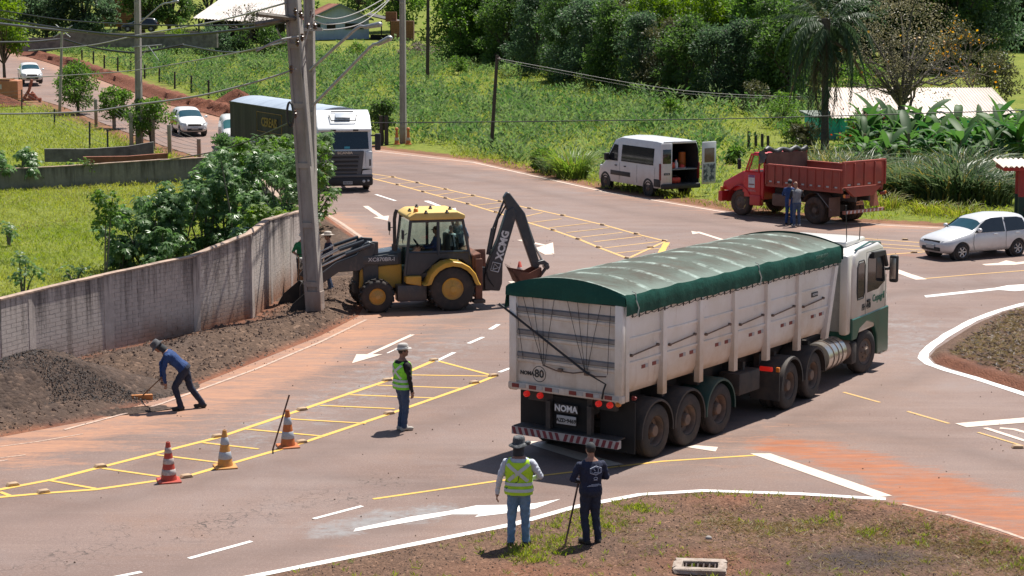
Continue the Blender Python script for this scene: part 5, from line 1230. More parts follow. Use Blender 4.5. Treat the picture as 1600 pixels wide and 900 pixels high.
for yy in(0.25,-0.25):
    mb=MB();mb.tube([(-0.3,yy,1.1),(-0.33,yy,1.7),(-0.28,yy,1.95)],0.02,5);mb.ball((-0.28,yy,1.97),0.04,1);mb.build('control_lever',BLK,bh,60)
mb=MB();mb.prism([(1.32,1.0),(1.32,1.72),(2.05,1.62),(2.42,1.5),(2.52,1.2),(2.5,1.0)],-0.4,0.4,'y',0.05,seg=2);mb.build('hood',M('hood_dark_blue',(0.06,0.075,0.095),0.35,col2=(0.05,0.06,0.07)),bh,40)
mb=MB();mb.prism([(1.32,0.62),(1.32,1.30),(1.8,1.26),(2.5,1.18),(2.54,0.62)],-0.44,0.44,'y',0.03);mb.build('engine_cover',BHY,bh,40)
mb=MB();mb.prism([(1.34,1.28),(1.34,1.62),(2.0,1.56),(2.4,1.46),(2.42,1.24)],0.40,0.425,'y',0.01);mb.build('name_panel',BHC,bh,None)
text('XC870BR-I',0.155,LETTER_W,bh,(1.93,0.61,1.46),ROT_LEFT,bold=0.001,sx=1.05)
bx('name_plate',bh,BHC,(1.95,0.58,1.45),(1.0,0.05,0.24),0.01)
bx('grille',bh,BLK,(2.56,0,1.0),(0.06,0.7,0.7),0.02);bx('front_axle',bh,BHY,(2.12,0,0.46),(0.24,1.3,0.22),0.04);bx('frame',bh,BLKD,(1.2,0,0.62),(2.9,0.5,0.3));bx('rear_axle',bh,BLKD,(0,0,0.63),(0.4,1.3,0.4),0.06)
bx('fuel_box',bh,BHC,(1.12,0.72,0.52),(0.84,0.42,0.46),0.03);bx('fuel_box',bh,BHC,(1.12,-0.72,0.52),(0.84,0.42,0.46),0.03)
mb=MB();mb.tube([(1.5,0.32,1.6),(1.5,0.32,2.55),(1.47,0.32,2.72),(1.43,0.32,2.82)],[0.05,0.05,0.055,0.05],8);mb.cyl((1.5,0.32,1.65),(1.5,0.32,1.85),0.085,n=10);mb.build('exhaust_stack',BLKD,bh,60)
mb=MB();prof=[(3.95,0.72),(3.92,0.30),(4.05,0.05),(4.7,0.0),(4.72,0.02),(4.12,0.10),(3.99,0.32),(4.02,0.72)];mb.prism(prof,-0.97,0.97,'y');
for yy in(0.95,-0.98):mb.prism([(3.95,0.72),(3.92,0.3),(4.05,0.05),(4.7,0.0),(4.5,0.35),(4.05,0.72)],yy,yy+0.03,'y')
mb.build('front_bucket',M('worn_bucket_steel',(0.025,0.024,0.024),0.6,col2=(0.05,0.04,0.035)),bh,35)
mb=MB();mb.prism([(-0.62,0.35),(-0.62,1.55),(-0.85,1.6),(-0.88,0.35)],-0.95,0.95,'y',0.02);mb.build('rear_frame',RUST,bh,None)
bx('rear_guard',bh,RUST,(-0.95,0.35,1.38),(0.2,0.7,0.5),0.02,Matrix.Rotation(R(8),3,'X'))
for s in(1,-1):
    bx('stabilizer',bh,RUST,(-0.78,0.92*s,0.82),(0.2,0.2,1.25),0.02);bx('stabilizer_foot',bh,BLKD,(-0.78,0.95*s,0.24),(0.34,0.3,0.1),0.02)
bx('swing_post',bh,BHC,(-1.02,0,0.75),(0.3,0.5,0.7),0.04)
mb=MB();mb.prism([(-0.92,0.44),(-1.36,0.40),(-1.42,0.62),(-1.40,1.2),(-1.74,2.62),(-1.62,2.82),(-1.44,2.72),(-1.22,1.9),(-0.98,1.28),(-0.88,0.8)],0.08,0.34,'y',0.02);boom=mb.build('boom',BHC,bh,35)
BD=Vector((-0.25,0,0.968));BU=Vector((0.968,0,0.25));q=Matrix((BD,BU,Vector((0,1,0)))).transposed()
bmt=text('XCMG',0.29,LETTER_W,boom,(-1.36,0.345,1.72),q.to_euler(),bold=0.012)
mb=MB();c=Vector((-1.19,0.35,1.10))
pts=[c+q@Vector(p)for p in((-0.12,-0.12,0),(0.12,-0.12,0),(0.12,0.12,0),(-0.12,0.12,0),(-0.12,-0.12,0))];mb.tube(pts,0.016,4);pts=[c+q@Vector(p)for p in((-0.08,0.06,0),(0.08,0.06,0),(0,-0.09,0),(-0.08,0.06,0))];mb.tube(pts,0.014,4);mb.build('emblem',LETTER_W,boom,None)
mb=MB();mb.prism([(-1.38,3.18),(-1.32,3.08),(-1.48,2.62),(-1.72,2.45),(-2.30,1.05),(-2.44,1.0),(-2.52,1.12),(-1.98,2.62),(-1.5,3.2),(-1.42,3.24)],0.11,0.31,'y',0.02);stick=mb.build('stick',BHC,bh,35)
for a,b,r,nm,m_ in(((-0.98,1.45),(-1.08,2.2),0.06,'boom_cylinder',BHC),((-1.08,2.2),(-1.36,3.0),0.032,'cylinder_rod',BHC),((-1.98,2.5),(-2.3,1.72),0.055,'bucket_cylinder',BHC),((-2.3,1.72),(-2.62,1.18),0.03,'cylinder_rod',CHROME),((-1.05,1.6),(-1.2,2.45),0.03,'hydraulic_hose',BLK),((-1.2,2.45),(-1.45,2.9),0.025,'hydraulic_hose',BLK)):
    mb=MB();mb.cyl((a[0],0.21,a[1]),(b[0],0.21,b[1]),r,n=10);mb.build(nm,m_,bh,50)
mb=MB();mb.prism([(-2.44,1.12),(-2.36,1.2),(-2.62,1.26),(-2.78,1.14),(-2.76,0.96),(-2.68,0.98),(-2.62,1.12)],0.1,0.32,'y',0.01);mb.cyl((-2.72,0.05,1.05),(-2.72,0.37,1.05),0.07,n=10);mb.cyl((-2.72,0.21,1.0),(-2.52,0.21,0.72),0.05,n=8);mb.build('bucket_link',BHC,bh,40)
mb=MB();prof=[(-1.62,1.05),(-1.72,0.86),(-1.84,0.62),(-2.1,0.56),(-2.4,0.66),(-2.52,0.86),(-2.5,1.06),(-2.46,1.04),(-2.46,0.9),(-2.36,0.74),(-2.12,0.65),(-1.9,0.7),(-1.8,0.84)]
mb.prism(prof,-0.12,0.54,'y')
for yy in(-0.12,0.51):mb.prism([(-1.66,1.02),(-1.84,0.62),(-2.1,0.56),(-2.4,0.66),(-2.52,0.86),(-2.48,1.08),(-2.15,0.92)],yy,yy+0.03,'y')
bk=mb.build('digging_bucket',RUST,bh,35)
for k in range(4):
    mb=MB();mb.prism([(-1.60,1.06),(-1.68,0.92),(-1.56,1.14)],-0.08+k*0.18,-0.02+k*0.18,'y');mb.build('bucket_tooth',RUST,bk,None)
mb=MB()
for k in range(7):mb.tube([(-0.95-0.05*k,-0.1+0.07*k,0.5),(-1.05,-0.12+0.08*k,0.8),(-0.98,-0.1+0.07*k,1.2)],0.02,5)
mb.build('hydraulic_hoses',BLK,bh,60)['kind']='stuff'
for o in bh.children_recursive:
    n_=o.name.split('.')[0];xm=np.mean([v.co.x for v in o.data.vertices])if o.type=='MESH' and len(o.data.vertices)else 0
    if n_ in('boom','stick','boom_cylinder','bucket_cylinder','hydraulic_hose','bucket_link','digging_bucket','bucket_tooth','emblem')or(n_=='cylinder_rod' and xm<0):
        for v in o.data.vertices:v.co.x-=0.16+0.062*v.co.z
    if n_ in('swing_post','hydraulic_hoses'):o.location.x-=0.14
bmt.location.x-=0.27
# ------------------------------------------------------------------ red dump truck
DRED=M('red_truck_paint',(0.56,0.012,0.02),0.4,col2=(0.48,0.015,0.02),scale=2,dirt=(0.32,0.09,0.06),dirt_h=(0.4,1.2),dirt_amt=0.4,coat=0.2)
DBED=M('dusty_brown_red_bed',(0.36,0.065,0.045),0.75,col2=(0.28,0.06,0.045),scale=2,dirt=(0.22,0.10,0.07),dirt_h=(0.6,2.2),dirt_amt=0.7)
MUDB=M('muddy_brown_steel',(0.17,0.10,0.075),0.9,col2=(0.12,0.065,0.05),scale=2)
streaks(DBED,(0.27,0.14,0.1),(3,3,0.8),0.55,0.72,0.5)
dt=thing('dump_truck','red dump truck with dusty brown tipper bed and folded black tarp','dump truck',(12.55,77.05,0),R(130.4))
for s in(1,-1):
    wheel(dt,0,1.22*s,s,0.53,0.28,0.29,TYRE_D,RIM_D,'dish',n=22);wheel(dt,0,0.9*s,s,0.525,0.27,0.29,TYRE_D,RIM_D,'dish',n=14);wheel(dt,3.95,1.14*s,s,0.52,0.29,0.29,TYRE_D,RIM_D,'flat',n=22)
    mb=MB();rows=[[(3.95+0.66*math.cos(t),yy*s,0.56+rr*math.sin(t))for yy,rr in((0.7,0.66),(1.14,0.68),(1.19,0.64))]for t in np.linspace(R(-4),R(184),13)];mb.grid(rows);mb.build('front_fender',DRED,dt,50)
    mb=MB();mb.plate([(3.62,1.13*s,1.82),(2.98,1.13*s,1.82),(2.98,1.10*s,2.44),(3.36,1.10*s,2.46)][::s],0.006);mb.build('door_window',BGL,dt,None)
    mb=MB()
    for a,b in(((3.66,1.80),(3.38,2.5)),((3.5,1.82),(3.28,2.47)),((2.95,1.80),(2.95,2.5)),((2.93,1.80),(3.66,1.80)),((2.93,2.48),(3.40,2.48))):mb.cyl((a[0],1.13*s,a[1]),(b[0],1.10*s,b[1]),0.035,n=6)
    mb.build('window_frame',DRED,dt,None)
    bx('door',dt,DRED,(3.28,1.145*s,1.28),(0.86,0.03,0.98),0.012);bx('cab_step',dt,DRED,(3.1,1.08*s,0.68),(0.56,0.24,0.42),0.03)
    bx('headlight',dt,ORANGE_L,(5.0,1.05*s,0.98),(0.1,0.18,0.2),0.03)
    mb=MB();mb.tube([(3.6,1.15*s,1.9),(3.8,1.35*s,2.0),(3.8,1.35*s,2.4)],0.015,5);mb.box((3.8,1.36*s,2.1),(0.07,0.2,0.42),bev=0.03);mb.build('mirror',BLK,dt,None)
mb=MB();mb.prism([(2.72,0.95),(2.72,1.80),(3.75,1.80),(3.95,1.78),(5.0,1.28),(5.06,0.95)],-1.02,1.02,'y',0.06,seg=2);mb.build('hood',DRED,dt,40)
mb=MB();mb.prism([(2.70,0.72),(2.70,1.84),(3.72,1.84),(3.85,0.95)],-1.13,1.13,'y',0.03);mb.build('cab',DRED,dt,40)
mb=MB();mb.prism([(2.68,2.46),(2.72,2.58),(3.26,2.58),(3.42,2.46)],-1.12,1.12,'y',0.04,seg=2);mb.build('cab_roof',DRED,dt,40)
mb=MB();mb.box((2.72,0,2.15),(0.05,2.2,0.7));mb.build('cab_back',DRED,dt,None)
mb=MB();mb.plate([(3.68,-1.05,1.84),(3.68,1.05,1.84),(3.38,1.03,2.47),(3.38,-1.03,2.47)],0.008);mb.build('windscreen',BGL,dt,None)
bx('bumper',dt,DRED,(5.02,0,0.70),(0.24,2.34,0.42),0.05);bx('grille',dt,BLK,(5.05,0,1.08),(0.05,1.2,0.26),0.02)
mb=MB();q=Matrix.Rotation(R(60),3,'Y');mb.tube([Vector((3.4,0.45,1.95))+q@Vector((0.2*math.cos(t),0.2*math.sin(t),0))for t in np.linspace(0,6.283,16)],0.016,5);mb.build('steering_wheel',BLK,dt,None)
bx('seat_back',dt,BLK,(2.85,0.45,1.9),(0.1,0.5,0.6),0.04)
SGN=M('white_door_sign',(0.62,0.6,0.6),0.6,col2=(0.45,0.44,0.46),scale=9)
sg=bx('door_sign',dt,SGN,(3.30,1.168*1,1.42),(0.34,0.012,0.5));bx('sign_head',sg,M('blue_sign_print',(0.25,0.08,0.2),0.6),(3.30,1.176,1.62),(0.32,0.006,0.1));bx('sign_line',sg,RED_R,(3.3,1.176,1.30),(0.3,0.006,0.04))
text('OBRAS',0.13,M('pink_lettering',(0.6,0.3,0.3),0.6),dt,(3.28,1.166,1.05),ROT_LEFT)
for s in(1,-1):
    y=1.2*s
    bx('bed_side',dt,DBED,(0.57,y,1.78),(3.9,0.06,0.74),0.01);bx('bed_rail',dt,DBED,(0.57,y,2.15),(3.95,0.12,0.07),0.01);bx('bed_skirt',dt,DBED,(0.57,y*0.97,1.36),(3.9,0.08,0.14),0.01)
    for k in range(10):
        x=-1.3+k*0.417;bx('bed_rib',dt,DBED,(x,y+0.05*s,1.76),(0.06,0.06,0.74),0.01)
        if k<9:bx('reflector',dt,PLATE,(x+0.2,y+0.035*s,1.50),(0.13,0.014,0.06));bx('reflector',dt,RED_R,(x+0.29,y+0.035*s,1.50),(0.07,0.014,0.06))
bx('bed_floor',dt,MUDB,(0.57,0,1.43),(3.9,2.36,0.08));mb=MB();mb.prism([(-1.2,1.42),(-1.2,2.4),(-1.1,2.56),(1.1,2.6),(1.2,2.5),(1.2,1.42)][::1],2.46,2.52,'x',0.01);mb.build('headboard',MUDB,dt,None)
mb=MB();mb.prism([(1.2,2.5),(1.2,2.56),(-1.22,2.62),(-1.22,2.5)],2.5,2.75,'x',0.01);mb.build('headboard_cap',DBED,dt,None)
tgd=bx('tailgate',dt,DBED,(-1.42,0,1.98),(0.07,2.44,0.92),0.01);bx('tailgate_rail',dt,DBED,(-1.43,0,2.46),(0.12,2.5,0.08),0.01)
for yy in(1.2,0.62,0.02,-0.58,-1.2):bx('gate_rib',tgd,DBED,(-1.48,yy,1.98),(0.07,0.07,0.9),0.01)
for yy in(0.9,0.35,-0.28,-0.88):bx('reflector',dt,PLATE,(-1.462,yy,1.60),(0.012,0.16,0.06));bx('reflector',dt,RED_R,(-1.462,yy-0.12,1.60),(0.012,0.08,0.06))
mb=MB();mb.prism([(-1.1,1.5),(1.1,1.5),(0.55,1.12),(-0.55,1.12)],-1.45,-1.3,'x',0.01);mb.build('chute',DBED,dt,None)
for yy in(1.05,-1.05):bx('tail_light',dt,RED_L if 0 else RED_R,(-1.5,yy,1.18),(0.06,0.3,0.13),0.02);bx('indicator',dt,ORANGE_L,(-1.5,yy*1.15,1.2),(0.06,0.1,0.13),0.02)
bx('number_plate',dt,M('orange_plate',(0.45,0.2,0.1),0.6),(-1.38,0.15,0.86),(0.02,0.4,0.15));text('ABO 7112',0.09,LETTER_B,dt,(-1.393,0.15,0.86),ROT_REAR)
bx('underrun_bar',dt,M('rusty_striped_bar',(0.3,0.1,0.065),0.8,col2=(0.38,0.2,0.15),scale=8),(-1.45,0,0.56),(0.1,2.36,0.13),0.01)
for k in range(10):bx('stripe',dt,SGN,(-1.502,-1.05+k*0.23,0.56),(0.006,0.08,0.11),rot=Matrix.Rotation(R(25),3,'X'))
bx('mud_flap',dt,M('orange_mudflap',(0.33,0.12,0.07),0.8),(-1.1,-1.0,0.92),(0.03,0.5,0.55),rot=Matrix.Rotation(R(14),3,'Y'));bx('mud_flap',dt,MUDB,(-0.85,1.0,0.72),(0.05,0.62,0.75),0.01)
mb=MB();rows=[[(0.64*math.cos(t),yy,0.56+0.66*math.sin(t))for yy in(0.65,1.24)]for t in np.linspace(R(25),R(170),10)];mb.grid(rows);mb.build('rear_mudguard',MUDB,dt,60)
for yy in(0.4,-0.4):bx('chassis_rail',dt,BLKD,(1.6,yy,1.05),(6.0,0.1,0.28))
bx('fuel_tank',dt,MUDB,(1.75,0.9,0.78),(1.0,0.5,0.5),0.08);bx('battery_box',dt,BLKD,(2.35,-0.9,0.8),(0.6,0.5,0.5),0.04);bx('axle',dt,BLKD,(0,0,0.53),(0.3,1.7,0.3),0.05);bx('engine',dt,BLKD,(3.9,0,0.8),(1.4,0.8,0.5),0.05);bx('axle',dt,BLKD,(3.95,0,0.5),(0.14,1.8,0.14))
mb=MB();lump=[(2.55,1.22-k*0.16+random.uniform(-.03,.03),2.66+0.06*math.sin(k*1.3)+0.04*(k<4))for k in range(16)];mb.tube(lump,[0.06+0.06*abs(math.sin(k*0.9+0.7))for k in range(16)],8);mb.build('rolled_tarp',M('black_tarp',(0.03,0.032,0.036),0.5,col2=(0.09,0.09,0.095),scale=2),dt,60)
mb=MB();mb.grid([[(2.5+0.35*t+0.05*math.sin(u*9),1.24+0.02*math.sin(u*7+t*5),2.74-0.5*u-0.1*t)for u in np.linspace(0,1,8)]for t in np.linspace(0,1,6)]);mb.build('tarp_corner',bpy.data.materials['black_tarp'],dt,70)
mb=MB();mb.cyl((-0.2,1.22,1.2),(-0.9,1.25,0.62),0.012,n=5);mb.build('rope',CABLEG,dt,None)
# ------------------------------------------------------------------ cars and vans: a skin lofted through stations, then split into body and glass
def car_body(root,st,parts,mats,sub=1,arches=(),names=None):
    """st rows: (x, zb, wl, zm, wm, zs, ws, zr, wr, crown). parts[(i,j)] -> material index of that patch"""
    mb=MB();rows=[]
    for x,zb,wl,zm,wm,zs,ws,zr,wr,cr in st:
        half=[(0,zb),(wl*0.8,zb),(wl,zb+0.1),(wm,zm),(ws,zs),(wr,zr-0.05),(wr*0.72,zr),(0,zr+cr)]
        ring=half+[(-y,z)for y,z in half[-2:0:-1]]
        rows.append([(x,y,z)for y,z in ring])
    n=len(rows[0]);vs=[[mb.bm.verts.new(p)for p in r]for r in rows]
    for i in range(len(vs)-1):
        for k in range(n):
            f=mb.bm.faces.new((vs[i][k],vs[i][(k+1)%n],vs[i+1][(k+1)%n],vs[i+1][k]));j=k if k<7 else 13-k
            f.material_index=parts.get((i,j),0)
    mb.bm.faces.new(vs[0][::-1]);mb.bm.faces.new(vs[-1])
    bmesh.ops.recalc_face_normals(mb.bm,faces=mb.bm.faces)
    me=mb.mesh('body')
    o=link_mesh('body',me,mats,root,180)
    if sub:
        md=o.modifiers.new('s','SUBSURF');md.levels=sub;bpy.context.view_layer.update()
        m2=bpy.data.meshes.new_from_object(o.evaluated_get(bpy.context.evaluated_depsgraph_get()));o.modifiers.clear();o.data=m2
    cut=[]
    for(x,z,r,w)in arches:
        for s in(1,-1):
            c=MB();c.cyl((x,s*(w-0.26),z),(x,s*(w+0.4),z),r,n=28);cut.append(c)
    if cut:boolean_cut(o,cut)
    me=o.data;out={0:o}
    for mi in sorted(set(parts.values())):
        b=bmesh.new();b.from_mesh(me);bmesh.ops.delete(b,geom=[f for f in b.faces if f.material_index!=mi],context='FACES')
        if not b.faces:b.free();continue
        seen=set();b.faces.ensure_lookup_table();isl=[]
        for f in b.faces:
            if f in seen:continue
            q=[f];seen.add(f);g=[]
            while q:
                h=q.pop();g.append(h)
                for e in h.edges:
                    for k in e.link_faces:
                        if k not in seen:seen.add(k);q.append(k)
            isl.append([x.index for x in g])
        b.free()
        for g in isl:
            b=bmesh.new();b.from_mesh(me);b.faces.ensure_lookup_table();gs=set(g)
            src=[f for f in b.faces if f.material_index==mi]
            keep={f for k,f in enumerate(src)if k in gs}
            bmesh.ops.delete(b,geom=[f for f in b.faces if f not in keep],context='FACES')
            for f in b.faces:f.material_index=0
            m3=bpy.data.meshes.new('pane');b.to_mesh(m3);b.free();link_mesh((names or{}).get(mi,'window'),m3,mats[mi],root,60)
    b=bmesh.new();b.from_mesh(me);bmesh.ops.delete(b,geom=[f for f in b.faces if f.material_index!=0],context='FACES');b.to_mesh(me);b.free()
    me.polygons.foreach_set('use_smooth',np.ones(len(me.polygons),bool));me.set_sharp_from_angle(angle=R(50))
    return o
def car_wheels(root,xf,y,r,w,rim,style='alloy'):
    for x in(0,xf):
        for s in(1,-1):
            wheel(root,x,y*s,s,r,w,r*0.62,TYRE,rim,style,n=26)
            mb=MB();mb.lathe([(r+0.055,-0.30),(r+0.055,-0.06)],(x,y*s,r),RX(s),24);mb.build('wheel_well',BLK,root,None)
    bx('underbody',root,BLK,(xf/2,0,0.30),(xf+0.9,1.1,0.16))
SILVER=M('silver_car_paint',(0.64,0.645,0.66),0.28,0.12,col2=(0.61,0.61,0.62),coat=0.4,dirt=(0.3,0.22,0.17),dirt_h=(0.2,0.75),dirt_amt=0.45)
def hatch(name,label,cat,loc,rz,paint,gl=GLASS_D,gf=GLASS_B,small=False):
    r=thing(name,label,cat,loc,rz)
    st=[(-0.66,0.32,0.60,0.55,0.68,0.90,0.66,0.98,0.58,0.01),(-0.60,0.22,0.74,0.55,0.79,0.93,0.76,1.12,0.58,0.02),(-0.42,0.20,0.78,0.58,0.82,0.93,0.79,1.36,0.55,0.03),(-0.33,0.20,0.78,0.58,0.82,0.90,0.79,1.41,0.57,0.03),
          (0.57,0.20,0.78,0.58,0.825,0.87,0.80,1.45,0.59,0.03),(0.60,0.20,0.78,0.58,0.825,0.87,0.80,1.45,0.59,0.03),(1.42,0.20,0.78,0.58,0.825,0.86,0.80,1.37,0.58,0.03),(1.47,0.20,0.78,0.58,0.825,0.88,0.795,1.33,0.57,0.03),
          (1.98,0.20,0.78,0.58,0.82,0.89,0.77,0.96,0.70,0.03),(2.2,0.20,0.78,0.58,0.815,0.86,0.76,0.915,0.66,0.03),(2.8,0.20,0.76,0.55,0.80,0.76,0.73,0.80,0.62,0.025),(3.02,0.22,0.72,0.50,0.75,0.68,0.70,0.70,0.58,0.02),(3.14,0.28,0.60,0.46,0.64,0.58,0.60,0.60,0.5,0.01)]
    P={(7,5):2,(7,6):2,(1,6):2}
    car_body(r,st,P,[paint,gl,gf],1,((0,0.285,0.345,0.82),(2.44,0.285,0.345,0.82)),{1:'side_window',2:'windscreen'})
    yy=lambda z:0.800-0.205*(z-0.87)/0.53
    for s in(1,-1):
        for pr in([(-0.40,0.91),(0.535,0.885),(0.535,1.345),(-0.02,1.335),(-0.26,1.28)],[(0.605,0.885),(1.93,0.90),(1.60,1.16),(1.36,1.29),(1.1,1.345),(0.605,1.35)]):
            mb=MB();mb.plate([(x,yy(z)*s,z)for x,z in pr][::s],0.010);mb.build('side_window',gl,r,None)
        mb=MB();mb.ball((1.78,0.86*s,0.99),(0.07,0.1,0.075),2);mb.build('mirror',paint,r,60)
        for x in(1.02,0.06):bx('door_handle',r,paint,(x,0.815*s,0.82),(0.16,0.03,0.03),0.01)
        mb=MB();mb.plate([(2.82,0.7*s,0.70),(3.06,0.46*s,0.66),(3.04,0.44*s,0.56),(2.86,0.74*s,0.58)][::s],0.03);mb.build('headlight',CLEAR_L,r,None)
        mb=MB()
        for a,b in(((1.98,0.55),(1.96,0.86)),((0.56,0.28),(0.56,0.92)),((1.92,0.30),(1.98,0.55))):mb.cyl((a[0],0.818*s,a[1]),(b[0],0.806*s,b[1]),0.006,n=4)
        mb.build('door_gap',BLK,r,None)
        bx('tail_light',r,RED_R,(-0.62,0.62*s,0.82),(0.1,0.14,0.3),0.03)
    bx('grille',r,BLK,(3.08,0,0.62),(0.06,0.8,0.075),0.02);bx('air_intake',r,BLK,(3.12,0,0.37),(0.06,0.9,0.13),0.03);bx('number_plate',r,PLATE,(3.165,0,0.45),(0.02,0.40,0.13),0.005)
    mb=MB();mb.tube([(2.02,0.3,0.97),(1.98,-0.1,0.99)],0.012,4);mb.tube([(2.02,-0.25,0.97),(1.98,-0.55,0.985)],0.012,4);mb.build('wiper',BLK,r,None)
    car_wheels(r,2.44,0.80,0.285,0.18,RIM_S);return r
hatch('hatchback_car','silver hatchback car with dark tinted windows at right edge','car',(16.80,67.66,0),R(208.3),SILVER)
dk=W(237,49,214);hatch('hatchback_car','dark car parked under the trees by the distant houses','car',(dk.x,dk.y,dk.z),R(185),M('black_car_paint',(0.02,0.02,0.022),0.3,coat=0.5))
def mpv(name,label,loc,rz,paint,h=1.66,wdt=0.87,wb=2.62,stripe=None,r_=0.32):
    r=thing(name,label,'car',loc,rz);z=h
    st=[(-0.86,0.36,0.62,0.6,0.72,0.98,0.72,1.08,0.6,0.01),(-0.80,0.25,wdt-.07,0.6,wdt-.03,1.0,wdt-.05,1.24,0.64,0.02),(-0.62,0.23,wdt-.04,0.62,wdt,1.0,wdt-.02,z-.08,0.64,0.03),(-0.48,0.23,wdt-.04,0.62,wdt,1.0,wdt-.02,z-.03,0.65,0.03),
          (0.45,0.23,wdt-.04,0.62,wdt,1.0,wdt-.02,z,0.66,0.03),(0.57,0.23,wdt-.04,0.62,wdt,1.0,wdt-.02,z,0.66,0.03),(1.25,0.23,wdt-.04,0.62,wdt,0.99,wdt-.02,z-.03,0.65,0.03),(1.37,0.23,wdt-.04,0.62,wdt,0.99,wdt-.02,z-.06,0.64,0.03),
          (2.25,0.23,wdt-.04,0.62,wdt,1.0,wdt-.05,1.07,0.76,0.03),(2.45,0.23,wdt-.04,0.62,wdt-.01,0.97,wdt-.06,1.03,0.72,0.03),(3.05,0.25,wdt-.06,0.6,wdt-.03,0.86,wdt-.09,0.90,0.68,0.03),(3.28,0.27,wdt-.1,0.52,wdt-.08,0.76,wdt-.12,0.80,0.62,0.02),(3.42,0.33,0.62,0.48,0.68,0.62,0.64,0.66,0.54,0.01)]
    P={(3,4):1,(5,4):1,(7,5):2,(7,6):2}
    car_body(r,st,P,[paint,GLASS_D,GLASS_B],1,((0,r_,r_+0.06,wdt),(wb,r_,r_+0.06,wdt)),{1:'side_window',2:'windscreen'})
    for s in(1,-1):
        mb=MB();mb.plate([(3.08,(wdt-.08)*s,0.84),(3.36,0.5*s,0.80),(3.4,0.48*s,0.66),(3.14,(wdt-.05)*s,0.70)][::s],0.03);mb.build('headlight',CLEAR_L,r,None)
        mb=MB();mb.ball((2.0,(wdt+.08)*s,1.12),(0.08,0.12,0.09),2);mb.build('mirror',paint,r,60)
        lamp(r,(3.41,0.6*s,0.45),0.06,CLEAR_L,(1,0,0),'fog_light')
        if stripe:bx('door_stripe',r,stripe,(0.7,(wdt+.004)*s,0.74),(2.2,0.02,0.26),0.005)
    bx('grille',r,BLK,(3.40,0,0.70),(0.06,0.85,0.12),0.03);bx('air_intake',r,BLK,(3.42,0,0.42),(0.06,0.95,0.14),0.03);bx('number_plate',r,PLATE,(3.455,0,0.50),(0.02,0.42,0.13),0.005)
    car_wheels(r,wb,wdt-.02,r_,0.2,RIM_S);return r
WCAR=M('white_car_paint',(0.70,0.70,0.69),0.3,col2=(0.66,0.65,0.64),coat=0.4,dirt=(0.45,0.3,0.2),dirt_h=(0.2,0.7),dirt_amt=0.5)
p=G(302,214);mpv('people_carrier','white people carrier with orange side stripes on the hill road',(p.x-0.9,p.y+2.6,Tz(p.x,p.y)+0.02),R(-71),WCAR,stripe=M('orange_stripe',(0.62,0.28,0.05),0.5))
p=W(49,130,166);r=mpv('crossover_car','white crossover car driving down at the top of the hill road',(p.x-0.8,p.y+2.6,p.z),R(-72),WCAR,1.64,0.9,2.6,None,0.35)
for s in(1,-1):
    mb=MB();mb.tube([(-0.4,0.62*s,1.62),(0.4,0.64*s,1.68),(1.2,0.62*s,1.64)],0.02,5);mb.build('roof_rail',GALV,r,None)
VANW=M('white_van_paint',(0.60,0.62,0.64),0.35,col2=(0.55,0.56,0.57),scale=2,coat=0.25,dirt=(0.42,0.27,0.17),dirt_h=(0.3,1.2),dirt_amt=0.8)
streaks(VANW,(0.34,0.21,0.13),(3,3,1),0.6,0.72,0.5)
vn=thing('cargo_van','white high roof van parked on the verge with its rear door open','van',(6.85,87.50,0),R(117.7))
VW=1.0
st=[(-1.02,0.42,VW-.04,0.8,VW,1.25,VW,2.38,0.84,0.03),(-0.98,0.40,VW-.03,0.8,VW,1.25,VW,2.42,0.86,0.04),(-0.5,0.38,VW-.03,0.8,VW+.01,1.25,VW,2.46,0.87,0.04),(2.35,0.38,VW-.03,0.8,VW+.01,1.25,VW,2.46,0.87,0.04),
      (2.5,0.38,VW-.03,0.8,VW+.01,1.22,VW,2.45,0.87,0.04),(3.05,0.38,VW-.03,0.8,VW+.01,1.2,VW,2.32,0.84,0.04),(3.85,0.38,VW-.03,0.8,VW,1.15,VW-.04,1.38,0.85,0.05),(4.3,0.38,VW-.05,0.75,VW-.03,1.0,VW-.08,1.12,0.78,0.04),(4.5,0.40,VW-.15,0.65,VW-.12,0.85,VW-.18,0.92,0.66,0.03)]
mb=MB();rows=[]
for x,zb,wl,zm,wm,zs,ws,zr,wr,cr in st:
    half=[(wl,zb),(wm,zm),(ws,zs),(ws*0.5+wr*0.52,zr-0.32),(wr,zr-0.06),(wr*0.8,zr),(0,zr+cr)]
    rows.append([(x,y,z)for y,z in half]+[(x,-y,z)for y,z in half[-2::-1]])
vs=mb.grid(rows);mb.bm.faces.new(vs[-1][::-1])
rows2=[[(x+(0.0 if k else 0),y*0.95,z-(0.05 if z>1 else-0.02))for x,y,z in r]for k,r in enumerate(rows[:4])];mb.grid(rows2,mi=1)
mb.build('body',[VANW,M('dark_van_lining',(0.03,0.03,0.033),0.8)],vn,40)
bx('floor',vn,BLK,(1.3,0,0.55),(4.5,1.84,0.1));bx('bulkhead',vn,M('grey_lining',(0.08,0.08,0.085),0.8),(2.3,0,1.4),(0.05,1.8,1.7))
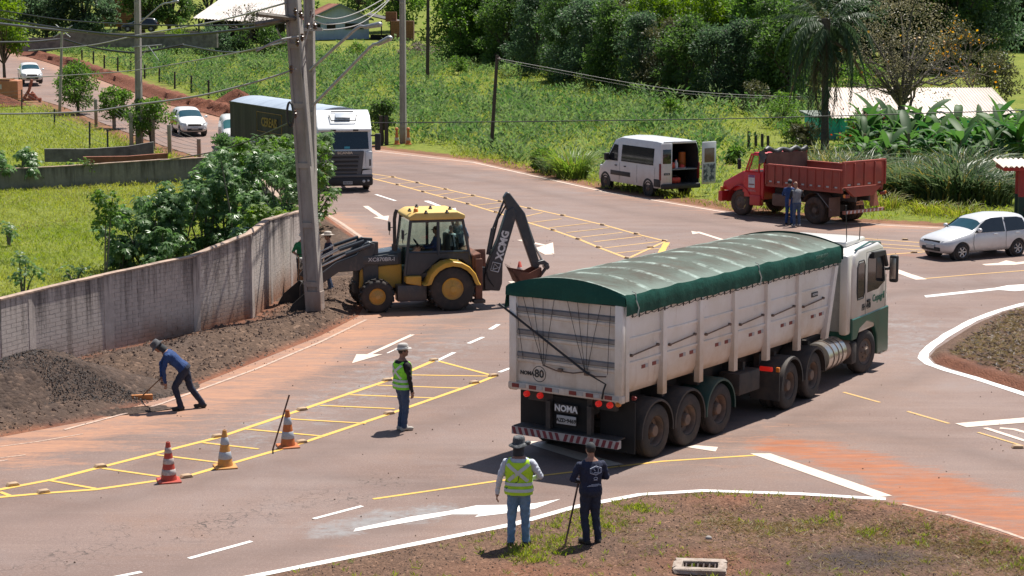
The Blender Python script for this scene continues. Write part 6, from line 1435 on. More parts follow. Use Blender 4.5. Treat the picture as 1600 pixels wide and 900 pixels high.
for s in(1,-1):
    yv=lambda z:(VW+0.004 if z<1.3 else VW+0.006-0.062*(z-1.25))*s
    mb=MB();mb.plate([(2.3,yv(1.36),1.36),(-0.42,yv(1.36),1.36),(-0.46,yv(2.12)-.0*s,2.1),(2.25,yv(2.12),2.1)][::s],0.012);mb.build('side_window',GLASS_D,vn,None)
    mb=MB();mb.plate([(3.55,yv(1.3),1.34),(2.62,yv(1.3),1.34),(2.62,yv(2.0),2.06),(2.95,yv(2.0)-0.01*s,2.08)][::s],0.012);mb.build('door_window',GLASS_D,vn,None)
    bx('side_moulding',vn,BLK,(2.35,(VW+.015)*s,0.80),(1.7,0.03,0.2),0.01);bx('rear_moulding',vn,BLK,(-0.75,VW*s,0.62),(0.5,0.04,0.34),0.02)
    bx('mirror',vn,BLK,(3.35,(VW+.14)*s,1.5),(0.18,0.22,0.34),0.05);bx('tail_light',vn,RED_R,(-0.98,(VW-.02)*s,1.12),(0.14,0.07,0.72),0.02)
    for x in(2.75,1.95):bx('door_handle',vn,BLK,(x,(VW+.02)*s,1.14),(0.16,0.03,0.05),0.01)
    mb=MB()
    for x in(2.45,0.95,-0.55):mb.cyl((x,(VW+.008)*s,0.5),(x-0.02,(VW+.006)*s,1.28),0.006,n=4)
    mb.build('door_gap',BLK,vn,None)
    bx('headlight',vn,CLEAR_L,(4.38,0.72*s,0.92),(0.2,0.3,0.26),0.06)
    for x in(0,3.7):
        wheel(vn,x,(VW+.0)*s,s,0.345,0.22,0.21,TYRE,RIM_D,'flat',n=22);mb=MB();mb.lathe([(0.43,-0.2),(0.43,0.0),(0.40,0.012),(0.33,0.012),(0.33,-0.02)],(x,VW*s,0.36),RX(s),24);mb.build('wheel_arch',BLK,vn,50)
mb=MB();mb.plate([(3.12,-0.82,2.24),(3.12,0.82,2.24),(3.82,0.84,1.42),(3.82,-0.84,1.42)][::-1],0.02);mb.build('windscreen',GLASS_B,vn,None)
bx('rear_bumper',vn,BLK,(-1.1,0,0.48),(0.2,1.96,0.22),0.05)
bx('rear_frame',vn,VANW,(-1.0,0,2.38),(0.06,1.66,0.1),0.02)
ld=bx('rear_door',vn,VANW,(-1.04,0.70,1.44),(0.06,0.56,1.82),0.03);bx('door_window',ld,GLASS_D,(-1.075,0.70,1.78),(0.012,0.42,0.62),0.005)
bx('badge',ld,BLK,(-1.076,0.7,1.02),(0.01,0.3,0.09));text('MASTER',0.06,LETTER_W,ld,(-1.083,0.7,1.02),ROT_REAR)
rd=bx('rear_door',vn,VANW,(-1.10,-1.45,1.44),(0.06,0.86,1.86),0.03,Matrix.Rotation(R(12),3,'Z'));rd['label']='opened rear door with worn inner lining'
bx('door_lining',rd,M('worn_door_lining',(0.35,0.37,0.4),0.6,col2=(0.05,0.06,0.09),scale=6,lo=0.47,hi=0.53),(-1.135,-1.45,1.0),(0.02,0.72,0.8),0.0,Matrix.Rotation(R(12),3,'Z'));bx('door_window',rd,M('brownish_glass',(0.16,0.09,0.06),0.2,col2=(0.25,0.22,0.22),scale=1.5),(-1.135,-1.45,1.78),(0.02,0.6,0.62),0.0,Matrix.Rotation(R(12),3,'Z'))
bx('load_shelf',vn,GREYB,(-0.4,-0.2,1.2),(1.1,1.5,0.05))
RITEM=M('red_plastic',(0.5,0.05,0.03),0.5);WITEM=M('white_plastic',(0.65,0.65,0.63),0.5);OITEM=M('orange_plastic',(0.62,0.17,0.03),0.6)
def vthing(name,label,cat,build):
    r=thing(name,label,cat,vn.matrix_basis@Vector(build[0]),R(117.7));
    for nm,m_,fn in build[1]:
        mb=MB();fn(mb);mb.build(nm,m_,r,50)
vthing('fuel_can','red fuel can on the shelf inside the open van','can',((-0.75,0.3,1.225),[('body',RITEM,lambda m:m.box((0,0,0.14),(0.22,0.34,0.28),bev=0.04)),('cap',BLK,lambda m:m.cyl((0,0.1,0.27),(0,0.1,0.34),0.04))]))
vthing('hard_hat','red and white helmets heaped on the van shelf','helmet',((-0.7,-0.3,1.225),[('shell',RITEM,lambda m:m.lathe([(0.17,0),(0.15,0.03),(0.13,0.11),(0.08,0.16),(0,0.18)],n=14)),('brim',WITEM,lambda m:m.lathe([(0.12,0),(0.19,0.01),(0.19,0.025),(0.12,0.03)],n=14))]))
vthing('plastic_bottle','white plastic bottle standing on the van shelf','bottle',((-0.7,0.0,1.225),[('body',WITEM,lambda m:m.lathe([(0.09,0),(0.09,0.24),(0.04,0.3),(0.04,0.36),(0,0.36)],n=12)),('cap',RITEM,lambda m:m.cyl((0,0,0.36),(0,0,0.4),0.045))]))
vthing('tool_crate','red tool crate low on the floor of the open van','crate',((-0.75,0.1,0.6),[('body',RITEM,lambda m:m.box((0,0,0.12),(0.35,0.45,0.24),bev=0.03)),('handle',BLK,lambda m:m.tube([(0,-0.15,0.24),(0,-0.1,0.32),(0,0.1,0.32),(0,0.15,0.24)],0.015))]))
vthing('paint_drum','orange drum standing at the right wall inside the van','drum',((-0.2,-0.62,1.225),[('body',OITEM,lambda m:m.lathe([(0.16,0),(0.17,0.02),(0.165,0.2),(0.175,0.22),(0.165,0.24),(0.165,0.62),(0.15,0.66),(0,0.66)],n=16)),('lid',BLK,lambda m:m.lathe([(0.16,0.66),(0.15,0.69),(0,0.69)],n=16))]))
p=W(356,232,113);sv=thing('delivery_van','small white van half hidden behind a shrub and the black trailer','van',(p.x,p.y+2,Tz(p.x,p.y+2)),R(-78))
st=[(-1.0,0.36,0.72,0.7,0.78,1.1,0.78,1.80,0.66,0.03),(-0.9,0.3,0.76,0.7,0.8,1.1,0.8,1.86,0.68,0.03),(1.4,0.3,0.76,0.7,0.8,1.1,0.8,1.88,0.68,0.03),(1.9,0.3,0.76,0.7,0.8,1.08,0.8,1.84,0.66,0.03),(2.0,0.3,0.76,0.7,0.8,1.08,0.8,1.78,0.66,0.03),(2.6,0.3,0.76,0.68,0.8,1.05,0.79,1.16,0.7,0.03),(2.9,0.34,0.72,0.64,0.76,0.9,0.74,0.95,0.66,0.02),(3.0,0.4,0.6,0.6,0.64,0.75,0.62,0.8,0.55,0.02)]
car_body(sv,st,{(4,5):2,(4,6):2,(1,4):1},[WCAR,WCAR,M('teal_windscreen',(0.05,0.16,0.17),0.06,spec=0.8)],1,(),{1:'side_panel',2:'windscreen'})
car_wheels(sv,2.3,0.78,0.29,0.18,RIM_S);bx('bumper',sv,BLK,(2.98,0,0.45),(0.14,1.4,0.2),0.05)
for s in(1,-1):bx('headlight',sv,CLEAR_L,(2.93,0.55*s,0.78),(0.1,0.24,0.16),0.04)
SCW=M('white_truck_paint',(0.72,0.73,0.74),0.3,col2=(0.68,0.68,0.68),coat=0.4,dirt=(0.4,0.28,0.2),dirt_h=(0.3,1.0),dirt_amt=0.4)
DGREY=M('dark_grey_plastic',(0.085,0.087,0.098),0.5,col2=(0.10,0.098,0.10))
GLASS_S=M('dark_windscreen',(0.012,0.022,0.03),0.05,spec=0.7)
fc_=G(536,300);HC=R(-80)
sc=thing('cabover_truck','white cab over truck with dark grille facing the camera','truck',(fc_.x-0.10*1.35,fc_.y+1.4,0),HC)
mb=MB();mb.prism([(-0.9,1.0),(-0.9,3.05),(-0.8,3.45),(-0.3,3.58),(0.4,3.40),(1.05,2.88),(1.13,2.72),(1.30,1.85),(1.34,1.0)],-1.23,1.23,'y',0.07,seg=3);mb.build('cab',SCW,sc,40)
mb=MB();mb.plate([(1.285,1.08,1.90),(1.285,-1.08,1.90),(1.13,-1.05,2.66),(1.13,1.05,2.66)],0.02);mb.plate([(1.285,-1.08,1.90),(1.285,1.08,1.90),(1.13,1.05,2.66),(1.13,-1.05,2.66)],0.02);mb.build('windscreen',GLASS_S,sc,None)
mb=MB();mb.prism([(1.06,2.74),(1.30,2.70),(1.32,2.80),(1.05,2.95)],-1.2,1.2,'y',0.02);mb.build('sun_visor',SCW,sc,40)
for yy in(0.5,-0.5):bx('roof_lamp',sc,BLK,(1.33,yy,2.76),(0.06,0.24,0.08),0.02)
mb=MB();mb.tube([(0.5,0.62,3.38),(0.85,0.55,3.16),(0.85,-0.55,3.16),(0.5,-0.62,3.38)],0.025,6);mb.tube([(0.2,0.5,3.52),(0.2,-0.5,3.52)],0.03,6);mb.build('roof_frame',BLK,sc,60)
bx('roof_hatch',sc,M('pale_hatch',(0.4,0.44,0.5),0.4),(0.5,0,3.36),(0.5,0.7,0.05),0.02,Matrix.Rotation(R(20),3,'Y'))
mb=MB();mb.prism([(0.86,1.83),(-0.86,1.83),(-0.72,0.62),(0.72,0.62)],1.30,1.40,'x',0.03);gr_=mb.build('grille',DGREY,sc,35)
for k in range(5):bx('grille_slot',gr_,BLK,(1.40,0,1.55-k*0.19),(0.02,1.24-k*0.05,0.085),0.008)
for k in range(5):bx('grille_bar',gr_,DGREY,(1.42,0,1.645-k*0.19),(0.05,1.3-k*0.05,0.05),0.015)
text('SCANIA',0.17,CHROME,sc,(1.412,0,1.745),ROT_FRONT,bold=0.005,sx=1.15)
bx('bumper',sc,BLK,(1.30,0,0.47),(0.4,2.48,0.40),0.1);bx('bumper_step',sc,DGREY,(1.36,0,0.72),(0.22,2.46,0.14),0.04);bx('number_plate',sc,PLATE,(1.512,0.1,0.42),(0.02,0.42,0.14));text('ABJ 8F27',0.1,LETTER_B,sc,(1.524,0.1,0.42),ROT_FRONT)
for s in(1,-1):
    mb=MB();mb.plate([(1.36,0.78*s,0.95),(1.36,1.18*s,1.0),(1.36,1.2*s,0.78),(1.36,0.74*s,0.74)],-0.08*s);mb.build('headlight',M('warm_headlamp',(0.7,0.42,0.25),0.15,emit=((1,0.6,0.3),0.25))if s<0 else CLEAR_L,sc,None)
    lamp(sc,(1.5,0.82*s,0.48),0.07,CLEAR_L,(1,0,0),'fog_light');lamp(sc,(1.49,1.02*s,0.5),0.06,CLEAR_L,(1,0,0),'fog_light')
    bx('corner_deflector',sc,SCW,(1.27,1.08*s,1.42),(0.2,0.32,0.78),0.06);bx('deflector_slot',sc,BLK,(1.376,1.12*s,1.3),(0.01,0.07,0.3),0.003)
    mb=MB();mb.tube([(1.2,1.2*s,2.5),(1.3,1.45*s,2.5)],0.04,6);mb.tube([(1.2,1.2*s,2.0),(1.3,1.45*s,2.0)],0.03,6);mb.build('mirror_arm',BLK,sc,None);bx('mirror',sc,BLK,(1.32,1.48*s,2.22),(0.16,0.26,0.75),0.05)
    bx('side_window',sc,GLASS_D,(0.55,1.23*s,2.3),(0.9,0.02,0.7),0.005);bx('cab_step',sc,DGREY,(0.1,1.2*s,0.72),(1.9,0.1,0.6),0.03)
    wheel(sc,0,1.22*s,s,0.52,0.3,0.3,TYRE,RIM_D,'flat',n=22)
    for x in(-3.3,-4.65):wheel(sc,x,1.22*s,s,0.52,0.55,0.3,TYRE,RIM_D,'dish',n=18)
    bx('air_kit',sc,SCW,(-1.0,1.12*s,2.3),(0.5,0.1,1.9),0.03);bx('chassis_rail',sc,BLKD,(-2.6,0.42*s,0.9),(5.0,0.1,0.26))
bx('dash_card',sc,M('blue_card',(0.05,0.35,0.5),0.6),(1.315,0.1,1.98),(0.012,0.24,0.1),0,Matrix.Rotation(R(11),3,'Y'));bx('axle',sc,BLKD,(0,0,0.5),(0.15,1.9,0.15));bx('cab_floor',sc,BLKD,(0.2,0,0.85),(2.0,2.2,0.3));bx('fifth_wheel',sc,BLKD,(-3.9,0,1.1),(1,1,0.12))
CURT=M('black_green_curtain',(0.014,0.015,0.014),0.7,col2=(0.034,0.033,0.028),scale=1.2,stretch=(3,3,0.3),bmp=0.2,bscale=8)
kp=sc.matrix_basis@Vector((-3.9,0,0));HT=R(-63.5)
ct=thing('curtain_trailer','long black curtain sided trailer with pale blue arched roof cover','trailer',(kp.x-math.cos(HT)*11.0,kp.y-math.sin(HT)*11.0,0),HT)
TL=12.6
for s in(1,-1):
    mb=MB();rows=[]
    for x in np.linspace(-0.6,TL-1.0,60):b=0.02*math.sin(x*4.1)+0.012*math.sin(x*11);rows.append([(x,(1.27+b*k)*s,z)for z,k in((1.42,0.3),(1.8,1),(2.4,1),(2.9,0.6),(3.2,0))])
    mb.grid(rows);mb.build('curtain',CURT,ct,60)
    bx('side_rail',ct,SGN,(5.5,1.28*s,1.36),(12.1,0.05,0.1),0.01);bx('side_rail',ct,SGN,(5.5,1.28*s,1.16),(12.1,0.04,0.06),0.01);bx('side_guard',ct,SGN,(5.6,1.25*s,0.75),(5.0,0.04,0.1));bx('roof_edge',ct,BLK,(5.5,1.28*s,3.21),(12.2,0.06,0.06))
    for x in np.linspace(-0.4,11.2,13):bx('curtain_strap',ct,BLK,(x,1.30*s,1.28),(0.05,0.02,0.35))
    for x in(-0.1,1.2,2.45):wheel(ct,x,1.24*s,s,0.52,0.55,0.3,TYRE,RIM_D,'dish',n=18)
    bx('chassis_rail',ct,BLKD,(5.5,0.45*s,1.05),(12.0,0.12,0.35));bx('landing_leg',ct,BLKD,(8.6,0.8*s,0.7),(0.14,0.14,0.9))
bx('front_wall',ct,CURT,(TL-1.0,0,2.3),(0.06,2.5,1.85));bx('rear_wall',ct,CURT,(-0.6,0,2.3),(0.06,2.5,1.85));bx('floor',ct,BLKD,(5.5,0,1.36),(12.2,2.5,0.1))
BLUET=M('pale_blue_tarp',(0.36,0.42,0.50),0.5,col2=(0.28,0.33,0.40),scale=1.0,stretch=(1,0.3,1),bmp=0.2,bscale=5)
mb=MB();mb.grid([[(x,y,3.23+0.30*(1-(y/1.28)**2)-0.03*abs(math.sin(x*2.6)))for y in np.linspace(-1.28,1.28,13)]for x in np.linspace(-0.62,TL-0.95,50)]);mb.build('roof_cover',BLUET,ct,70)
mb=MB();mb.prism([(-1.28,3.15)]+[(y,3.22+0.30*(1-(y/1.28)**2))for y in np.linspace(-1.28,1.28,9)]+[(1.28,3.15)],TL-1.02,TL-0.98,'x');mb.build('roof_end',BLUET,ct,None)
YLET=M('yellow_lettering',(0.30,0.19,0.02),0.6)
text('CEREAIS',0.62,YLET,ct,(5.6,-1.335,2.45),ROT_RIGHT,bold=0.012);mb=MB();mb.tube([(7.4,-1.33,1.98),(3.8,-1.33,1.98),(3.8,-1.33,2.94),(7.4,-1.33,2.94),(7.4,-1.33,1.98)],0.02,4);mb.build('sign_frame',YLET,ct,None)
# ------------------------------------------------------------------ people
SKIN=M('skin',(0.30,0.16,0.11),0.55,col2=(0.26,0.13,0.09),scale=12)
def cloth(name,c,c2=None,sc=7):return M(name,c,0.85,col2=c2 or tuple(k*0.7 for k in c),scale=sc,bmp=0.6,bscale=13)
JEANS_L=cloth('pale_jeans',(0.105,0.19,0.31),(0.16,0.26,0.38));JEANS_D=cloth('blue_jeans',(0.035,0.06,0.12),(0.055,0.09,0.16));NAVY=cloth('navy_cloth',(0.012,0.018,0.05));NAVYT=cloth('dark_navy_trousers',(0.012,0.017,0.038),(0.02,0.028,0.055))
BLUES=cloth('royal_blue_shirt',(0.010,0.036,0.13),(0.016,0.055,0.18));WHITES=cloth('white_shirt',(0.55,0.57,0.62),(0.45,0.48,0.55));BLACKS=cloth('black_shirt',(0.014,0.013,0.015));GREYS=cloth('grey_shirt',(0.2,0.21,0.23));GREENS=cloth('green_shirt',(0.02,0.20,0.085))
VESTM=cloth('hi_vis_vest',(0.50,0.78,0.03),(0.42,0.70,0.03));VESTG=cloth('green_hi_vis_vest',(0.25,0.75,0.04),(0.2,0.62,0.04));REFL=M('reflective_tape',(0.52,0.58,0.60),0.4,col2=(0.45,0.5,0.52));BOOT=M('dark_boot',(0.03,0.025,0.022),0.7);SHOEP=M('pale_shoe',(0.42,0.38,0.34),0.7)
HAIR=M('dark_hair',(0.018,0.014,0.012),0.7)
def person(label,loc,rz,sc=1.0,bend=0.0,lean=0.0,arms=None,legs=None,shirt=BLUES,sleeve=None,bare_fore=False,trousers=JEANS_D,shoes=BOOT,vox=0.018,head_turn=0.0,group=None,fingers=True,hair=True,bulk=1.0):
    """arms: {+1: (elbow, hand), -1: ...} and legs: {+1: (knee, ankle, toe yaw)} in local metres; x forward, y left"""
    root=thing('person',label,'person',loc,rz,group);root.scale=(sc,sc,sc)
    sleeve=sleeve or shirt
    P=Vector((0,0,0.90));b=R(bend);up=Vector((math.sin(b),math.sin(R(lean)),math.cos(b))).normalized();fw=Vector((math.cos(b),0,-math.sin(b)));lf=up.cross(fw).normalized()
    legs=legs or{1:((0.03,0.10,0.49),(-0.01,0.11,0.09),8),-1:((0.03,-0.10,0.49),(-0.01,-0.11,0.09),-8)}
    arms=arms or{1:((-0.02,0.28,1.13),(0.05,0.29,0.86)),-1:((-0.02,-0.28,1.13),(0.05,-0.29,0.86))}
    secs=[(-0.06,0.115,0.160),(0.0,0.128,0.178),(0.06,0.128,0.178),(0.10,0.118,0.168),(0.18,0.110,0.160),(0.28,0.120,0.172),(0.38,0.128,0.186),(0.46,0.118,0.190),(0.52,0.095,0.165),(0.565,0.066,0.10),(0.60,0.055,0.062)]
    secs=[(s,a*bulk,w*bulk)for s,a,w in secs]
    def S(s,ang,off=0.0):
        for(s0,a0,w0),(s1,a1,w1)in zip(secs,secs[1:]):
            if s<=s1:t=max(0,(s-s0)/(s1-s0));a,w=a0+(a1-a0)*t,w0+(w1-w0)*t;break
        c,n=math.cos(ang),math.sin(ang);e=2.5
        k=(abs(c)**e+abs(n)**e)**(-1/e)
        return P+up*s+fw*((a+off)*c*k)+lf*((w+off)*n*k)
    mb=MB()
    rows=[[S(s,2*math.pi*k/20)for k in range(20)]for s,_,_ in secs];vs=mb.grid(rows,closed=True)
    mb.bm.faces.new(vs[0][::-1]);mb.bm.faces.new(vs[-1])
    bones=[]
    def limb(a,c,ra,rc,m_):
        a,c=Vector(a),Vector(c);ra*=bulk;rc*=bulk;mb.cyl(a,c,ra,rc,14);mb.ball(a,ra,2);mb.ball(c,rc,2);bones.append((a,c,(ra+rc)/2,m_))
    nk=P+up*0.585;hd=nk+up*0.155+fw*0.025+(Vector((0,0,0.02))if bend>20 else Vector((0,0,0)))
    limb(nk-up*0.03,nk+up*0.09,0.052,0.05,'skin');bones[-1]=(nk-up*0.0,nk+up*0.10,0.052,'skin')
    hf=(Matrix.Rotation(R(head_turn),3,up)@fw)
    q=Matrix((hf,up.cross(hf),up)).transposed()
    mb.ball(hd,(0.092,0.074,0.112),3,rot=q);mb.ball(hd+q@Vector((0.03,0,-0.05)),(0.068,0.058,0.068),3,rot=q)
    mb.ball(hd+q@Vector((0.094,0,-0.015)),(0.022,0.014,0.024),2,rot=q);mb.ball(hd+q@Vector((0.078,0,-0.085)),(0.022,0.03,0.018),2,rot=q);mb.ball(hd+q@Vector((0.082,0,0.028)),(0.014,0.05,0.012),2,rot=q)
    for s in(1,-1):mb.ball(hd+q@Vector((-0.005,0.078*s,-0.01)),(0.022,0.012,0.034),2,rot=q)
    bones.append((hd,hd,0.10,'skin'));bones.append((hd+q@Vector((0.03,0,-0.06)),)*2+(0.08,'skin'))
    fing=[]
    for s in(1,-1):
        sh=P+up*0.475+lf*(0.185*bulk*s);el,wr=Vector(arms[s][0]),Vector(arms[s][1])
        limb(sh,el,0.062,0.047,'sleeve');limb(el,wr,0.045,0.034,'skin' if bare_fore else 'sleeve')
        d=(wr-el).normalized();d2=(d*0.8+Vector((0,0,-0.35))).normalized()if not arms[s][2:]else d
        inn=-lf*s;n_=(inn-d2*inn.dot(d2)).normalized();wv=d2.cross(n_)
        palm=wr+d2*0.055;qp=Matrix((wv,n_,d2)).transposed()
        mb.ball(palm,(0.042,0.020,0.055),2,rot=qp);bones.append((wr+d2*0.02,wr+d2*0.09,0.035,'skin'));mb.cyl(wr-d*0.02,palm,0.028,0.03,10)
        for k in range(4):
            L=(0.068,0.078,0.073,0.058)[k];o=palm+d2*0.04+wv*((k-1.5)*0.019);fing.append([o,o+d2*L*0.45+n_*0.006,o+d2*L*0.8+n_*0.022,o+d2*L*0.95+n_*0.038])
        o=palm-d2*0.02+wv*0.036*(1 if(wv.dot(fw)>0)else-1);fing.append([o,o+d2*0.028+(o-palm).normalized()*0.018+n_*0.01,o+d2*0.055+(o-palm).normalized()*0.018+n_*0.022])
    for s in(1,-1):
        kn,an,yaw=legs[s];hp=P+lf*0.088*s+Vector((0,0,-0.02));kn,an=Vector(kn),Vector(an)
        limb(hp,kn,0.092,0.068,'leg');limb(kn,an,0.066,0.056,'leg')
        dx=Vector((math.cos(R(yaw)),math.sin(R(yaw)),0));qs=Matrix((dx,Vector((-dx.y,dx.x,0)),Vector((0,0,1)))).transposed()
        f0=Vector((an.x,an.y,an.z-0.045));mb.ball(f0+dx*0.07,(0.145,0.05,0.045),2,rot=qs);mb.ball(f0-dx*0.03,(0.065,0.042,0.06),2,rot=qs);mb.box(f0+dx*0.06-Vector((0,0,0.028)),(0.25,0.088,0.03),qs,0.008)
        bones.append((f0-dx*0.04,f0+dx*0.18,0.052,'shoe'))
    bmesh.ops.recalc_face_normals(mb.bm,faces=mb.bm.faces)
    me=mb.mesh('body');o=bpy.data.objects.new('body',me);COL.objects.link(o)
    md=o.modifiers.new('r','REMESH');md.mode='VOXEL';md.voxel_size=vox;md2=o.modifiers.new('s','SMOOTH');md2.factor=0.5;md2.iterations=2
    bpy.context.view_layer.update();m2=bpy.data.meshes.new_from_object(o.evaluated_get(bpy.context.evaluated_depsgraph_get()))
    bpy.data.objects.remove(o);bpy.data.meshes.remove(me)
    n=len(m2.vertices);co=np.empty(n*3,np.float32);m2.vertices.foreach_get('co',co);co=co.reshape(-1,3)
    if vox<0.03:
        no=np.empty(n*3,np.float32);m2.vertices.foreach_get('normal',no);no=no.reshape(-1,3)
        f=np.sin(co[:,2]*55+9*np.sin(co[:,1]*17+co[:,0]*13))*0.5+np.sin(co[:,2]*31-co[:,0]*40+5)*0.5
        hz=np.array(hd);k=np.clip((np.linalg.norm(co-hz,axis=1)-0.2)/0.1,0,1);co=co+no*(f*0.0075*k)[:,None];m2.vertices.foreach_set('co',co.ravel())
    fcn=np.empty(len(m2.polygons)*3,np.float32);m2.polygons.foreach_get('center',fcn);fcn=fcn.reshape(-1,3)
    keys={'skin':0,'shirt':1,'sleeve':2,'leg':3,'shoe':4}
    best=np.full(len(fcn),1e9);mi=np.zeros(len(fcn),np.int32)
    p0=np.array(P)
    rel=fcn-p0;s_=rel@np.array(up);a_=rel@np.array(fw);w_=rel@np.array(lf)
    for a,c,r,k in bones:
        a,c=np.array(a),np.array(c);ab=c-a;L=max(1e-9,ab@ab);t=np.clip(((fcn-a)@ab)/L,0,1);d=np.linalg.norm(fcn-a-t[:,None]*ab,axis=1)-r
        u=d<best;best[u]=d[u];mi[u]=keys[k]
    tor=(np.abs(a_)<0.17)&(np.abs(w_)<0.205)&(s_>-0.02)&(s_<0.575)&(np.hypot(a_/0.15,w_/0.2)<1.05)
    tor&=~((mi==2)&(np.abs(w_)>0.185))&~((mi==2)&(a_>0.15))
    mi[tor&(mi!=0)]=1;mi[tor&(s_<0.03)]=3;mi[(mi==0)&tor&(s_<0.55)]=1
    m2.polygons.foreach_set('material_index',mi)
    b2=bmesh.new();b2.from_mesh(m2)
    if fingers:
        t=MB();t.bm.free();t.bm=b2
        for f in fing:t.tube(f,[0.0095,0.009,0.0085,0.007][:len(f)]if len(f)==4 else[0.0115,0.0105,0.008],6,mi=0)
    b2.to_mesh(m2);b2.free();m2.name='body'
    body=link_mesh('body',m2,[SKIN,shirt,sleeve,trousers,shoes],root,180)
    if hair:
        mb=MB();mb.ball(hd+q@Vector((-0.012,0,0.012)),(0.095,0.081,0.112),3,rot=q)
        cut=[v for v in mb.bm.verts if(q.transposed()@(v.co-hd)).z<-0.055 or((q.transposed()@(v.co-hd)).x>0.045 and(q.transposed()@(v.co-hd)).z<0.06)]
        bmesh.ops.delete(mb.bm,geom=cut,context='VERTS');mb.build('hair',HAIR,root,180)
    return root,S,hd,q,P,up,fw,lf
def strip(S,path,w,off,mat,name,parent,vertical=False):
    mb=MB();A,B=[],[]
    for k,(s,a)in enumerate(path):
        s2,a2=path[min(k+1,len(path)-1)];s1,a1=path[max(k-1,0)]
        ds,da=s2-s1,(a2-a1)*0.15;L=math.hypot(ds,da);ns,na=-da/L*w/2,ds/L*w/2/0.15
        A.append(S(s+ns,a+na,off));B.append(S(s-ns,a-na,off))
    mb.grid([A,B]);return mb.build(name,mat,parent,180)
def vest(root,S,mat):
    mb=MB();PI=math.pi
    rows=[[S(s,2*PI*k/28,0.028+0.011*math.sin(k*1.7+s*14)+0.03*max(0,0.15-s))for k in range(28)]for s in np.linspace(-0.03,0.33,9)];mb.grid(rows,closed=True)
    for c in(0,PI):mb.grid([[S(s,c+u*(1.15-0.35*(s-0.33)/0.2),0.027)for u in np.linspace(-1,1,13)]for s in np.linspace(0.33,0.5,6)])
    for c in(0,PI):
        for sd in(1,-1):mb.grid([[S(s,c+sd*u,0.022)for u in np.linspace(0.38+0.5*(s-0.5)/0.05,0.86+0.3*(s-0.5)/0.05,6)]for s in np.linspace(0.5,0.545,4)])
    v=mb.build('vest',mat,root,180)
    for s0 in(0.05,0.15):strip(S,[(s0,a)for a in np.linspace(0,2*PI,34)],0.05,0.044,REFL,'reflective_band',v)
    for sd in(1,-1):
        strip(S,[(0.20+0.28*t,PI+sd*(0.75-1.5*t))for t in np.linspace(0,1,12)],0.045,0.036,REFL,'reflective_band',v)
        strip(S,[(0.20+0.28*t,sd*0.7)for t in np.linspace(0,1,8)],0.045,0.036,REFL,'reflective_band',v)
    return v
def hat(root,hd,q,mat,brim,crown_h=0.1,name='hat',band=None,flop=0.02,tilt=0.0):
    r2=q@Matrix.Rotation(R(tilt),3,'Y');mb=MB();c=hd+q@Vector((-0.005,0,0.045));n=24
    pr=[(0.088,0.012),(0.094,-0.002),(brim*0.75,-0.008),(brim,-flop),(brim,-flop+0.006),(brim*0.75,0.0),(0.102,0.010),(0.099,crown_h*0.6),(0.085,crown_h*0.95),(0.05,crown_h*1.05),(0,crown_h*0.98)]
    mb.lathe(pr,c,r2,n)
    for v in mb.bm.verts:
        l=r2.transposed()@(v.co-c);a=math.atan2(l.y,l.x);rr=math.hypot(l.x,l.y)
        if rr>0.12:v.co+=r2@Vector((0,0,0.018*abs(math.sin(a))**2*(rr-0.1)/0.08+0.006*math.sin(3*a)))
        l2=Vector((l.x*1.12,l.y*0.95,0));v.co+=r2@(l2-Vector((l.x,l.y,0)))
    h=mb.build(name,mat,root,60)
    if band:
        mb=MB();mb.lathe([(0.1035,0.012),(0.1035,0.042),(0.100,0.044)],c,r2,n)
        for v in mb.bm.verts:
            l=r2.transposed()@(v.co-c);v.co+=r2@Vector((l.x*0.12,-l.y*0.05,0))
        mb.build('hat_band',band,h,60)
    return h
def cap(root,hd,q,mat,neck=False):
    mb=MB();mb.ball(hd+q@Vector((-0.005,0,0.018)),(0.102,0.088,0.108),3,rot=q)
    bmesh.ops.delete(mb.bm,geom=[v for v in mb.bm.verts if(q.transposed()@(v.co-hd)).z<0.02],context='VERTS')
    mb.grid([[hd+q@Vector((0.085+0.085*t*math.cos(u),0.075*math.sin(u)*(1-0.1*t),0.03-0.02*t))for u in np.linspace(-1.3,1.3,9)]for t in(0,0.5,1)])
    if neck:mb.grid([[hd+q@Vector((math.cos(u)*0.105-0.02*t,math.sin(u)*0.095,0.03-0.2*t))for u in np.linspace(1.2,2*math.pi-1.2,14)]for t in np.linspace(0,1,4)])
    return mb.build('cap',mat,root,180)
CAMO=M('dark_camo_hat',(0.05,0.055,0.06),0.9,col2=(0.16,0.165,0.17),scale=16,lo=0.5,hi=0.6);STRAW=M('straw_hat',(0.52,0.46,0.4),0.8,col2=(0.36,0.31,0.27),scale=14);PALEH=M('pale_grey_hat',(0.42,0.40,0.38),0.8,col2=(0.33,0.31,0.29),scale=9);BRIMW=M('white_hat_brim',(0.62,0.6,0.57),0.8);DCAP=M('dark_grey_cap',(0.03,0.033,0.038),0.85)
IRON=M('rusty_tool_steel',(0.07,0.035,0.028),0.7,col2=(0.12,0.05,0.035),scale=5);HANDLE=M('wooden_handle',(0.2,0.12,0.07),0.8)
verge_z=lambda x,y:float(isl_h(np.array([x]),np.array([y]))[0])
x,y=0.11,30.92
r,S,hd,q,P,up,fw,lf=person('person in yellow hi-vis vest, white sleeves and pale jeans, seen from behind',(x,y,verge_z(x,y)-0.01),R(84),1.0,
    arms={1:((-0.05,0.30,1.14),(0.0,0.345,0.88)),-1:((0.0,-0.345,1.16),(0.21,-0.19,1.06))},legs={1:((0.02,0.115,0.49),(-0.02,0.125,0.09),12),-1:((0.03,-0.10,0.49),(0.02,-0.11,0.09),-14)},shirt=WHITES,trousers=JEANS_L,vox=0.013,head_turn=-25,bulk=1.1)
v_=vest(r,S,VESTM);hat(r,hd,q,CAMO,0.165,0.115,flop=0.045)
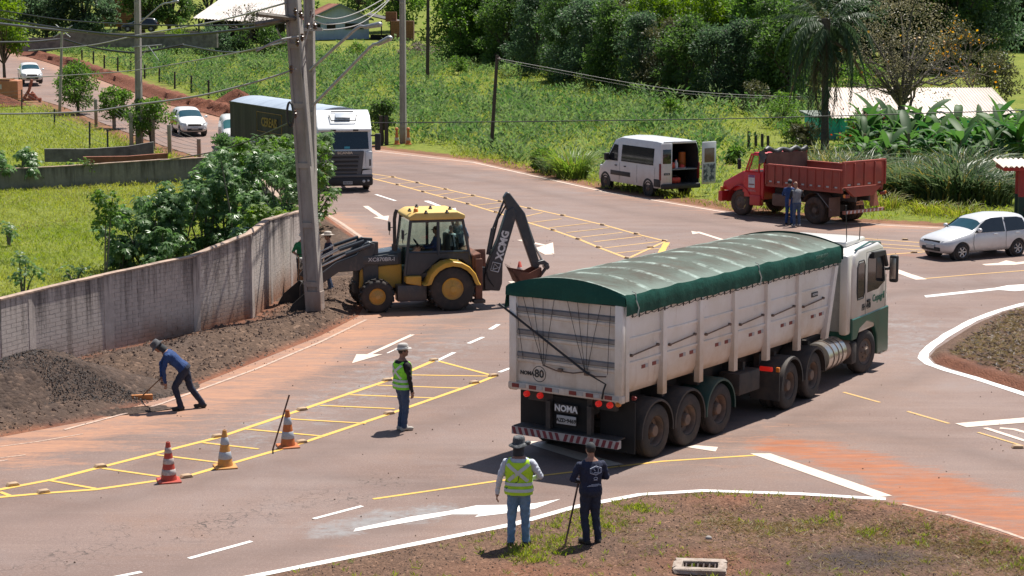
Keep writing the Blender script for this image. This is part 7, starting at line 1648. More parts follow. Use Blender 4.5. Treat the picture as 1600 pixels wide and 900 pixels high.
mb=MB();mb.grid([[hd+q@Vector((math.cos(u)*0.1-0.02*t,math.sin(u)*0.09,0.02-0.17*t))for u in np.linspace(1.3,2*math.pi-1.3,14)]for t in np.linspace(0,1,4)]);mb.build('neck_cloth',DCAP,r,180)
mb=MB();c=hd+q@Vector((0.06,-0.13,0.06));mb.ball(c,(0.06,0.05,0.03),2);mb.build('hat_flap',CAMO,r,60)
mb=MB();mb.tube([S(0.30,math.pi+0.1,0.035),S(0.2,math.pi+0.0,0.036),S(0.13,math.pi-0.5,0.036),S(0.06,math.pi-1.1,0.036)],0.006,5);mb.build('strap',NAVY,v_,None)
x,y=1.26,31.0
r,S,hd,q,P,up,fw,lf=person('person in navy work clothes and dark cap leaning on a bar, seen from behind',(x,y,verge_z(x,y)-0.01),R(105),0.94,
    arms={1:((0.03,0.315,1.13),(0.20,0.15,1.05)),-1:((0.04,-0.295,1.13),(0.24,-0.02,1.12))},legs={1:((0.04,0.10,0.49),(-0.03,0.075,0.09),25),-1:((0.02,-0.09,0.49),(-0.03,-0.13,0.09),-10)},shirt=NAVY,trousers=NAVYT,vox=0.013,bulk=1.12)
cap(r,hd,q,DCAP)
LOGO=M('pale_print',(0.42,0.46,0.58),0.8)
mb=MB();hx=[S(0.40+0.075*math.sin(t),math.pi+0.22+0.55*math.cos(t),0.008)for t in np.linspace(math.pi/6,math.pi/6+2*math.pi,7)];mb.tube(hx,0.007,5);hx=[S(0.40+0.058*math.sin(t),math.pi+0.22+0.42*math.cos(t),0.008)for t in np.linspace(math.pi/6,math.pi/6+2*math.pi,7)];mb.tube(hx,0.004,5)
mb.tube([S(0.43,math.pi+0.4,0.008),S(0.37,math.pi+0.4,0.008),S(0.37,math.pi+0.05,0.008)],0.008,5);mb.tube([S(0.40,math.pi+0.15,0.008),S(0.43,math.pi+0.02,0.008)],0.008,5);mb.build('shirt_logo',LOGO,r,None)
mb=MB();mb.tube([S(0.265+0.022*math.sin(t),math.pi+0.22+0.17*math.cos(t),0.008)for t in np.linspace(0,6.283,9)],0.006,5);mb.tube([S(0.235,math.pi+0.05,0.008),S(0.235,math.pi+0.40,0.008)],0.005,5);mb.build('shirt_logo',LOGO,r,None)
tx=lambda s:S(s,math.pi+0.22,0.012)
for k,(s0,wd)in enumerate(((0.16,0.38),(0.145,0.62),(0.13,0.75))):
    mb=MB();mb.tube([S(s0,math.pi+0.22-wd,0.008),S(s0,math.pi+0.22,0.008),S(s0,math.pi+0.22+wd,0.008)],0.0042,4);mb.build('shirt_print',LOGO,r,None)
mb=MB();a,b=G(880,866,0.03),W(902,762,31.2);mb.cyl(a,b+(b-a)*0.12,0.017,n=8);o=mb.build('iron_bar',IRON,None,50);tag(o,'long rusty iron bar held upright by the navy clothed person','iron bar')
r,S,hd,q,P,up,fw,lf=person('person in lime hi-vis vest, black sleeves and pale hat beside the hatching',(-2.24,39.93,0),R(34),1.0,
    arms={1:((-0.02,0.27,1.13),(0.10,0.25,0.88)),-1:((0.0,-0.28,1.13),(0.06,-0.27,0.85))},legs={1:((0.05,0.075,0.49),(-0.02,0.07,0.09),5),-1:((0.03,-0.07,0.49),(-0.02,-0.08,0.09),-20)},shirt=BLACKS,trousers=JEANS_D,shoes=SHOEP,vox=0.015,head_turn=-25,bulk=1.1)
vest(r,S,VESTG);hat(r,hd,q,PALEH,0.16,0.115,band=BRIMW,flop=0.004,tilt=-4)
r,S,hd,q,P,up,fw,lf=person('stooping worker in blue shirt and dark cap pushing an orange rake',(-7.02,41.95,0.0),R(186),0.99,bend=48,
    arms={1:((0.44,0.20,0.92),(0.42,0.10,0.62)),-1:((0.52,-0.20,0.98),(0.50,-0.05,0.70))},legs={1:((0.22,0.10,0.52),(0.10,0.10,0.09),5),-1:((-0.10,-0.10,0.47),(-0.36,-0.12,0.10),-5)},shirt=BLUES,sleeve=BLUES,trousers=NAVYT,vox=0.016,bulk=1.08)
hat(r,hd,q,M('dark_brim_hat',(0.06,0.06,0.065),0.85,col2=(0.12,0.12,0.13)),0.155,0.11,flop=0.04);cap(r,hd,q,DCAP,True)
hA=r.matrix_basis@Vector((0.50,0.02,0.72));bl=G(222,621,0.06)
t_=thing('levelling_rake','orange levelling rake held by the stooping worker','rake',bl)
mb=MB();mb.cyl((0,0,0.03),(hA-bl)*1.02,0.014,n=7);mb.build('handle',HANDLE,t_,50);bx('blade',t_,M('orange_rake_wood',(0.5,0.2,0.06),0.7),(0,0,0.0),(0.46,0.09,0.13),0.01,Matrix.Rotation(R(14),3,'Z'))
r,S,hd,q,*_=person('person in royal blue overalls standing against the red truck',(10.66,76.1,0),R(60),1.0,arms={1:((0.02,0.29,1.14),(0.22,0.20,1.1)),-1:((-0.02,-0.33,1.2),(0.2,-0.42,1.3))},shirt=BLUES,trousers=BLUES,vox=0.03,fingers=False)
cap(r,hd,q,M('grey_cap',(0.12,0.12,0.13),0.8))
person('grey haired person in grey and black shirt and jeans by the truck wheel',(10.86,75.45,0),R(110),0.99,bend=8,arms={1:((0.0,0.30,1.12),(0.12,0.26,0.86)),-1:((0.05,-0.3,1.15),(0.28,-0.30,1.2))},shirt=GREYS,sleeve=BLACKS,bare_fore=True,trousers=JEANS_D,shoes=SHOEP,vox=0.03,fingers=False,hair=False)
r,S,hd,q,*_=person('person in green shirt and white sun hat half hidden by the leaning pole',(-6.28,58.9,0.1),R(-60),0.98,bend=6,arms={1:((0.06,0.28,1.14),(0.26,0.12,1.08)),-1:((0.02,-0.30,1.14),(0.22,-0.26,1.08))},shirt=GREENS,bare_fore=True,trousers=NAVYT,vox=0.025,fingers=False)
hat(r,hd,q,BRIMW,0.15,0.1,flop=0.05)
a=G(467,466);mb=MB();mb.cyl(a+Vector((0,0,0.05)),a+Vector((0.02,-0.1,1.25)),0.018,n=7);tag(mb.build('shovel_handle',HANDLE,None,50),'wooden shovel handle upright beside the green shirted person','shovel')
t_=thing('plate_compactor','pale grey soil rammer with brown foot beside the leaning pole','machine',(-6.12,58.2,0.12),R(-70))
bx('engine',t_,M('pale_machine_body',(0.45,0.44,0.42),0.6,col2=(0.05,0.05,0.05),scale=9,lo=0.5,hi=0.55),(0,0,0.82),(0.3,0.32,0.36),0.05);bx('bellows',t_,M('brown_bellows',(0.22,0.12,0.06),0.8),(0,0,0.42),(0.22,0.26,0.46),0.04);bx('foot',t_,BLK,(0.03,0,0.1),(0.36,0.28,0.12),0.03)
mb=MB();mb.tube([(0,-0.16,0.9),(-0.35,-0.18,1.05),(-0.35,0.18,1.05),(0,0.16,0.9)],0.018,6);mb.build('handle_bar',BLK,t_,None)
r,S,hd,q,*_=person('person in navy shirt and straw hat behind the loader arms',(-5.42,58.35,0.1),R(200),1.0,arms={1:((0.05,0.28,1.13),(0.27,0.14,1.0)),-1:((0.05,-0.28,1.13),(0.28,-0.12,1.0))},legs={1:((0.06,0.11,0.49),(0.0,0.13,0.09),8),-1:((0.0,-0.13,0.49),(-0.12,-0.18,0.09),-12)},shirt=NAVY,trousers=JEANS_D,vox=0.025,fingers=False)
hat(r,hd,q,STRAW,0.19,0.1,flop=0.01)
def seated(label,loc,rz,shirt,yaw=0):
    return person(label,loc,rz,0.95,arms={1:((0.12,0.27,1.15),(0.38,0.16,1.12)),-1:((0.12,-0.27,1.15),(0.38,-0.16,1.12))},legs={1:((0.44,0.12,0.86),(0.5,0.12,0.42),0),-1:((0.44,-0.12,0.86),(0.5,-0.12,0.42),0)},shirt=shirt,trousers=NAVYT,vox=0.025,fingers=False,head_turn=yaw)
mW=bh.matrix_basis
p=mW@Vector((0.22,0.0,0.62));r,S,hd,q,*_=seated('operator in blue shirt and cap seated in the backhoe cab',p,R(194),BLUES);cap(r,hd,q,DCAP)
p=mW@Vector((-0.28,-0.38,0.98));r,S,hd,q,*_=person('second person in white and black standing at the back of the cab',p,R(100),0.72,shirt=WHITES,sleeve=BLACKS,trousers=NAVYT,vox=0.03,fingers=False);cap(r,hd,q,DCAP)
p=G(741,455);r,S,hd,q,*_=person('person in grey blue shirt partly hidden behind the backhoe cab',(p.x,p.y+0.3,0),R(-100),1.0,bend=10,shirt=cloth('grey_blue_shirt',(0.16,0.2,0.28)),bare_fore=True,trousers=NAVYT,vox=0.025,fingers=False)
r.location.z=0.78;bx('step_stand',bh,BLKD,(-0.72,-1.0,0.70),(0.6,0.4,0.1),0.02)
pl_=mW.inverted()@Vector((p.x,p.y+0.3,0))
r.location=mW@Vector((-0.62,-0.98,0.76))
# ------------------------------------------------------------------ cones and small site things
CR=M('red_cone_plastic',(0.48,0.055,0.03),0.55,col2=(0.36,0.05,0.03),scale=6);CO=M('orange_cone_plastic',(0.55,0.16,0.035),0.55,col2=(0.42,0.12,0.04),scale=6);CY=M('faded_amber_cone',(0.60,0.27,0.05),0.6,col2=(0.5,0.24,0.08),scale=6);CW=M('dirty_white_band',(0.52,0.47,0.44),0.7,col2=(0.3,0.22,0.2),scale=8)
CB=M('blue_grey_band',(0.42,0.46,0.5),0.6,col2=(0.34,0.36,0.4),scale=8)
def cone(px,py,label,col,band,n,h=0.72,rz=0.3,grp=None):
    p=G(px,py);t=thing('traffic_cone',label,'traffic cone',p,rz,grp)
    mb=MB();mb.box((0,0,0.018),(0.42,0.42,0.035),bev=0.012);mb.build('base',col,t,None)
    R_=lambda z:0.155-0.118*(z/h)
    cuts=np.linspace(0.035,h,2*n+2);body=MB()
    body.lathe([(R_(0.035),0.035),(R_(h),h),(R_(h)*0.7,h+0.004),(R_(h)*0.7,h-0.05)],n=22);b=body.build('body',col,t,60)
    for k in range(n):
        z0,z1=cuts[2*k+1],cuts[2*k+2];mb=MB();mb.lathe([(R_(z0)+0.001,z0),(R_(z0)+0.005,z0+0.004),(R_(z1)+0.005,z1-0.004),(R_(z1)+0.001,z1)],n=22);mb.build('band',band,b,60)
    return t
cone(264,752,'red traffic cone with three dirty white bands, leftmost of the row',CR,CW,3,0.74);cone(352,730,'faded amber traffic cone with two pale grey bands, middle of the row',CY,CB,2,0.72);cone(450,698,'orange and white traffic cone beside the leaning rusty bar',CO,CB,2,0.74)
mb=MB();mb.cyl(G(426,703),W(452,617,38.2),0.017,n=7);a=G(426,703);mb.cyl(a,a+Vector((0.04,-0.06,0.0)),0.02,n=6);tag(mb.build('iron_bar',IRON,None,50),'thin rusty bar leaning against the orange and white cone','iron bar')
cone(812,436,'small red cone half hidden behind the digging bucket',CR,CW,1,0.55)
for px,lb in((620,'slim orange bollard cone left of the roadside pole foot'),(638,'slim orange bollard cone right of the roadside pole foot')):
    p=W(px,226,115.5);t=thing('traffic_cone',lb,'traffic cone',p)
    mb=MB();mb.lathe([(0.2,0),(0.2,0.05),(0.14,0.06),(0.09,0.5),(0.06,0.82),(0.1,0.85),(0.1,0.95),(0.04,1.0),(0,1.0)],n=14);b=mb.build('body',CO,t,50);mb=MB();mb.lathe([(0.125,0.25),(0.128,0.26),(0.112,0.4),(0.108,0.41)],n=14);mb.build('band',CW,b,50)
# ------------------------------------------------------------------ vegetation: every leaf is a small folded blade
def unit(v):return v/(np.linalg.norm(v,axis=-1,keepdims=True)+1e-9)
def leaf_arrays(c,d,nrm,L,Wd,fold=0.12):
    """blades from base c along d, width across; returns verts (N*4,3), faces"""
    s=unit(np.cross(d,nrm));n=np.cross(s,d);L=np.asarray(L)[:,None];Wd=np.asarray(Wd)[:,None]
    m=c+d*L*0.45-n*L*fold*0.3
    v=np.stack([c,m+s*Wd/2,c+d*L-n*L*fold,m-s*Wd/2],1).reshape(-1,3)
    f=np.arange(len(c)*4).reshape(-1,4);return v,f
def rand_dirs(n,up=0.0):
    d=rng.normal(size=(n,3));d[:,2]+=up;return unit(d)
def blob_leaves(centres,radii,n_each,L,ratio=0.5,up=0.3,flat=0.75,droop=0.0,shell=0.55):
    """leaves through ellipsoidal clumps, thicker near their outside"""
    C=np.repeat(centres,n_each,0);Rr=np.repeat(radii,n_each)
    d=rand_dirs(len(C));rad=(shell+(1-shell)*rng.random(len(C))**0.5)*rng.uniform(0.55,1.08,len(C))
    p=C+d*(Rr*rad)[:,None]*np.array([1,1,flat])
    dr=unit(d*0.7+rng.normal(size=d.shape)*0.7+np.array([0,0,-droop]));nn=unit(rng.normal(size=d.shape)+np.array([0,0,up*3]))
    l=L*rng.uniform(0.6,1.35,len(C));return p,dr,nn,l,l*ratio
def leaf_obj(name,parts,mat,parent=None,tint=None,me_only=False):
    V,F,T_,o=[],[],[],0
    for k,(p,d,n,l,w)in enumerate(parts):
        v,f=leaf_arrays(p,d,n,l,w);V.append(v);F.append(f+o);o+=len(v)
        t=rng.random(len(p))if tint is None else np.clip(tint[k]+rng.normal(0,0.2,len(p)),0,1);T_.append(np.repeat(t,4))
    me=np_mesh(name,np.concatenate(V),np.concatenate(F),{'tint':np.concatenate(T_)})
    if me_only:me.materials.append(mat);return me
    return link_mesh(name,me,mat,parent)
BARK=M('tree_bark',(0.10,0.078,0.06),0.95,col2=(0.06,0.048,0.04),scale=4,bmp=0.4);BARK_G=M('grey_bark',(0.17,0.145,0.125),0.95,col2=(0.10,0.085,0.075),scale=4)
LF={'dark':leaf_mat('dark_forest_leaf',(0.042,0.08,0.026),(0.095,0.155,0.042),0.5),'blue':leaf_mat('blue_green_leaf',(0.045,0.08,0.045),(0.095,0.145,0.075),0.5),'mid':leaf_mat('mid_green_leaf',(0.06,0.12,0.025),(0.125,0.20,0.045),0.52),
      'lime':leaf_mat('lime_leaf',(0.09,0.16,0.02),(0.15,0.22,0.035),0.4),'olive':leaf_mat('olive_leaf',(0.06,0.07,0.03),(0.10,0.095,0.045),0.3),'glossy':leaf_mat('broad_shrub_leaf',(0.06,0.13,0.035),(0.17,0.25,0.12),0.4,0.32),'orange':leaf_mat('orange_blossom',(0.5,0.2,0.02),(0.6,0.34,0.03),0.3)}
def limbs(mb,base,tips,r0,mi=0):
    """trunk splitting to the clump centres"""
    top=Vector(np.mean(tips,0))if len(tips)else base
    fork=Vector(base).lerp(top,0.45)
    mb.tube([base,Vector(base).lerp(fork,0.5)+Vector((r0*0.4,0,0)),fork],[r0,r0*0.85,r0*0.7],8)
    for t in tips:
        t=Vector(t);m=fork.lerp(t,0.5)+Vector((random.uniform(-.2,.2),random.uniform(-.2,.2),0.1*(t-fork).length));mb.tube([fork,m,t],[r0*0.45,r0*0.3,r0*0.1],5)
def crown_spec(h,r,z0,k,squash=1.0,lob=0.34):
    """clump centres inside an uneven crown of radius r from z0 to h"""
    c=[];rad=[]
    for i in range(k):
        a=rng.uniform(0,6.283);t=rng.random()**0.8;prof=math.sin(math.pi*(0.14+0.80*t))**0.7;q=r*prof*math.sqrt(rng.random())*rng.uniform(0.8,1.12)
        c.append((q*math.cos(a)*squash,q*math.sin(a),z0+(h-z0)*t));rad.append(r*lob*rng.uniform(0.65,1.25))
    return np.array(c),np.array(rad)
def make_tree(name,label,cat,loc,h,r,z0,k,nl,L,mat,r0=0.2,group=None,ratio=0.5,droop=0.0,flat=0.75,mat2=None,bark=None,lob=0.34,rz=0.0):
    root=thing(name,label,cat,loc,rz,group)
    c,rad=crown_spec(h,r,z0,k,lob=lob);mb=MB();limbs(mb,Vector((0,0,-0.2)),c[::max(1,k//14)],r0);mb.build('trunk',bark or BARK,root,60)
    leaf_obj('crown',[blob_leaves(c,rad,nl,L,ratio,0.3,flat,droop)],mat,root)
    return root
def fpos(px,Y):p=W(px,200,Y);return(p.x,Y,Tz(p.x,Y))
# --- forest behind the field: seven kinds of crown, each tree a copy with its own turn and size
protos=[]
for i,(mk,h,r,k,nl,L,dr)in enumerate((('dark',12.5,4.4,70,150,0.44,0.1),('blue',13.5,4.0,64,150,0.42,0.3),('mid',11,4.3,64,140,0.44,0.1),('dark',14,3.6,60,160,0.40,0.5),('olive',10.5,3.8,56,140,0.38,0.2),('lime',11,4.2,56,130,0.42,0.2),('blue',10,4.8,64,160,0.38,0.2))):
    protos.append(make_tree('forest_tree','x','tree',(0,-500,0),h,r,0.5,k,nl,L,LF[mk],0.28,droop=dr))
used=set()
KIND=['dark green','blue green','mid green','tall dark','olive brown','bright lime','broad bluish']
LAND=((720,'left of the wooden pole top'),(757,'just left of the wooden pole'),(795,'just right of the wooden pole'),(835,'above the upper field corner'),(875,'left of the verge reeds'),(915,'above the verge reeds'),(955,'above the white van bonnet'),(995,'above the white van side'),(1035,'above the white van rear'),(1075,'above the open van door'),(1115,'between the van and the red truck'),(1155,'above the red truck bonnet'),(1195,'above the red truck cab'),(1235,'above the tipper headboard'),(1275,'behind the palm'),(1315,'right of the palm'),(1350,'by the left end of the cream roof'),(1385,'left of the dry tree'),(1420,'behind the dry tree trunk'),(1455,'right of the dry tree'),(1490,'above the silver car bonnet'),(1525,'left of the orange blossom tree'),(1560,'behind the orange blossom tree'),(1595,'above the bus shelter roof'),(9999,'beyond the right end of the bus shelter'))
def landmark(px):return next(t for x,t in LAND if px<=x+18)
def forest(px,Y,kind,s,label=None,group='trees of the dark forest edge',dz=0.0):
    o=protos[kind]if kind not in used else copy_tree(protos[kind]);used.add(kind)
    x,y,z=fpos(px,Y);o.location=(x,y,z+dz-0.3);o.rotation_euler=(0,0,rng.uniform(0,6.28));o.scale=(s*rng.uniform(0.9,1.1),s*rng.uniform(0.9,1.1),s*rng.uniform(0.92,1.1))
    tag(o,label or f'{KIND[kind]} tree in the {"front" if Y < 150 + (1240 - px) * 0.095 and px < 1260 else "back" if Y > 210 else "second"} forest row, {landmark(px)}','tree',group+' '+KIND[kind]if label is None else None)
front=[(752,198,2,0.66,'round mid green tree at the left end of the forest edge'),(790,188,0,0.6,None),(836,178,1,0.58,None),(874,171,3,0.56,None),(915,167,6,0.72,None),(958,162,0,0.6,None),(1000,158,1,0.52,None),(1042,156,4,0.62,'brownish olive tree in the middle of the forest edge'),(1075,153,0,0.52,None),(1118,151,6,0.58,None),(1158,150,1,0.5,None),(1200,149,3,0.56,None),(1236,147,0,0.62,None)]
for a in front:forest(a[0],a[1],a[2],a[3],a[4])
for k,px in enumerate(range(735,1270,34)):forest(px+rng.uniform(-10,10),197-(px-735)*0.07+rng.uniform(-3,3),(2,0,5,6,2,1,5,4)[k%8],rng.uniform(0.62,0.82))
forest(1022,166,5,0.72,'bright lime tree catching the sun above the forest edge');forest(770,212,5,0.8,'lime green tree behind the left end of the forest');forest(1095,166,5,0.72,'second lime tree showing at the top of the forest');forest(1190,158,2,0.75,'mid green tree with sunlit top behind the palm side of the forest')
for k,px in enumerate(range(700,1660,46)):forest(px+rng.uniform(-15,15),222+rng.uniform(-5,8),(2,5,0,6,1,2,3)[k%7],rng.uniform(0.85,1.1),dz=0.3)
for k,px in enumerate(range(1275,1660,42)):forest(px+rng.uniform(-8,8),(183 if px<1560 else 215)+rng.uniform(-3,3),(0,1,3,6,2)[k%5],rng.uniform(0.9,1.1))
# --- trees of the hill village
make_tree('broadleaf_tree','yellow green tree at the upper left corner','tree',fpos(8,158),8.0,2.3,2.3,34,110,0.30,LF['lime'],0.16)
make_tree('broadleaf_tree','large dark tree beside the brick gable, left one','tree',fpos(75,226),8.5,4.0,1.0,50,150,0.42,LF['blue'],0.25);make_tree('broadleaf_tree','dark leafy tree touching the left side of the brick gable','tree',fpos(135,224),9.0,3.6,1.2,50,150,0.45,LF['blue'],0.25);make_tree('broadleaf_tree','dark tree between the brick gable and the lamp pole','tree',fpos(228,222),8.0,2.8,2.0,40,130,0.36,LF['dark'],0.3)
make_tree('broadleaf_tree','tree with dark trunks above the parked dark car','tree',fpos(268,224),8.0,2.6,2.4,40,120,0.36,LF['dark'],0.3)
make_tree('shrub','light green bush in front of the white roofed shed','bush',fpos(280,208),2.2,1.7,0.1,18,100,0.25,LF['lime'],0.06);make_tree('shrub','dark bush below the pale shed roof','bush',fpos(345,203),2.6,2.6,0.1,28,120,0.28,LF['blue'],0.06);make_tree('shrub','dark bush right of the pale shed by the pole','bush',fpos(412,203),3.0,2.8,0.1,28,120,0.28,LF['dark'],0.06)
for px,Y,lb,mk,h,r in((620,252,'mid green tree rising behind the brick outhouse','mid',9,3.5),(455,262,'dark tree behind the red tiled roof','dark',9,4),(560,266,'dense dark tree behind the blue house gable','dark',9.5,4),(330,255,'dark tree behind the pale shed roof','blue',9,4.5),(20,240,'dark tree at the far upper left behind the wall','dark',9,4.2),(190,255,'dark tree behind the brick gable','blue',10,4.5)):
    make_tree('broadleaf_tree',lb,'tree',fpos(px,Y),h,r,0.8,46,120,0.42,LF[mk],0.25)
# --- orchard and roadside trees
make_tree('orchard_tree','dense round orchard tree behind the thin grey post, largest','tree',tuple(GT(122,178)),3.35,1.75,0.7,44,110,0.19,LF['mid'],0.12,lob=0.36);make_tree('orchard_tree','orchard tree in the middle behind the concrete posts','tree',tuple(GT(178,201)),2.65,1.15,0.7,30,100,0.18,LF['mid'],0.1,lob=0.36);make_tree('orchard_tree','orchard tree nearest the taxi striped people carrier','tree',tuple(GT(237,232)),2.75,1.3,1.0,34,110,0.17,LF['mid'],0.1,lob=0.36)
make_tree('shrub','leafy shrub on the boundary wall in front of the white van','shrub',fpos(348,96.5),1.9,0.8,0.2,22,90,0.16,LF['glossy'],0.05);make_tree('shrub','yellow green shrub at the foot of the black trailer','shrub',fpos(374,96.6),1.1,0.6,0.1,12,70,0.16,LF['lime'],0.04)
make_tree('young_tree','small dark roadside tree right of the white truck cab','tree',tuple(GT(598,222)),2.5,0.95,0.7,24,110,0.16,LF['dark'],0.08)
# --- castor and papaya like shrubs behind the block wall: palmate leaves
def palmate(p,d,size,tintv,lobes=7):
    """fans of pointed lobes, p positions, d facing directions"""
    n=len(p);nn=unit(d);a=unit(np.cross(nn,rng.normal(size=(n,3))));b=np.cross(nn,a);out=[]
    for k in range(lobes):
        th=(k-(lobes-1)/2)*0.68;dr=unit(a*math.cos(th)+b*math.sin(th)-nn*0.25);l=size*(1-0.10*abs(k-(lobes-1)/2));out.append((p,dr,nn,l,l*0.34))
    return out
def castor(label,loc,h,r,n,size=0.17,mat=None,lean=(0,0),r0=0.035,cat='shrub',zlo=0.35,stems=10):
    root=thing('leafy_shrub',label,cat,loc)
    k=max(3,int(n/26));c=[]
    for i in range(k):
        a=rng.uniform(0,6.28);t=rng.uniform(zlo,1.0);q=r*math.sqrt(rng.random())*(1-0.35*abs(t-0.6));c.append((q*math.cos(a)+lean[0]*t,q*math.sin(a)+lean[1]*t,h*t))
    c=np.array(c);mb=MB()
    for t in c[:min(k,stems)]:
        b=Vector((t[0]*0.15,t[1]*0.15,-0.1));mb.tube([b,b.lerp(Vector(t),0.5)+Vector((0,0,0.1)),t],[r0,r0*0.8,r0*0.4],5)
    mb.build('stem',BARK_G,root,60)
    C=np.repeat(c,26,0)[:n];d=rand_dirs(len(C),0.15);p=C+d*rng.uniform(0.12,0.42,(len(C),1))*np.array([1,1,0.8])
    f=unit(d+np.array([0,0,0.9])+rng.normal(size=d.shape)*0.35);sz=size*rng.uniform(0.65,1.25,len(C));tv=rng.random()
    leaf_obj('crown',palmate(p,f,sz,tv),mat or LF['glossy'],root);return root
b=G(163,432);castor('slender leaning young tree with a dense dark top behind the wall',b,2.7,0.42,380,0.12,LF['mid'],(0.15,0),0.03,'young tree',0.62,2)
for px,py,h,r,n,lb in((190,424,1.75,0.75,300,'broad leaved shrub behind the wall beside the slender young tree'),(232,420,2.2,0.85,420,'broad leaved shrub third from left in the wall thicket'),(275,412,2.6,0.9,520,'tall broad leaved shrub in the middle of the wall thicket'),(318,402,2.8,0.9,560,'tallest pale leaved shrub of the wall thicket'),(355,396,2.5,0.85,480,'broad leaved shrub hanging over the wall top'),(262,425,1.2,0.8,200,'low broad leaved shrub at the front of the thicket')):
    castor(lb,G(px,py),h*1.08,r*1.2,int(n*1.45),0.21,zlo=0.15)
castor('small leafy branch hanging down over the block wall',(-7.55,55.0,1.35),0.9,0.4,120,0.17,zlo=0.1)
for px,Y,h,r,n,lb,mk in((372,66,3.3,0.9,520,'upright shrub behind the wall left of the leaning pole','glossy'),(405,70,3.4,1.0,620,'dense shrub behind the wall bend','mid'),(440,68,3.2,1.0,620,'dense shrub directly left of the leaning pole','glossy'),(470,72,3.3,0.9,560,'shrub behind the leaning pole','mid'),(492,80,3.0,0.75,420,'shrub right of the leaning pole beside the truck','glossy'),(420,63.5,1.9,0.7,260,'bright green low shrub behind the wall top','lime'),(452,64,1.8,0.5,200,'low yellow green shrub at the wall bend','lime'),(350,80,2.3,1.0,420,'shrub in front of the boundary wall end','glossy'),(390,82,2.6,1.1,480,'shrub between the boundary wall and the wall bend','mid'),(430,86,2.4,1.0,420,'shrub beneath the black trailer side','glossy')):
    x,y,z=fpos(px,Y);castor(lb,(x,y,0),h*1.08,r*1.25,int(n*1.6),0.20,LF[mk],zlo=0.12)
castor('large pale castor plant on the boundary wall at the left edge',fpos(28,90.3),1.75,1.4,420,0.24);castor('castor plant trailing down the boundary wall',fpos(70,90.6),0.9,0.5,90,0.22);castor('small shrub climbing the boundary wall near the black post',fpos(123,91.0),1.35,0.6,160,0.12,LF['mid']);castor('small pale weed at the foot of the boundary wall',fpos(183,92.0),0.8,0.5,90,0.14)
castor('small papaya like plant on the lawn at the left edge',G(14,385),0.75,0.28,70,0.13,zlo=0.5);castor('young bush on the lawn behind the wall at left',G(36,462),1.05,0.42,150,0.12);castor('low weed on the lawn near the wall top',G(118,442),0.5,0.5,70,0.12)
# --- weeds over the field (nobody could count them)
def scatter(n,x0,x1,y0,y1,keep):
    x=rng.uniform(x0,x1,n);y=rng.uniform(y0,y1,n);k=keep(x,y);return x[k],y[k]
forest_line=[tuple(fpos(px,Y)[:2])for px,Y in((735,200),(790,186),(836,176),(915,165),(1000,156),(1120,149),(1240,145),(1270,125))]
def field_ok(x,y,gap):
    hill=np.interp(y,[100,112,123,140,148,171,195,222],[-8,-8,-13.5,-21.5,-25.7,-35,-45.5,-58])
    far=np.interp(x,[-60,-13.5,-7.7,-2,4.3,8.8,12.5,40],[150,110,112,104.5,88.7,80.4,77,72])
    lim=np.interp(x,[-60,-8,-4,2,10,18,24,30,60],[215,222,205,180,158,145,134,128,128])
    return(x>hill+4.6)&(y>far+gap)&(y<lim)
def weed_mesh(name,x,y,h,per,mat,lw=0.3,spread=0.25,up=1.0,tint=None,len_=0.26,kind='stuff',label=None):
    z=T(x,y);X=np.repeat(x,per);Y=np.repeat(y,per);Z=np.repeat(z,per);H=np.repeat(h,per);t=rng.random(len(X))
    a=rng.uniform(0,6.283,len(X));q=spread*np.sqrt(rng.random(len(X)))*np.repeat(h,per)/0.7
    p=np.stack([X+q*np.cos(a),Y+q*np.sin(a),Z+H*t*0.85-0.03],1);d=unit(np.stack([np.cos(a)*0.8,np.sin(a)*0.8,up*rng.uniform(0.3,1.2,len(X))],1));n=unit(rng.normal(size=p.shape)*0.6+np.array([0,0,1.0]))
    l=len_*rng.uniform(0.6,1.4,len(X))*(0.5+0.7*H/0.7);o=leaf_obj(name,[(p,d,n,l,l*lw)],mat);
    tn=rng.random(len(x))if tint is None else tint;tt=np.repeat(np.clip(np.repeat(tn,per)+rng.normal(0,0.15,len(X)),0,1),4);o.data.attributes['tint'].data.foreach_set('value',tt.astype(np.float32));tag(o,kind=kind);return o
WEED=leaf_mat('field_weed_leaf',(0.055,0.115,0.035),(0.16,0.22,0.085),0.42,0.8);WEED2=leaf_mat('yellow_weed_leaf',(0.12,0.175,0.035),(0.22,0.245,0.07),0.45,0.8);GRASS=leaf_mat('grass_blade',(0.14,0.20,0.025),(0.26,0.27,0.06),0.45);GRASS_L=leaf_mat('lawn_blade',(0.16,0.215,0.03),(0.28,0.285,0.065),0.42);DRYG=leaf_mat('dry_grass_blade',(0.16,0.13,0.055),(0.30,0.22,0.11),0.3)
x,y=scatter(13000,-58,34,88,225,lambda x,y:field_ok(x,y,3.0)&(rng.random(len(x))<0.10+1.0*np.clip(1.5*wob(x,y,0.45)+0.3,0,1))&((x<9)|(y>92))&((x<14)|(y>122)))
weed_mesh('field_weeds',x,y,rng.uniform(0.35,1.3,len(x))*(0.75+0.8*np.clip(wob(x,y,0.2),0,1)),24,WEED,0.34,0.3,len_=0.20)
x,y=scatter(12000,-58,34,85,225,lambda x,y:field_ok(x,y,2.2)&((x<15)|(y>122)));weed_mesh('field_weeds',x,y,rng.uniform(0.2,0.6,len(x)),7,WEED2,0.3,0.4)
x,y=scatter(26000,-58,36,78,190,lambda x,y:field_ok(x,y,1.4));weed_mesh('field_grass',x,y,rng.uniform(0.12,0.35,len(x)),5,GRASS,0.16,0.5,1.6,len_=0.3)
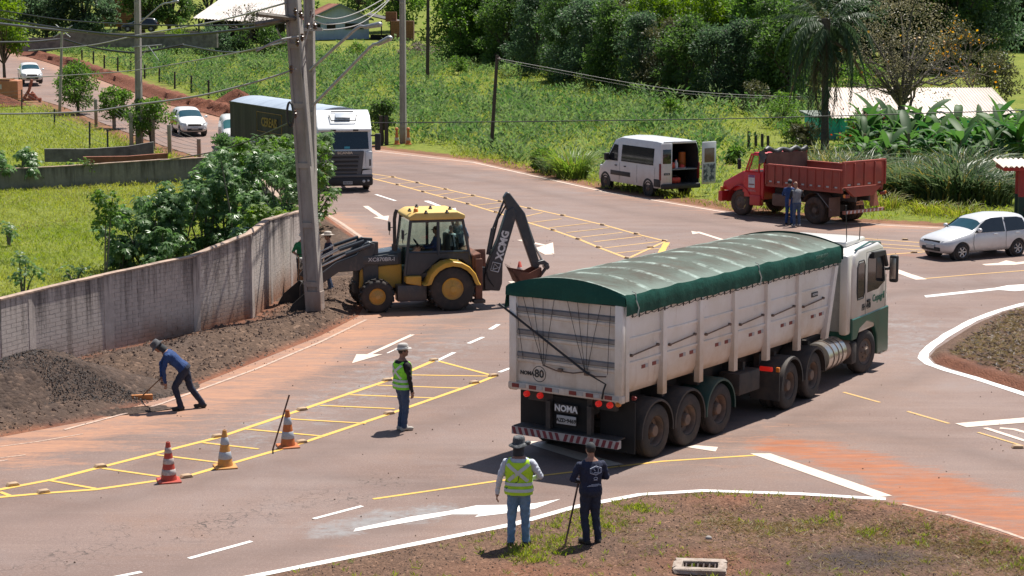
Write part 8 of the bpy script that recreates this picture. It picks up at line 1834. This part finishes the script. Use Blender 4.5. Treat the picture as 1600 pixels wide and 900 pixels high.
x,y=scatter(9000,-10,32,73,112,lambda x,y:field_ok(x,y,0.9)&(~field_ok(x,y,4.5)));weed_mesh('verge_grass',x,y,rng.uniform(0.1,0.3,len(x)),6,GRASS,0.16,0.4,1.6,len_=0.26)
x,y=scatter(2600,-52,13,104,215,lambda x,y:field_ok(x,y,4.5)&(rng.random(len(x))<np.clip(0.25+1.6*wob(x,y,0.3,20),0.04,1)))
weed_mesh('field_bushes',x,y,rng.uniform(0.7,1.5,len(x)),52,WEED,0.4,0.34,1.0,len_=0.17,tint=rng.random(len(x))**1.6)
for px,Y,h,mk,lb in((848,99,1.0,'mid','dark bushy weed on the verge left of the reed clump'),(1045,131,1.6,'mid','bushy weed at the shaded forest foot'),(1180,141,2.2,'olive','grey brown leafless shrub in front of the forest shade'),(560,200,1.4,'mid','bush beside the brush pile, left'),(715,178,1.6,'mid','bush at the upper end of the field')):
    make_tree('shrub',lb,'bush',fpos(px,Y),h,h*0.62,0.1,16,70,0.17,LF[mk],0.04)
lawn=WALL[1:]+[(-20,91),(-34,85)]
x,y=scatter(52000,-34,-6,40,95,lambda x,y:inside(x,y,lawn)&(seg_dist(x,y,WALL)>0.3));weed_mesh('lawn_grass',x,y,rng.uniform(0.08,0.24,len(x))*(0.8+0.5*wob(x,y,0.8)).clip(0.4,1.6),5,GRASS_L,0.17,0.5,1.4,tint=np.clip(0.5+0.5*wob(x,y,0.5),0,1),len_=0.20)
x,y=scatter(9000,-34,-6,40,95,lambda x,y:inside(x,y,lawn)&(seg_dist(x,y,WALL)>0.3)&(wob(x,y,0.7,30)>0.25));weed_mesh('lawn_dry_grass',x,y,rng.uniform(0.1,0.22,len(x)),5,DRYG,0.15,0.5,1.2,len_=0.18)
x,y=scatter(20000,-62,-12,92,145,lambda x,y:(seg_dist(x,y,HILL_L)>1.2)&(x<np.interp(y,[88,96,104,112,126,146,155,168],[-11.4,-13.2,-15.5,-18.8,-24.5,-32.8,-37.4,-43]))&(y>92));weed_mesh('lawn_grass',x,y,rng.uniform(0.12,0.4,len(x)),5,GRASS_L,0.17,0.5,1.4,len_=0.28)
# --- tall grass clumps: arching strips
def blades(root_xy,n,h,spread,mat,name,root,w=0.05,droop=1.0,seg=5,z=0.0):
    a=rng.uniform(0,6.283,n);q=spread*np.sqrt(rng.random(n));bx_,by_=q*np.cos(a),q*np.sin(a);out=a+rng.normal(0,0.7,n);L=h*rng.uniform(0.35,1.15,n);reach=rng.uniform(0.25,1.05,n)*droop;bow=rng.normal(0,0.25,n)
    t=np.linspace(0,1,seg+1);V=np.zeros((n,seg+1,2,3));sx,sy=-np.sin(out),np.cos(out)
    for k,tt in enumerate(t):
        r_=L*reach*tt**1.8;zz=L*(tt*(1-0.42*reach*tt**2.2));ww=w*(1-tt**2*0.92)*(0.6+0.6*min(1,tt*4))
        for s in(0,1):V[:,k,s]=np.stack([bx_+np.cos(out)*r_+sx*(ww*(s-.5)+bow*L*tt**2),by_+np.sin(out)*r_+sy*(ww*(s-.5)+bow*L*tt**2),zz+z+ww*0.4*(s-.5)],1)
    i=np.arange(n)[:,None]*(seg+1)*2+np.arange(seg)[None]*2;F=np.stack([i,i+1,i+3,i+2],-1).reshape(-1,4)
    return link_mesh(name,np_mesh(name,V.reshape(-1,3),F,{'tint':np.repeat(rng.random(n),(seg+1)*2)}),mat,root,180)
CANE=leaf_mat('cane_grass',(0.03,0.065,0.025),(0.13,0.165,0.085),0.3,0.42);CANEY=leaf_mat('yellowing_cane',(0.16,0.15,0.04),(0.26,0.2,0.07),0.35)
def cane(label,px,Y,h,spread,n,w=0.06,y_n=0.2,mat=CANE):
    root=thing('cane_clump',label,'tall grass',fpos(px,Y));blades(None,n,h,spread,mat,'blades',root,w);
    if y_n:blades(None,int(n*y_n),h*0.95,spread,CANEY,'yellow_blades',root,w*0.8)
cane('tall reed clump on the verge left of the white van',895,95.5,1.75,0.75,420,0.05,0.1,leaf_mat('fresh_reed',(0.10,0.17,0.03),(0.19,0.26,0.06),0.4));cane('smaller reed clump left of the tall verge reeds',868,97.5,1.2,0.7,240,0.045,0.1)
for px,Y,h,sp,n,lb in((1400,87,2.1,0.9,420,'cane grass clump right of the dump truck tailgate, leftmost'),(1445,86,2.6,1.0,520,'cane grass clump, second from the dump truck'),(1492,84,2.9,1.05,600,'tallest cane grass clump behind the silver car bonnet'),(1540,84,2.7,1.0,520,'cane grass clump left of the bus shelter post'),(1575,88,2.6,0.9,420,'cane grass clump behind the bus shelter'),(1425,92,2.4,1.0,420,'cane grass clump behind the leftmost one'),(1515,91,3.0,1.0,420,'cane grass clump behind the tallest one')):cane(lb,px,Y,h*rng.uniform(0.66,0.82),sp*1.2,n,0.085,0.15)
for px,Y,h,lb in((1380,82,0.9,'yellowish grass tuft right of the dump truck bumper'),(1460,80,0.7,'low grass tuft behind the silver car bonnet'),(1505,79,0.7,'low grass tuft behind the silver car windscreen'),(1340,83,0.6,'low grass tuft behind the dump truck rear wheel')):cane(lb,px,Y,h,0.8,160,0.035,0.4,GRASS)
# --- banana like plants in front of the teal house; each big leaf a part
BAN=leaf_mat('banana_leaf',(0.03,0.085,0.025),(0.085,0.16,0.045),0.4,0.55);BSTEM=M('banana_stem',(0.14,0.15,0.06),0.7,col2=(0.2,0.12,0.07),scale=5)
def paddle(L,w,droop):
    seg=7;rows=[];
    for k in range(seg+1):
        t=k/seg;x=L*t*(1-0.25*droop*t);z=L*(0.9*t-droop*0.75*t*t);ww=w*(math.sin(math.pi*min(1,0.08+t*0.95))**0.6)*(0 if t==0 else 1)+0.02
        rows.append([(x,-ww/2,z+0.06*ww),(x,0,z-0.10*ww),(x,ww/2,z+0.06*ww)])
    mb=MB();mb.grid(rows);me=mb.mesh('leaf');a=me.attributes.new('tint','FLOAT','POINT');a.data.foreach_set('value',np.full(len(me.vertices),rng.random(),np.float32));me.materials.append(BAN)
    me.polygons.foreach_set('use_smooth',np.ones(len(me.polygons),bool));return me
pad=[paddle(L,w,d)for L,w,d in((1.3,0.30,0.6),(1.2,0.28,0.9),(1.35,0.28,0.5),(1.0,0.28,1.15),(1.2,0.25,0.75),(1.1,0.28,1.35),(1.0,0.28,0.6))]
def banana(px,Y,h,nl,label=None,row=0):
    label_=label or f"banana plant in the {('second', 'third', 'fourth', 'rearmost', 'frontmost')[row]} row, {landmark(px)}"
    root=thing('banana_plant',label_,'banana plant',fpos(px,Y),rng.uniform(0,6.28),None if label else 'banana plants before the teal house')
    mb=MB();mb.tube([(0,0,-0.1),(0.03,0,h*0.3),(0.05,0.02,h*0.55)],[0.13,0.11,0.07],8);mb.build('stem',BSTEM,root,60)
    for k in range(nl):
        o=bpy.data.objects.new('leaf',pad[int(rng.integers(7))]);COL.objects.link(o);o.parent=root;o.location=(0.04,0.01,h*rng.uniform(0.12,0.58));s=h/2.6*rng.uniform(0.8,1.15);o.scale=(s,s,s);o.rotation_euler=(rng.uniform(-.25,.25),rng.uniform(-0.5,0.55),2.4*k+rng.uniform(-.4,.4))
for k,px in enumerate(range(1345,1640,14)):banana(px+rng.uniform(-6,6),100+(k%4)*2.4+rng.uniform(-1,1),rng.uniform(3.1,4.1),24,row=k%4)
for px in(1350,1390,1445,1500,1550,1590):banana(px,96+rng.uniform(-2,2),rng.uniform(2.6,3.4),20,row=4)
banana(1420,97,3.7,11,'tallest banana plant in front of the dry tree trunk');banana(1595,98,3.7,11,'tall banana plant at the right edge above the bus shelter')
RF=leaf_mat('red_bract',(0.4,0.03,0.02),(0.5,0.09,0.04),0.2)
for px,Y,h,lb in((1338,106,2.0,'leafy bush with red flowers beside the palm trunk'),(1365,110,2.4,'greyish twiggy bush with red flowers under the cream roof'),(1240,116,1.6,'leafy bush left of the palm trunk'),(1222,128,2.2,'loose bush at the forest edge behind the palm'),(1256,113,1.5,'olive bush at the foot of the palm'),(1215,100,0.9,'low leafy weed behind the dump truck cab'),(1150,103,0.8,'low weed clump behind the open van door')):
    r_=make_tree('shrub',lb,'bush',fpos(px,Y),h,h*0.6,0.1,20,80,0.17,LF['olive' if 'grey' in lb or 'olive' in lb else 'mid'],0.04)
    if 'red' in lb:n=40;p=np.stack([rng.normal(0,h*0.3,n),rng.normal(0,h*0.3,n),h*rng.uniform(0.5,1.0,n)],1);leaf_obj('flowers',[(p,rand_dirs(n,1),rand_dirs(n),np.full(n,0.16),np.full(n,0.12))],RF,r_)['kind']='stuff'
for px,Y,lb in((1300,88,'weedy grass behind the middle of the tipper bed'),(1270,90,'weedy grass behind the tipper headboard'),(1330,89,'weedy grass behind the tipper tailgate')):cane(lb,px,Y,2.4,0.9,260,0.05,0.5)
# --- palm
pm=thing('palm_tree','tall feathery palm with drooping fronds before the teal house','palm',fpos(1287,111.5))
hp=7.4;mb=MB();mb.tube([(0.1,0,-0.2),(0.06,0,2.0),(0.02,0,4.5),(0,0,5.6),(0,0,hp)],[0.26,0.2,0.19,0.2,0.26],12);mb.build('trunk',M('palm_trunk',(0.11,0.085,0.075),0.95,col2=(0.07,0.055,0.05),scale=3,stretch=(1,1,5),bmp=0.4),pm,60)
PALM=leaf_mat('palm_leaflet',(0.03,0.06,0.032),(0.08,0.12,0.06),0.3,0.4);PALMD=leaf_mat('dead_palm_leaflet',(0.10,0.075,0.05),(0.16,0.12,0.08),0.2)
def frond(L,droop,mat):
    n=46;t=np.linspace(0.1,1,n);x=L*(t-0.28*droop*t**2.4)*(0.8 if droop>1.2 else 1);z=L*(0.75*t*(1.25-droop*0.55)-droop*0.85*t**2)
    P_=np.stack([x,0*x,z],1);d=unit(np.gradient(P_,axis=0));ps=[]
    for s in(1,-1):
        for q in range(2):
            dr=unit(d*0.55+np.array([0,s,0])*0.8+np.array([0,0,-0.75])+rng.normal(0,0.16,d.shape));l=0.62*np.sin(np.pi*(0.12+0.82*t))*rng.uniform(0.8,1.15,n);ps.append((P_+d*0.03*q,dr,np.tile([0,0,1.0],(n,1))+rng.normal(0,.2,(n,3)),l,l*0.085+0.012))
    return leaf_obj('frond',ps,mat,me_only=True)
fr=[frond(4.2,1.15,PALM),frond(4.2,1.6,PALM),frond(3.8,0.7,PALM),frond(4.8,2.2,PALM)];frd=[frond(2.8,2.0,PALMD),frond(2.6,2.2,PALMD)]
for k in range(44):
    me=fr[k%4]if k<36 else frd[k%2]
    o=bpy.data.objects.new('frond' if k<36 else 'dead_frond',me);COL.objects.link(o);o.parent=pm;o.location=(0,0,hp-(0.1 if k<36 else 0.5)-0.02*k);o.rotation_euler=(rng.uniform(-.15,.15),rng.uniform(-0.25,0.2)-(0.35 if k%4==2 else 0)+(0.35 if k%4==3 else 0),k*2.399)
# --- sparse dry tree and flowering trees
def branchy(root,mb,p,d,L,r,depth,tips):
    pts=[Vector(p)];dd=Vector(d)
    for k in range(3):dd=(dd+Vector(rng.normal(0,0.14,3))+Vector((0,0,0.03))).normalized();pts.append(pts[-1]+dd*L/3)
    mb.tube(pts,[r,r*0.9,r*0.78,r*0.66],6 if depth<2 else 4)
    if depth>=5 or r<0.008:tips.append(pts[-1]);tips.append(pts[2]);return
    for k in range(3 if depth<3 else 2):
        ax=Vector(rng.normal(size=3)).normalized();nd=(dd+ax*(0.75 if depth else 0.6)).normalized();nd.z=max(nd.z,-0.1);branchy(root,mb,pts[-1 if k else 2],nd,L*rng.uniform(0.68,0.86),r*0.62,depth+1,tips)
def dry_tree(label,px,Y,h,lmat,nl,ls,fl=0,lean=0.1,r0=0.22,cr=0.42):
    root=thing('dry_tree',label,'tree',fpos(px,Y));mb=MB();tips=[];branchy(root,mb,(0,0,-0.2),(lean,0,1),h*0.30,r0,0,tips);mb.build('trunk',BARK_G,root,60)
    c=np.array([tuple(t)for t in tips]);leaf_obj('crown',[blob_leaves(c,np.full(len(c),cr),nl,ls,0.45,0.2,0.8)],lmat,root)
    if fl:k=rng.integers(0,len(c),fl);p=c[k]+rng.normal(0,0.25,(fl,3));leaf_obj('flowers',[(p,rand_dirs(fl),rand_dirs(fl),np.full(fl,0.2),np.full(fl,0.18))],LF['orange'],root)['kind']='stuff'
DRYL=leaf_mat('dry_leaf',(0.11,0.11,0.06),(0.20,0.175,0.11),0.35)
t_=make_tree('dry_tree','large sparse grey brown tree rising in front of the cream roof','tree',fpos(1411,113.5),8.6,3.4,2.9,90,70,0.13,DRYL,0.26,bark=BARK_G,lob=0.26,flat=0.8)
mb=MB();tips=[]
for k in range(5):branchy(t_,mb,(0,0,1.6+0.3*k),(math.cos(k*1.3)*0.6,math.sin(k*1.3)*0.5,1),1.5,0.11,1,tips)
mb.build('branches',BARK_G,t_,60)
n=14;p=np.stack([rng.normal(0,1.8,n),rng.normal(0,1.5,n),rng.uniform(3,7,n)],1);leaf_obj('flowers',[(p,rand_dirs(n),rand_dirs(n),np.full(n,0.2),np.full(n,0.18))],LF['orange'],t_)['kind']='stuff'
dry_tree('bare tree with orange blossoms at upper right',1545,128,7.6,LF['olive'],14,0.14,160,0.05,0.12)
make_tree('shrub','tall olive bush under the orange blossoms right of the cream roof','bush',fpos(1545,129),4.6,2.0,0.3,36,110,0.2,LF['olive'],0.08);make_tree('shrub','grey green bush behind the teal house roof ridge','bush',fpos(1340,130),4.0,2.2,0.3,36,100,0.22,LF['mid'],0.08)
dry_tree('bare dark tree in front of the pale shed roof',384,206,6.0,LF['olive'],4,0.2,0,0.1,0.22)
# --- brush pile
bp=thing('brush_pile','heap of dry grey branches on the slope beside the outhouse','brush pile',fpos(652,205));mb=MB()
for k in range(170):
    a=rng.uniform(0,6.28);q=2.2*math.sqrt(rng.random());p=Vector((q*math.cos(a),q*math.sin(a)*0.6,rng.uniform(0,1.6)*(1-q/2.6)));d=Vector(rng.normal(size=3)).normalized()*rng.uniform(0.5,1.3);d.z*=0.6;mb.tube([p,p+d*0.5+Vector((0,0,0.1)),p+d],[0.035,0.03,0.012],4)
o=mb.build('branches',M('dry_branch',(0.24,0.19,0.17),0.9,col2=(0.16,0.12,0.11),scale=3),bp,None);o['kind']='stuff'
# --- sparse grass, dry straw and stones in the foreground
def near_scatter(n,hi,mat,name,keep,per,len_,lw=0.12,up=1.2,sp=0.5):
    x,y=keep(n);zf=hi;a=rng.uniform(0,6.283,len(x)*per);X=np.repeat(x,per)+rng.normal(0,0.03,len(x)*per);Y=np.repeat(y,per)+rng.normal(0,0.03,len(x)*per);Z=np.repeat(zf(x,y),per)
    d=unit(np.stack([np.cos(a)*sp,np.sin(a)*sp,up*rng.uniform(0.15,1.1,len(X))],1));l=len_*rng.uniform(0.5,1.4,len(X));o=leaf_obj(name,[(np.stack([X,Y,Z],1),d,unit(rng.normal(size=d.shape)),l,l*lw)],mat);tag(o,kind='stuff')
def keep_near(n,bias):
    def f(_):
        x=rng.uniform(-4.2,9,n);y=rng.uniform(27.5,35,n);k=inside(x,y,near_poly2)&(seg_dist(x,y,NEAR_EDGE)>0.22)&(rng.random(n)<bias(x,y));return x[k],y[k]
    return f
gl=xy((830,880),(900,830),(1000,808),(1100,825));gl2=xy((1180,830),(1300,825),(1450,850),(1600,890))
near_scatter(14000,isl_h,GRASS,'verge_grass',keep_near(16000,lambda x,y:np.clip(1.5*np.exp(-(seg_dist(x,y,gl)/0.34)**2)+1.0*np.exp(-(seg_dist(x,y,gl2)/0.4)**2)+0.05,0,1)*np.clip(0.6+1.2*wob(x,y,1.8),0.02,1)),9,0.10,0.13,1.0)
near_scatter(14000,isl_h,DRYG,'dry_grass',keep_near(30000,lambda x,y:np.clip(0.25+1.3*wob(x,y,1.2,8),0.0,1)*(0.12+0.9*np.exp(-(seg_dist(x,y,gl2)/0.5)**2)+0.7*np.exp(-(seg_dist(x,y,gl)/0.6)**2)+0.3*(x<0.6))),5,0.11,0.10,0.6,0.9)
def keep_isl(n):
    x=rng.uniform(10,19,n);y=rng.uniform(43,57,n);k=inside(x,y,ISL)&(seg_dist(x,y,ISL[:10])>0.5);return x[k],y[k]
near_scatter(6000,isl2_h,DRYG,'dry_grass',lambda n:keep_isl(9000),5,0.13,0.09,0.5,1.0);near_scatter(2000,isl2_h,GRASS,'verge_grass',lambda n:tuple(a[wob(*keep,1.2)>0.55]for keep in[keep_isl(5000)]for a in keep),6,0.10)
near_scatter(2000,isl2_h,leaf_mat('dark_mulch',(0.06,0.045,0.04),(0.12,0.085,0.07),0.1),'mulch',lambda n:keep_isl(5000),4,0.12,0.2,0.5,1.0)
def stones(name,x,y,z,r,mat):
    """small rough stones, six corner points each"""
    n=len(x);base=np.array([[1,0,0],[-1,0,0],[0,1,0],[0,-1,0],[0,0,1],[0,0,-1]],float);v=base[None]*r[:,None,None]*rng.uniform(0.55,1.25,(n,6,1))+rng.normal(0,0.15,(n,6,3))*r[:,None,None]
    v+=np.stack([x,y,z],1)[:,None];f=np.array([[0,2,4],[2,1,4],[1,3,4],[3,0,4],[2,0,5],[1,2,5],[3,1,5],[0,3,5]]);F=(np.arange(n)[:,None,None]*6+f[None]).reshape(-1,3)
    o=link_mesh(name,np_mesh(name,v.reshape(-1,3),F),mat);tag(o,kind='stuff')
STN=M('dark_gravel',(0.06,0.052,0.05),0.9,col2=(0.105,0.085,0.075),scale=3,lo=0.45,hi=0.6);CLOD=M('soil_clod',(0.15,0.1,0.075),0.95,col2=(0.1,0.065,0.05),scale=3)
x=rng.uniform(-17,-4,16000);y=rng.uniform(34,60,16000);k=inside(x,y,dirt_poly)&(seg_dist(x,y,DIRT_EDGE)>0.1);x,y=x[k],y[k];stones('soil_clods',x,y,dirt_h(x,y)+0.005,rng.uniform(0.012,0.045,len(x))*rng.uniform(0.6,1.5,len(x)),CLOD)
x=rng.uniform(-9,-3,1500);y=rng.uniform(38,56,1500);d=seg_dist(x,y,DIRT_EDGE);k=(rng.random(1500)<np.exp(-(d/0.35)**2))&~inside(x,y,dirt_poly);x,y=x[k],y[k];stones('loose_gravel',x,y,0.006+0*x,rng.uniform(0.008,0.022,len(x)),CLOD)
def pile_z(x,y,cx,cy,rx,ry,h,rot):
    c,s=math.cos(-rot),math.sin(-rot);a=((x-cx)*c-(y-cy)*s)/rx;b=((x-cx)*s+(y-cy)*c)/ry;rr=np.hypot(a,b);return h*(1-sstep(np.minimum(rr,1)**0.85)),rr
x=rng.normal(-10.6,2.0,16000);y=rng.normal(42.6,2.0,16000);z,rr=pile_z(x,y,-10.5,42.7,3.9,2.1,1.15,R(42));k=rr<0.97;stones('gravel_stones',x[k],y[k],z[k]*(1+0.16*wob(x[k],y[k],1.3))+0.05*wob(x[k],y[k],5,20)+0.01,rng.uniform(0.008,0.028,k.sum()),STN)
x=rng.uniform(-4.2,9,9000);y=rng.uniform(27.5,35,9000);k=inside(x,y,near_poly2)&(seg_dist(x,y,NEAR_EDGE)>0.12);x,y=x[k],y[k];stones('verge_pebbles',x,y,isl_h(x,y)+0.002,rng.uniform(0.006,0.02,len(x)),CLOD)
x,y=near_poly2[2][0],0
o=G(1107,853);mb=MB();mb.ball((0,0,0),(0.055,0.05,0.04),2);st_=mb.build('stone',M('grey_stone',(0.33,0.3,0.28),0.9),None,60);st_.location=(o.x,o.y,verge_z(o.x,o.y)+0.02);tag(st_,'single grey stone on the verge above the storm drain','stone')
x=rng.uniform(-8,14,500);y=rng.uniform(30,75,500);stones('road_grit',x,y,0.008+0*x,rng.uniform(0.008,0.02,500),CLOD)
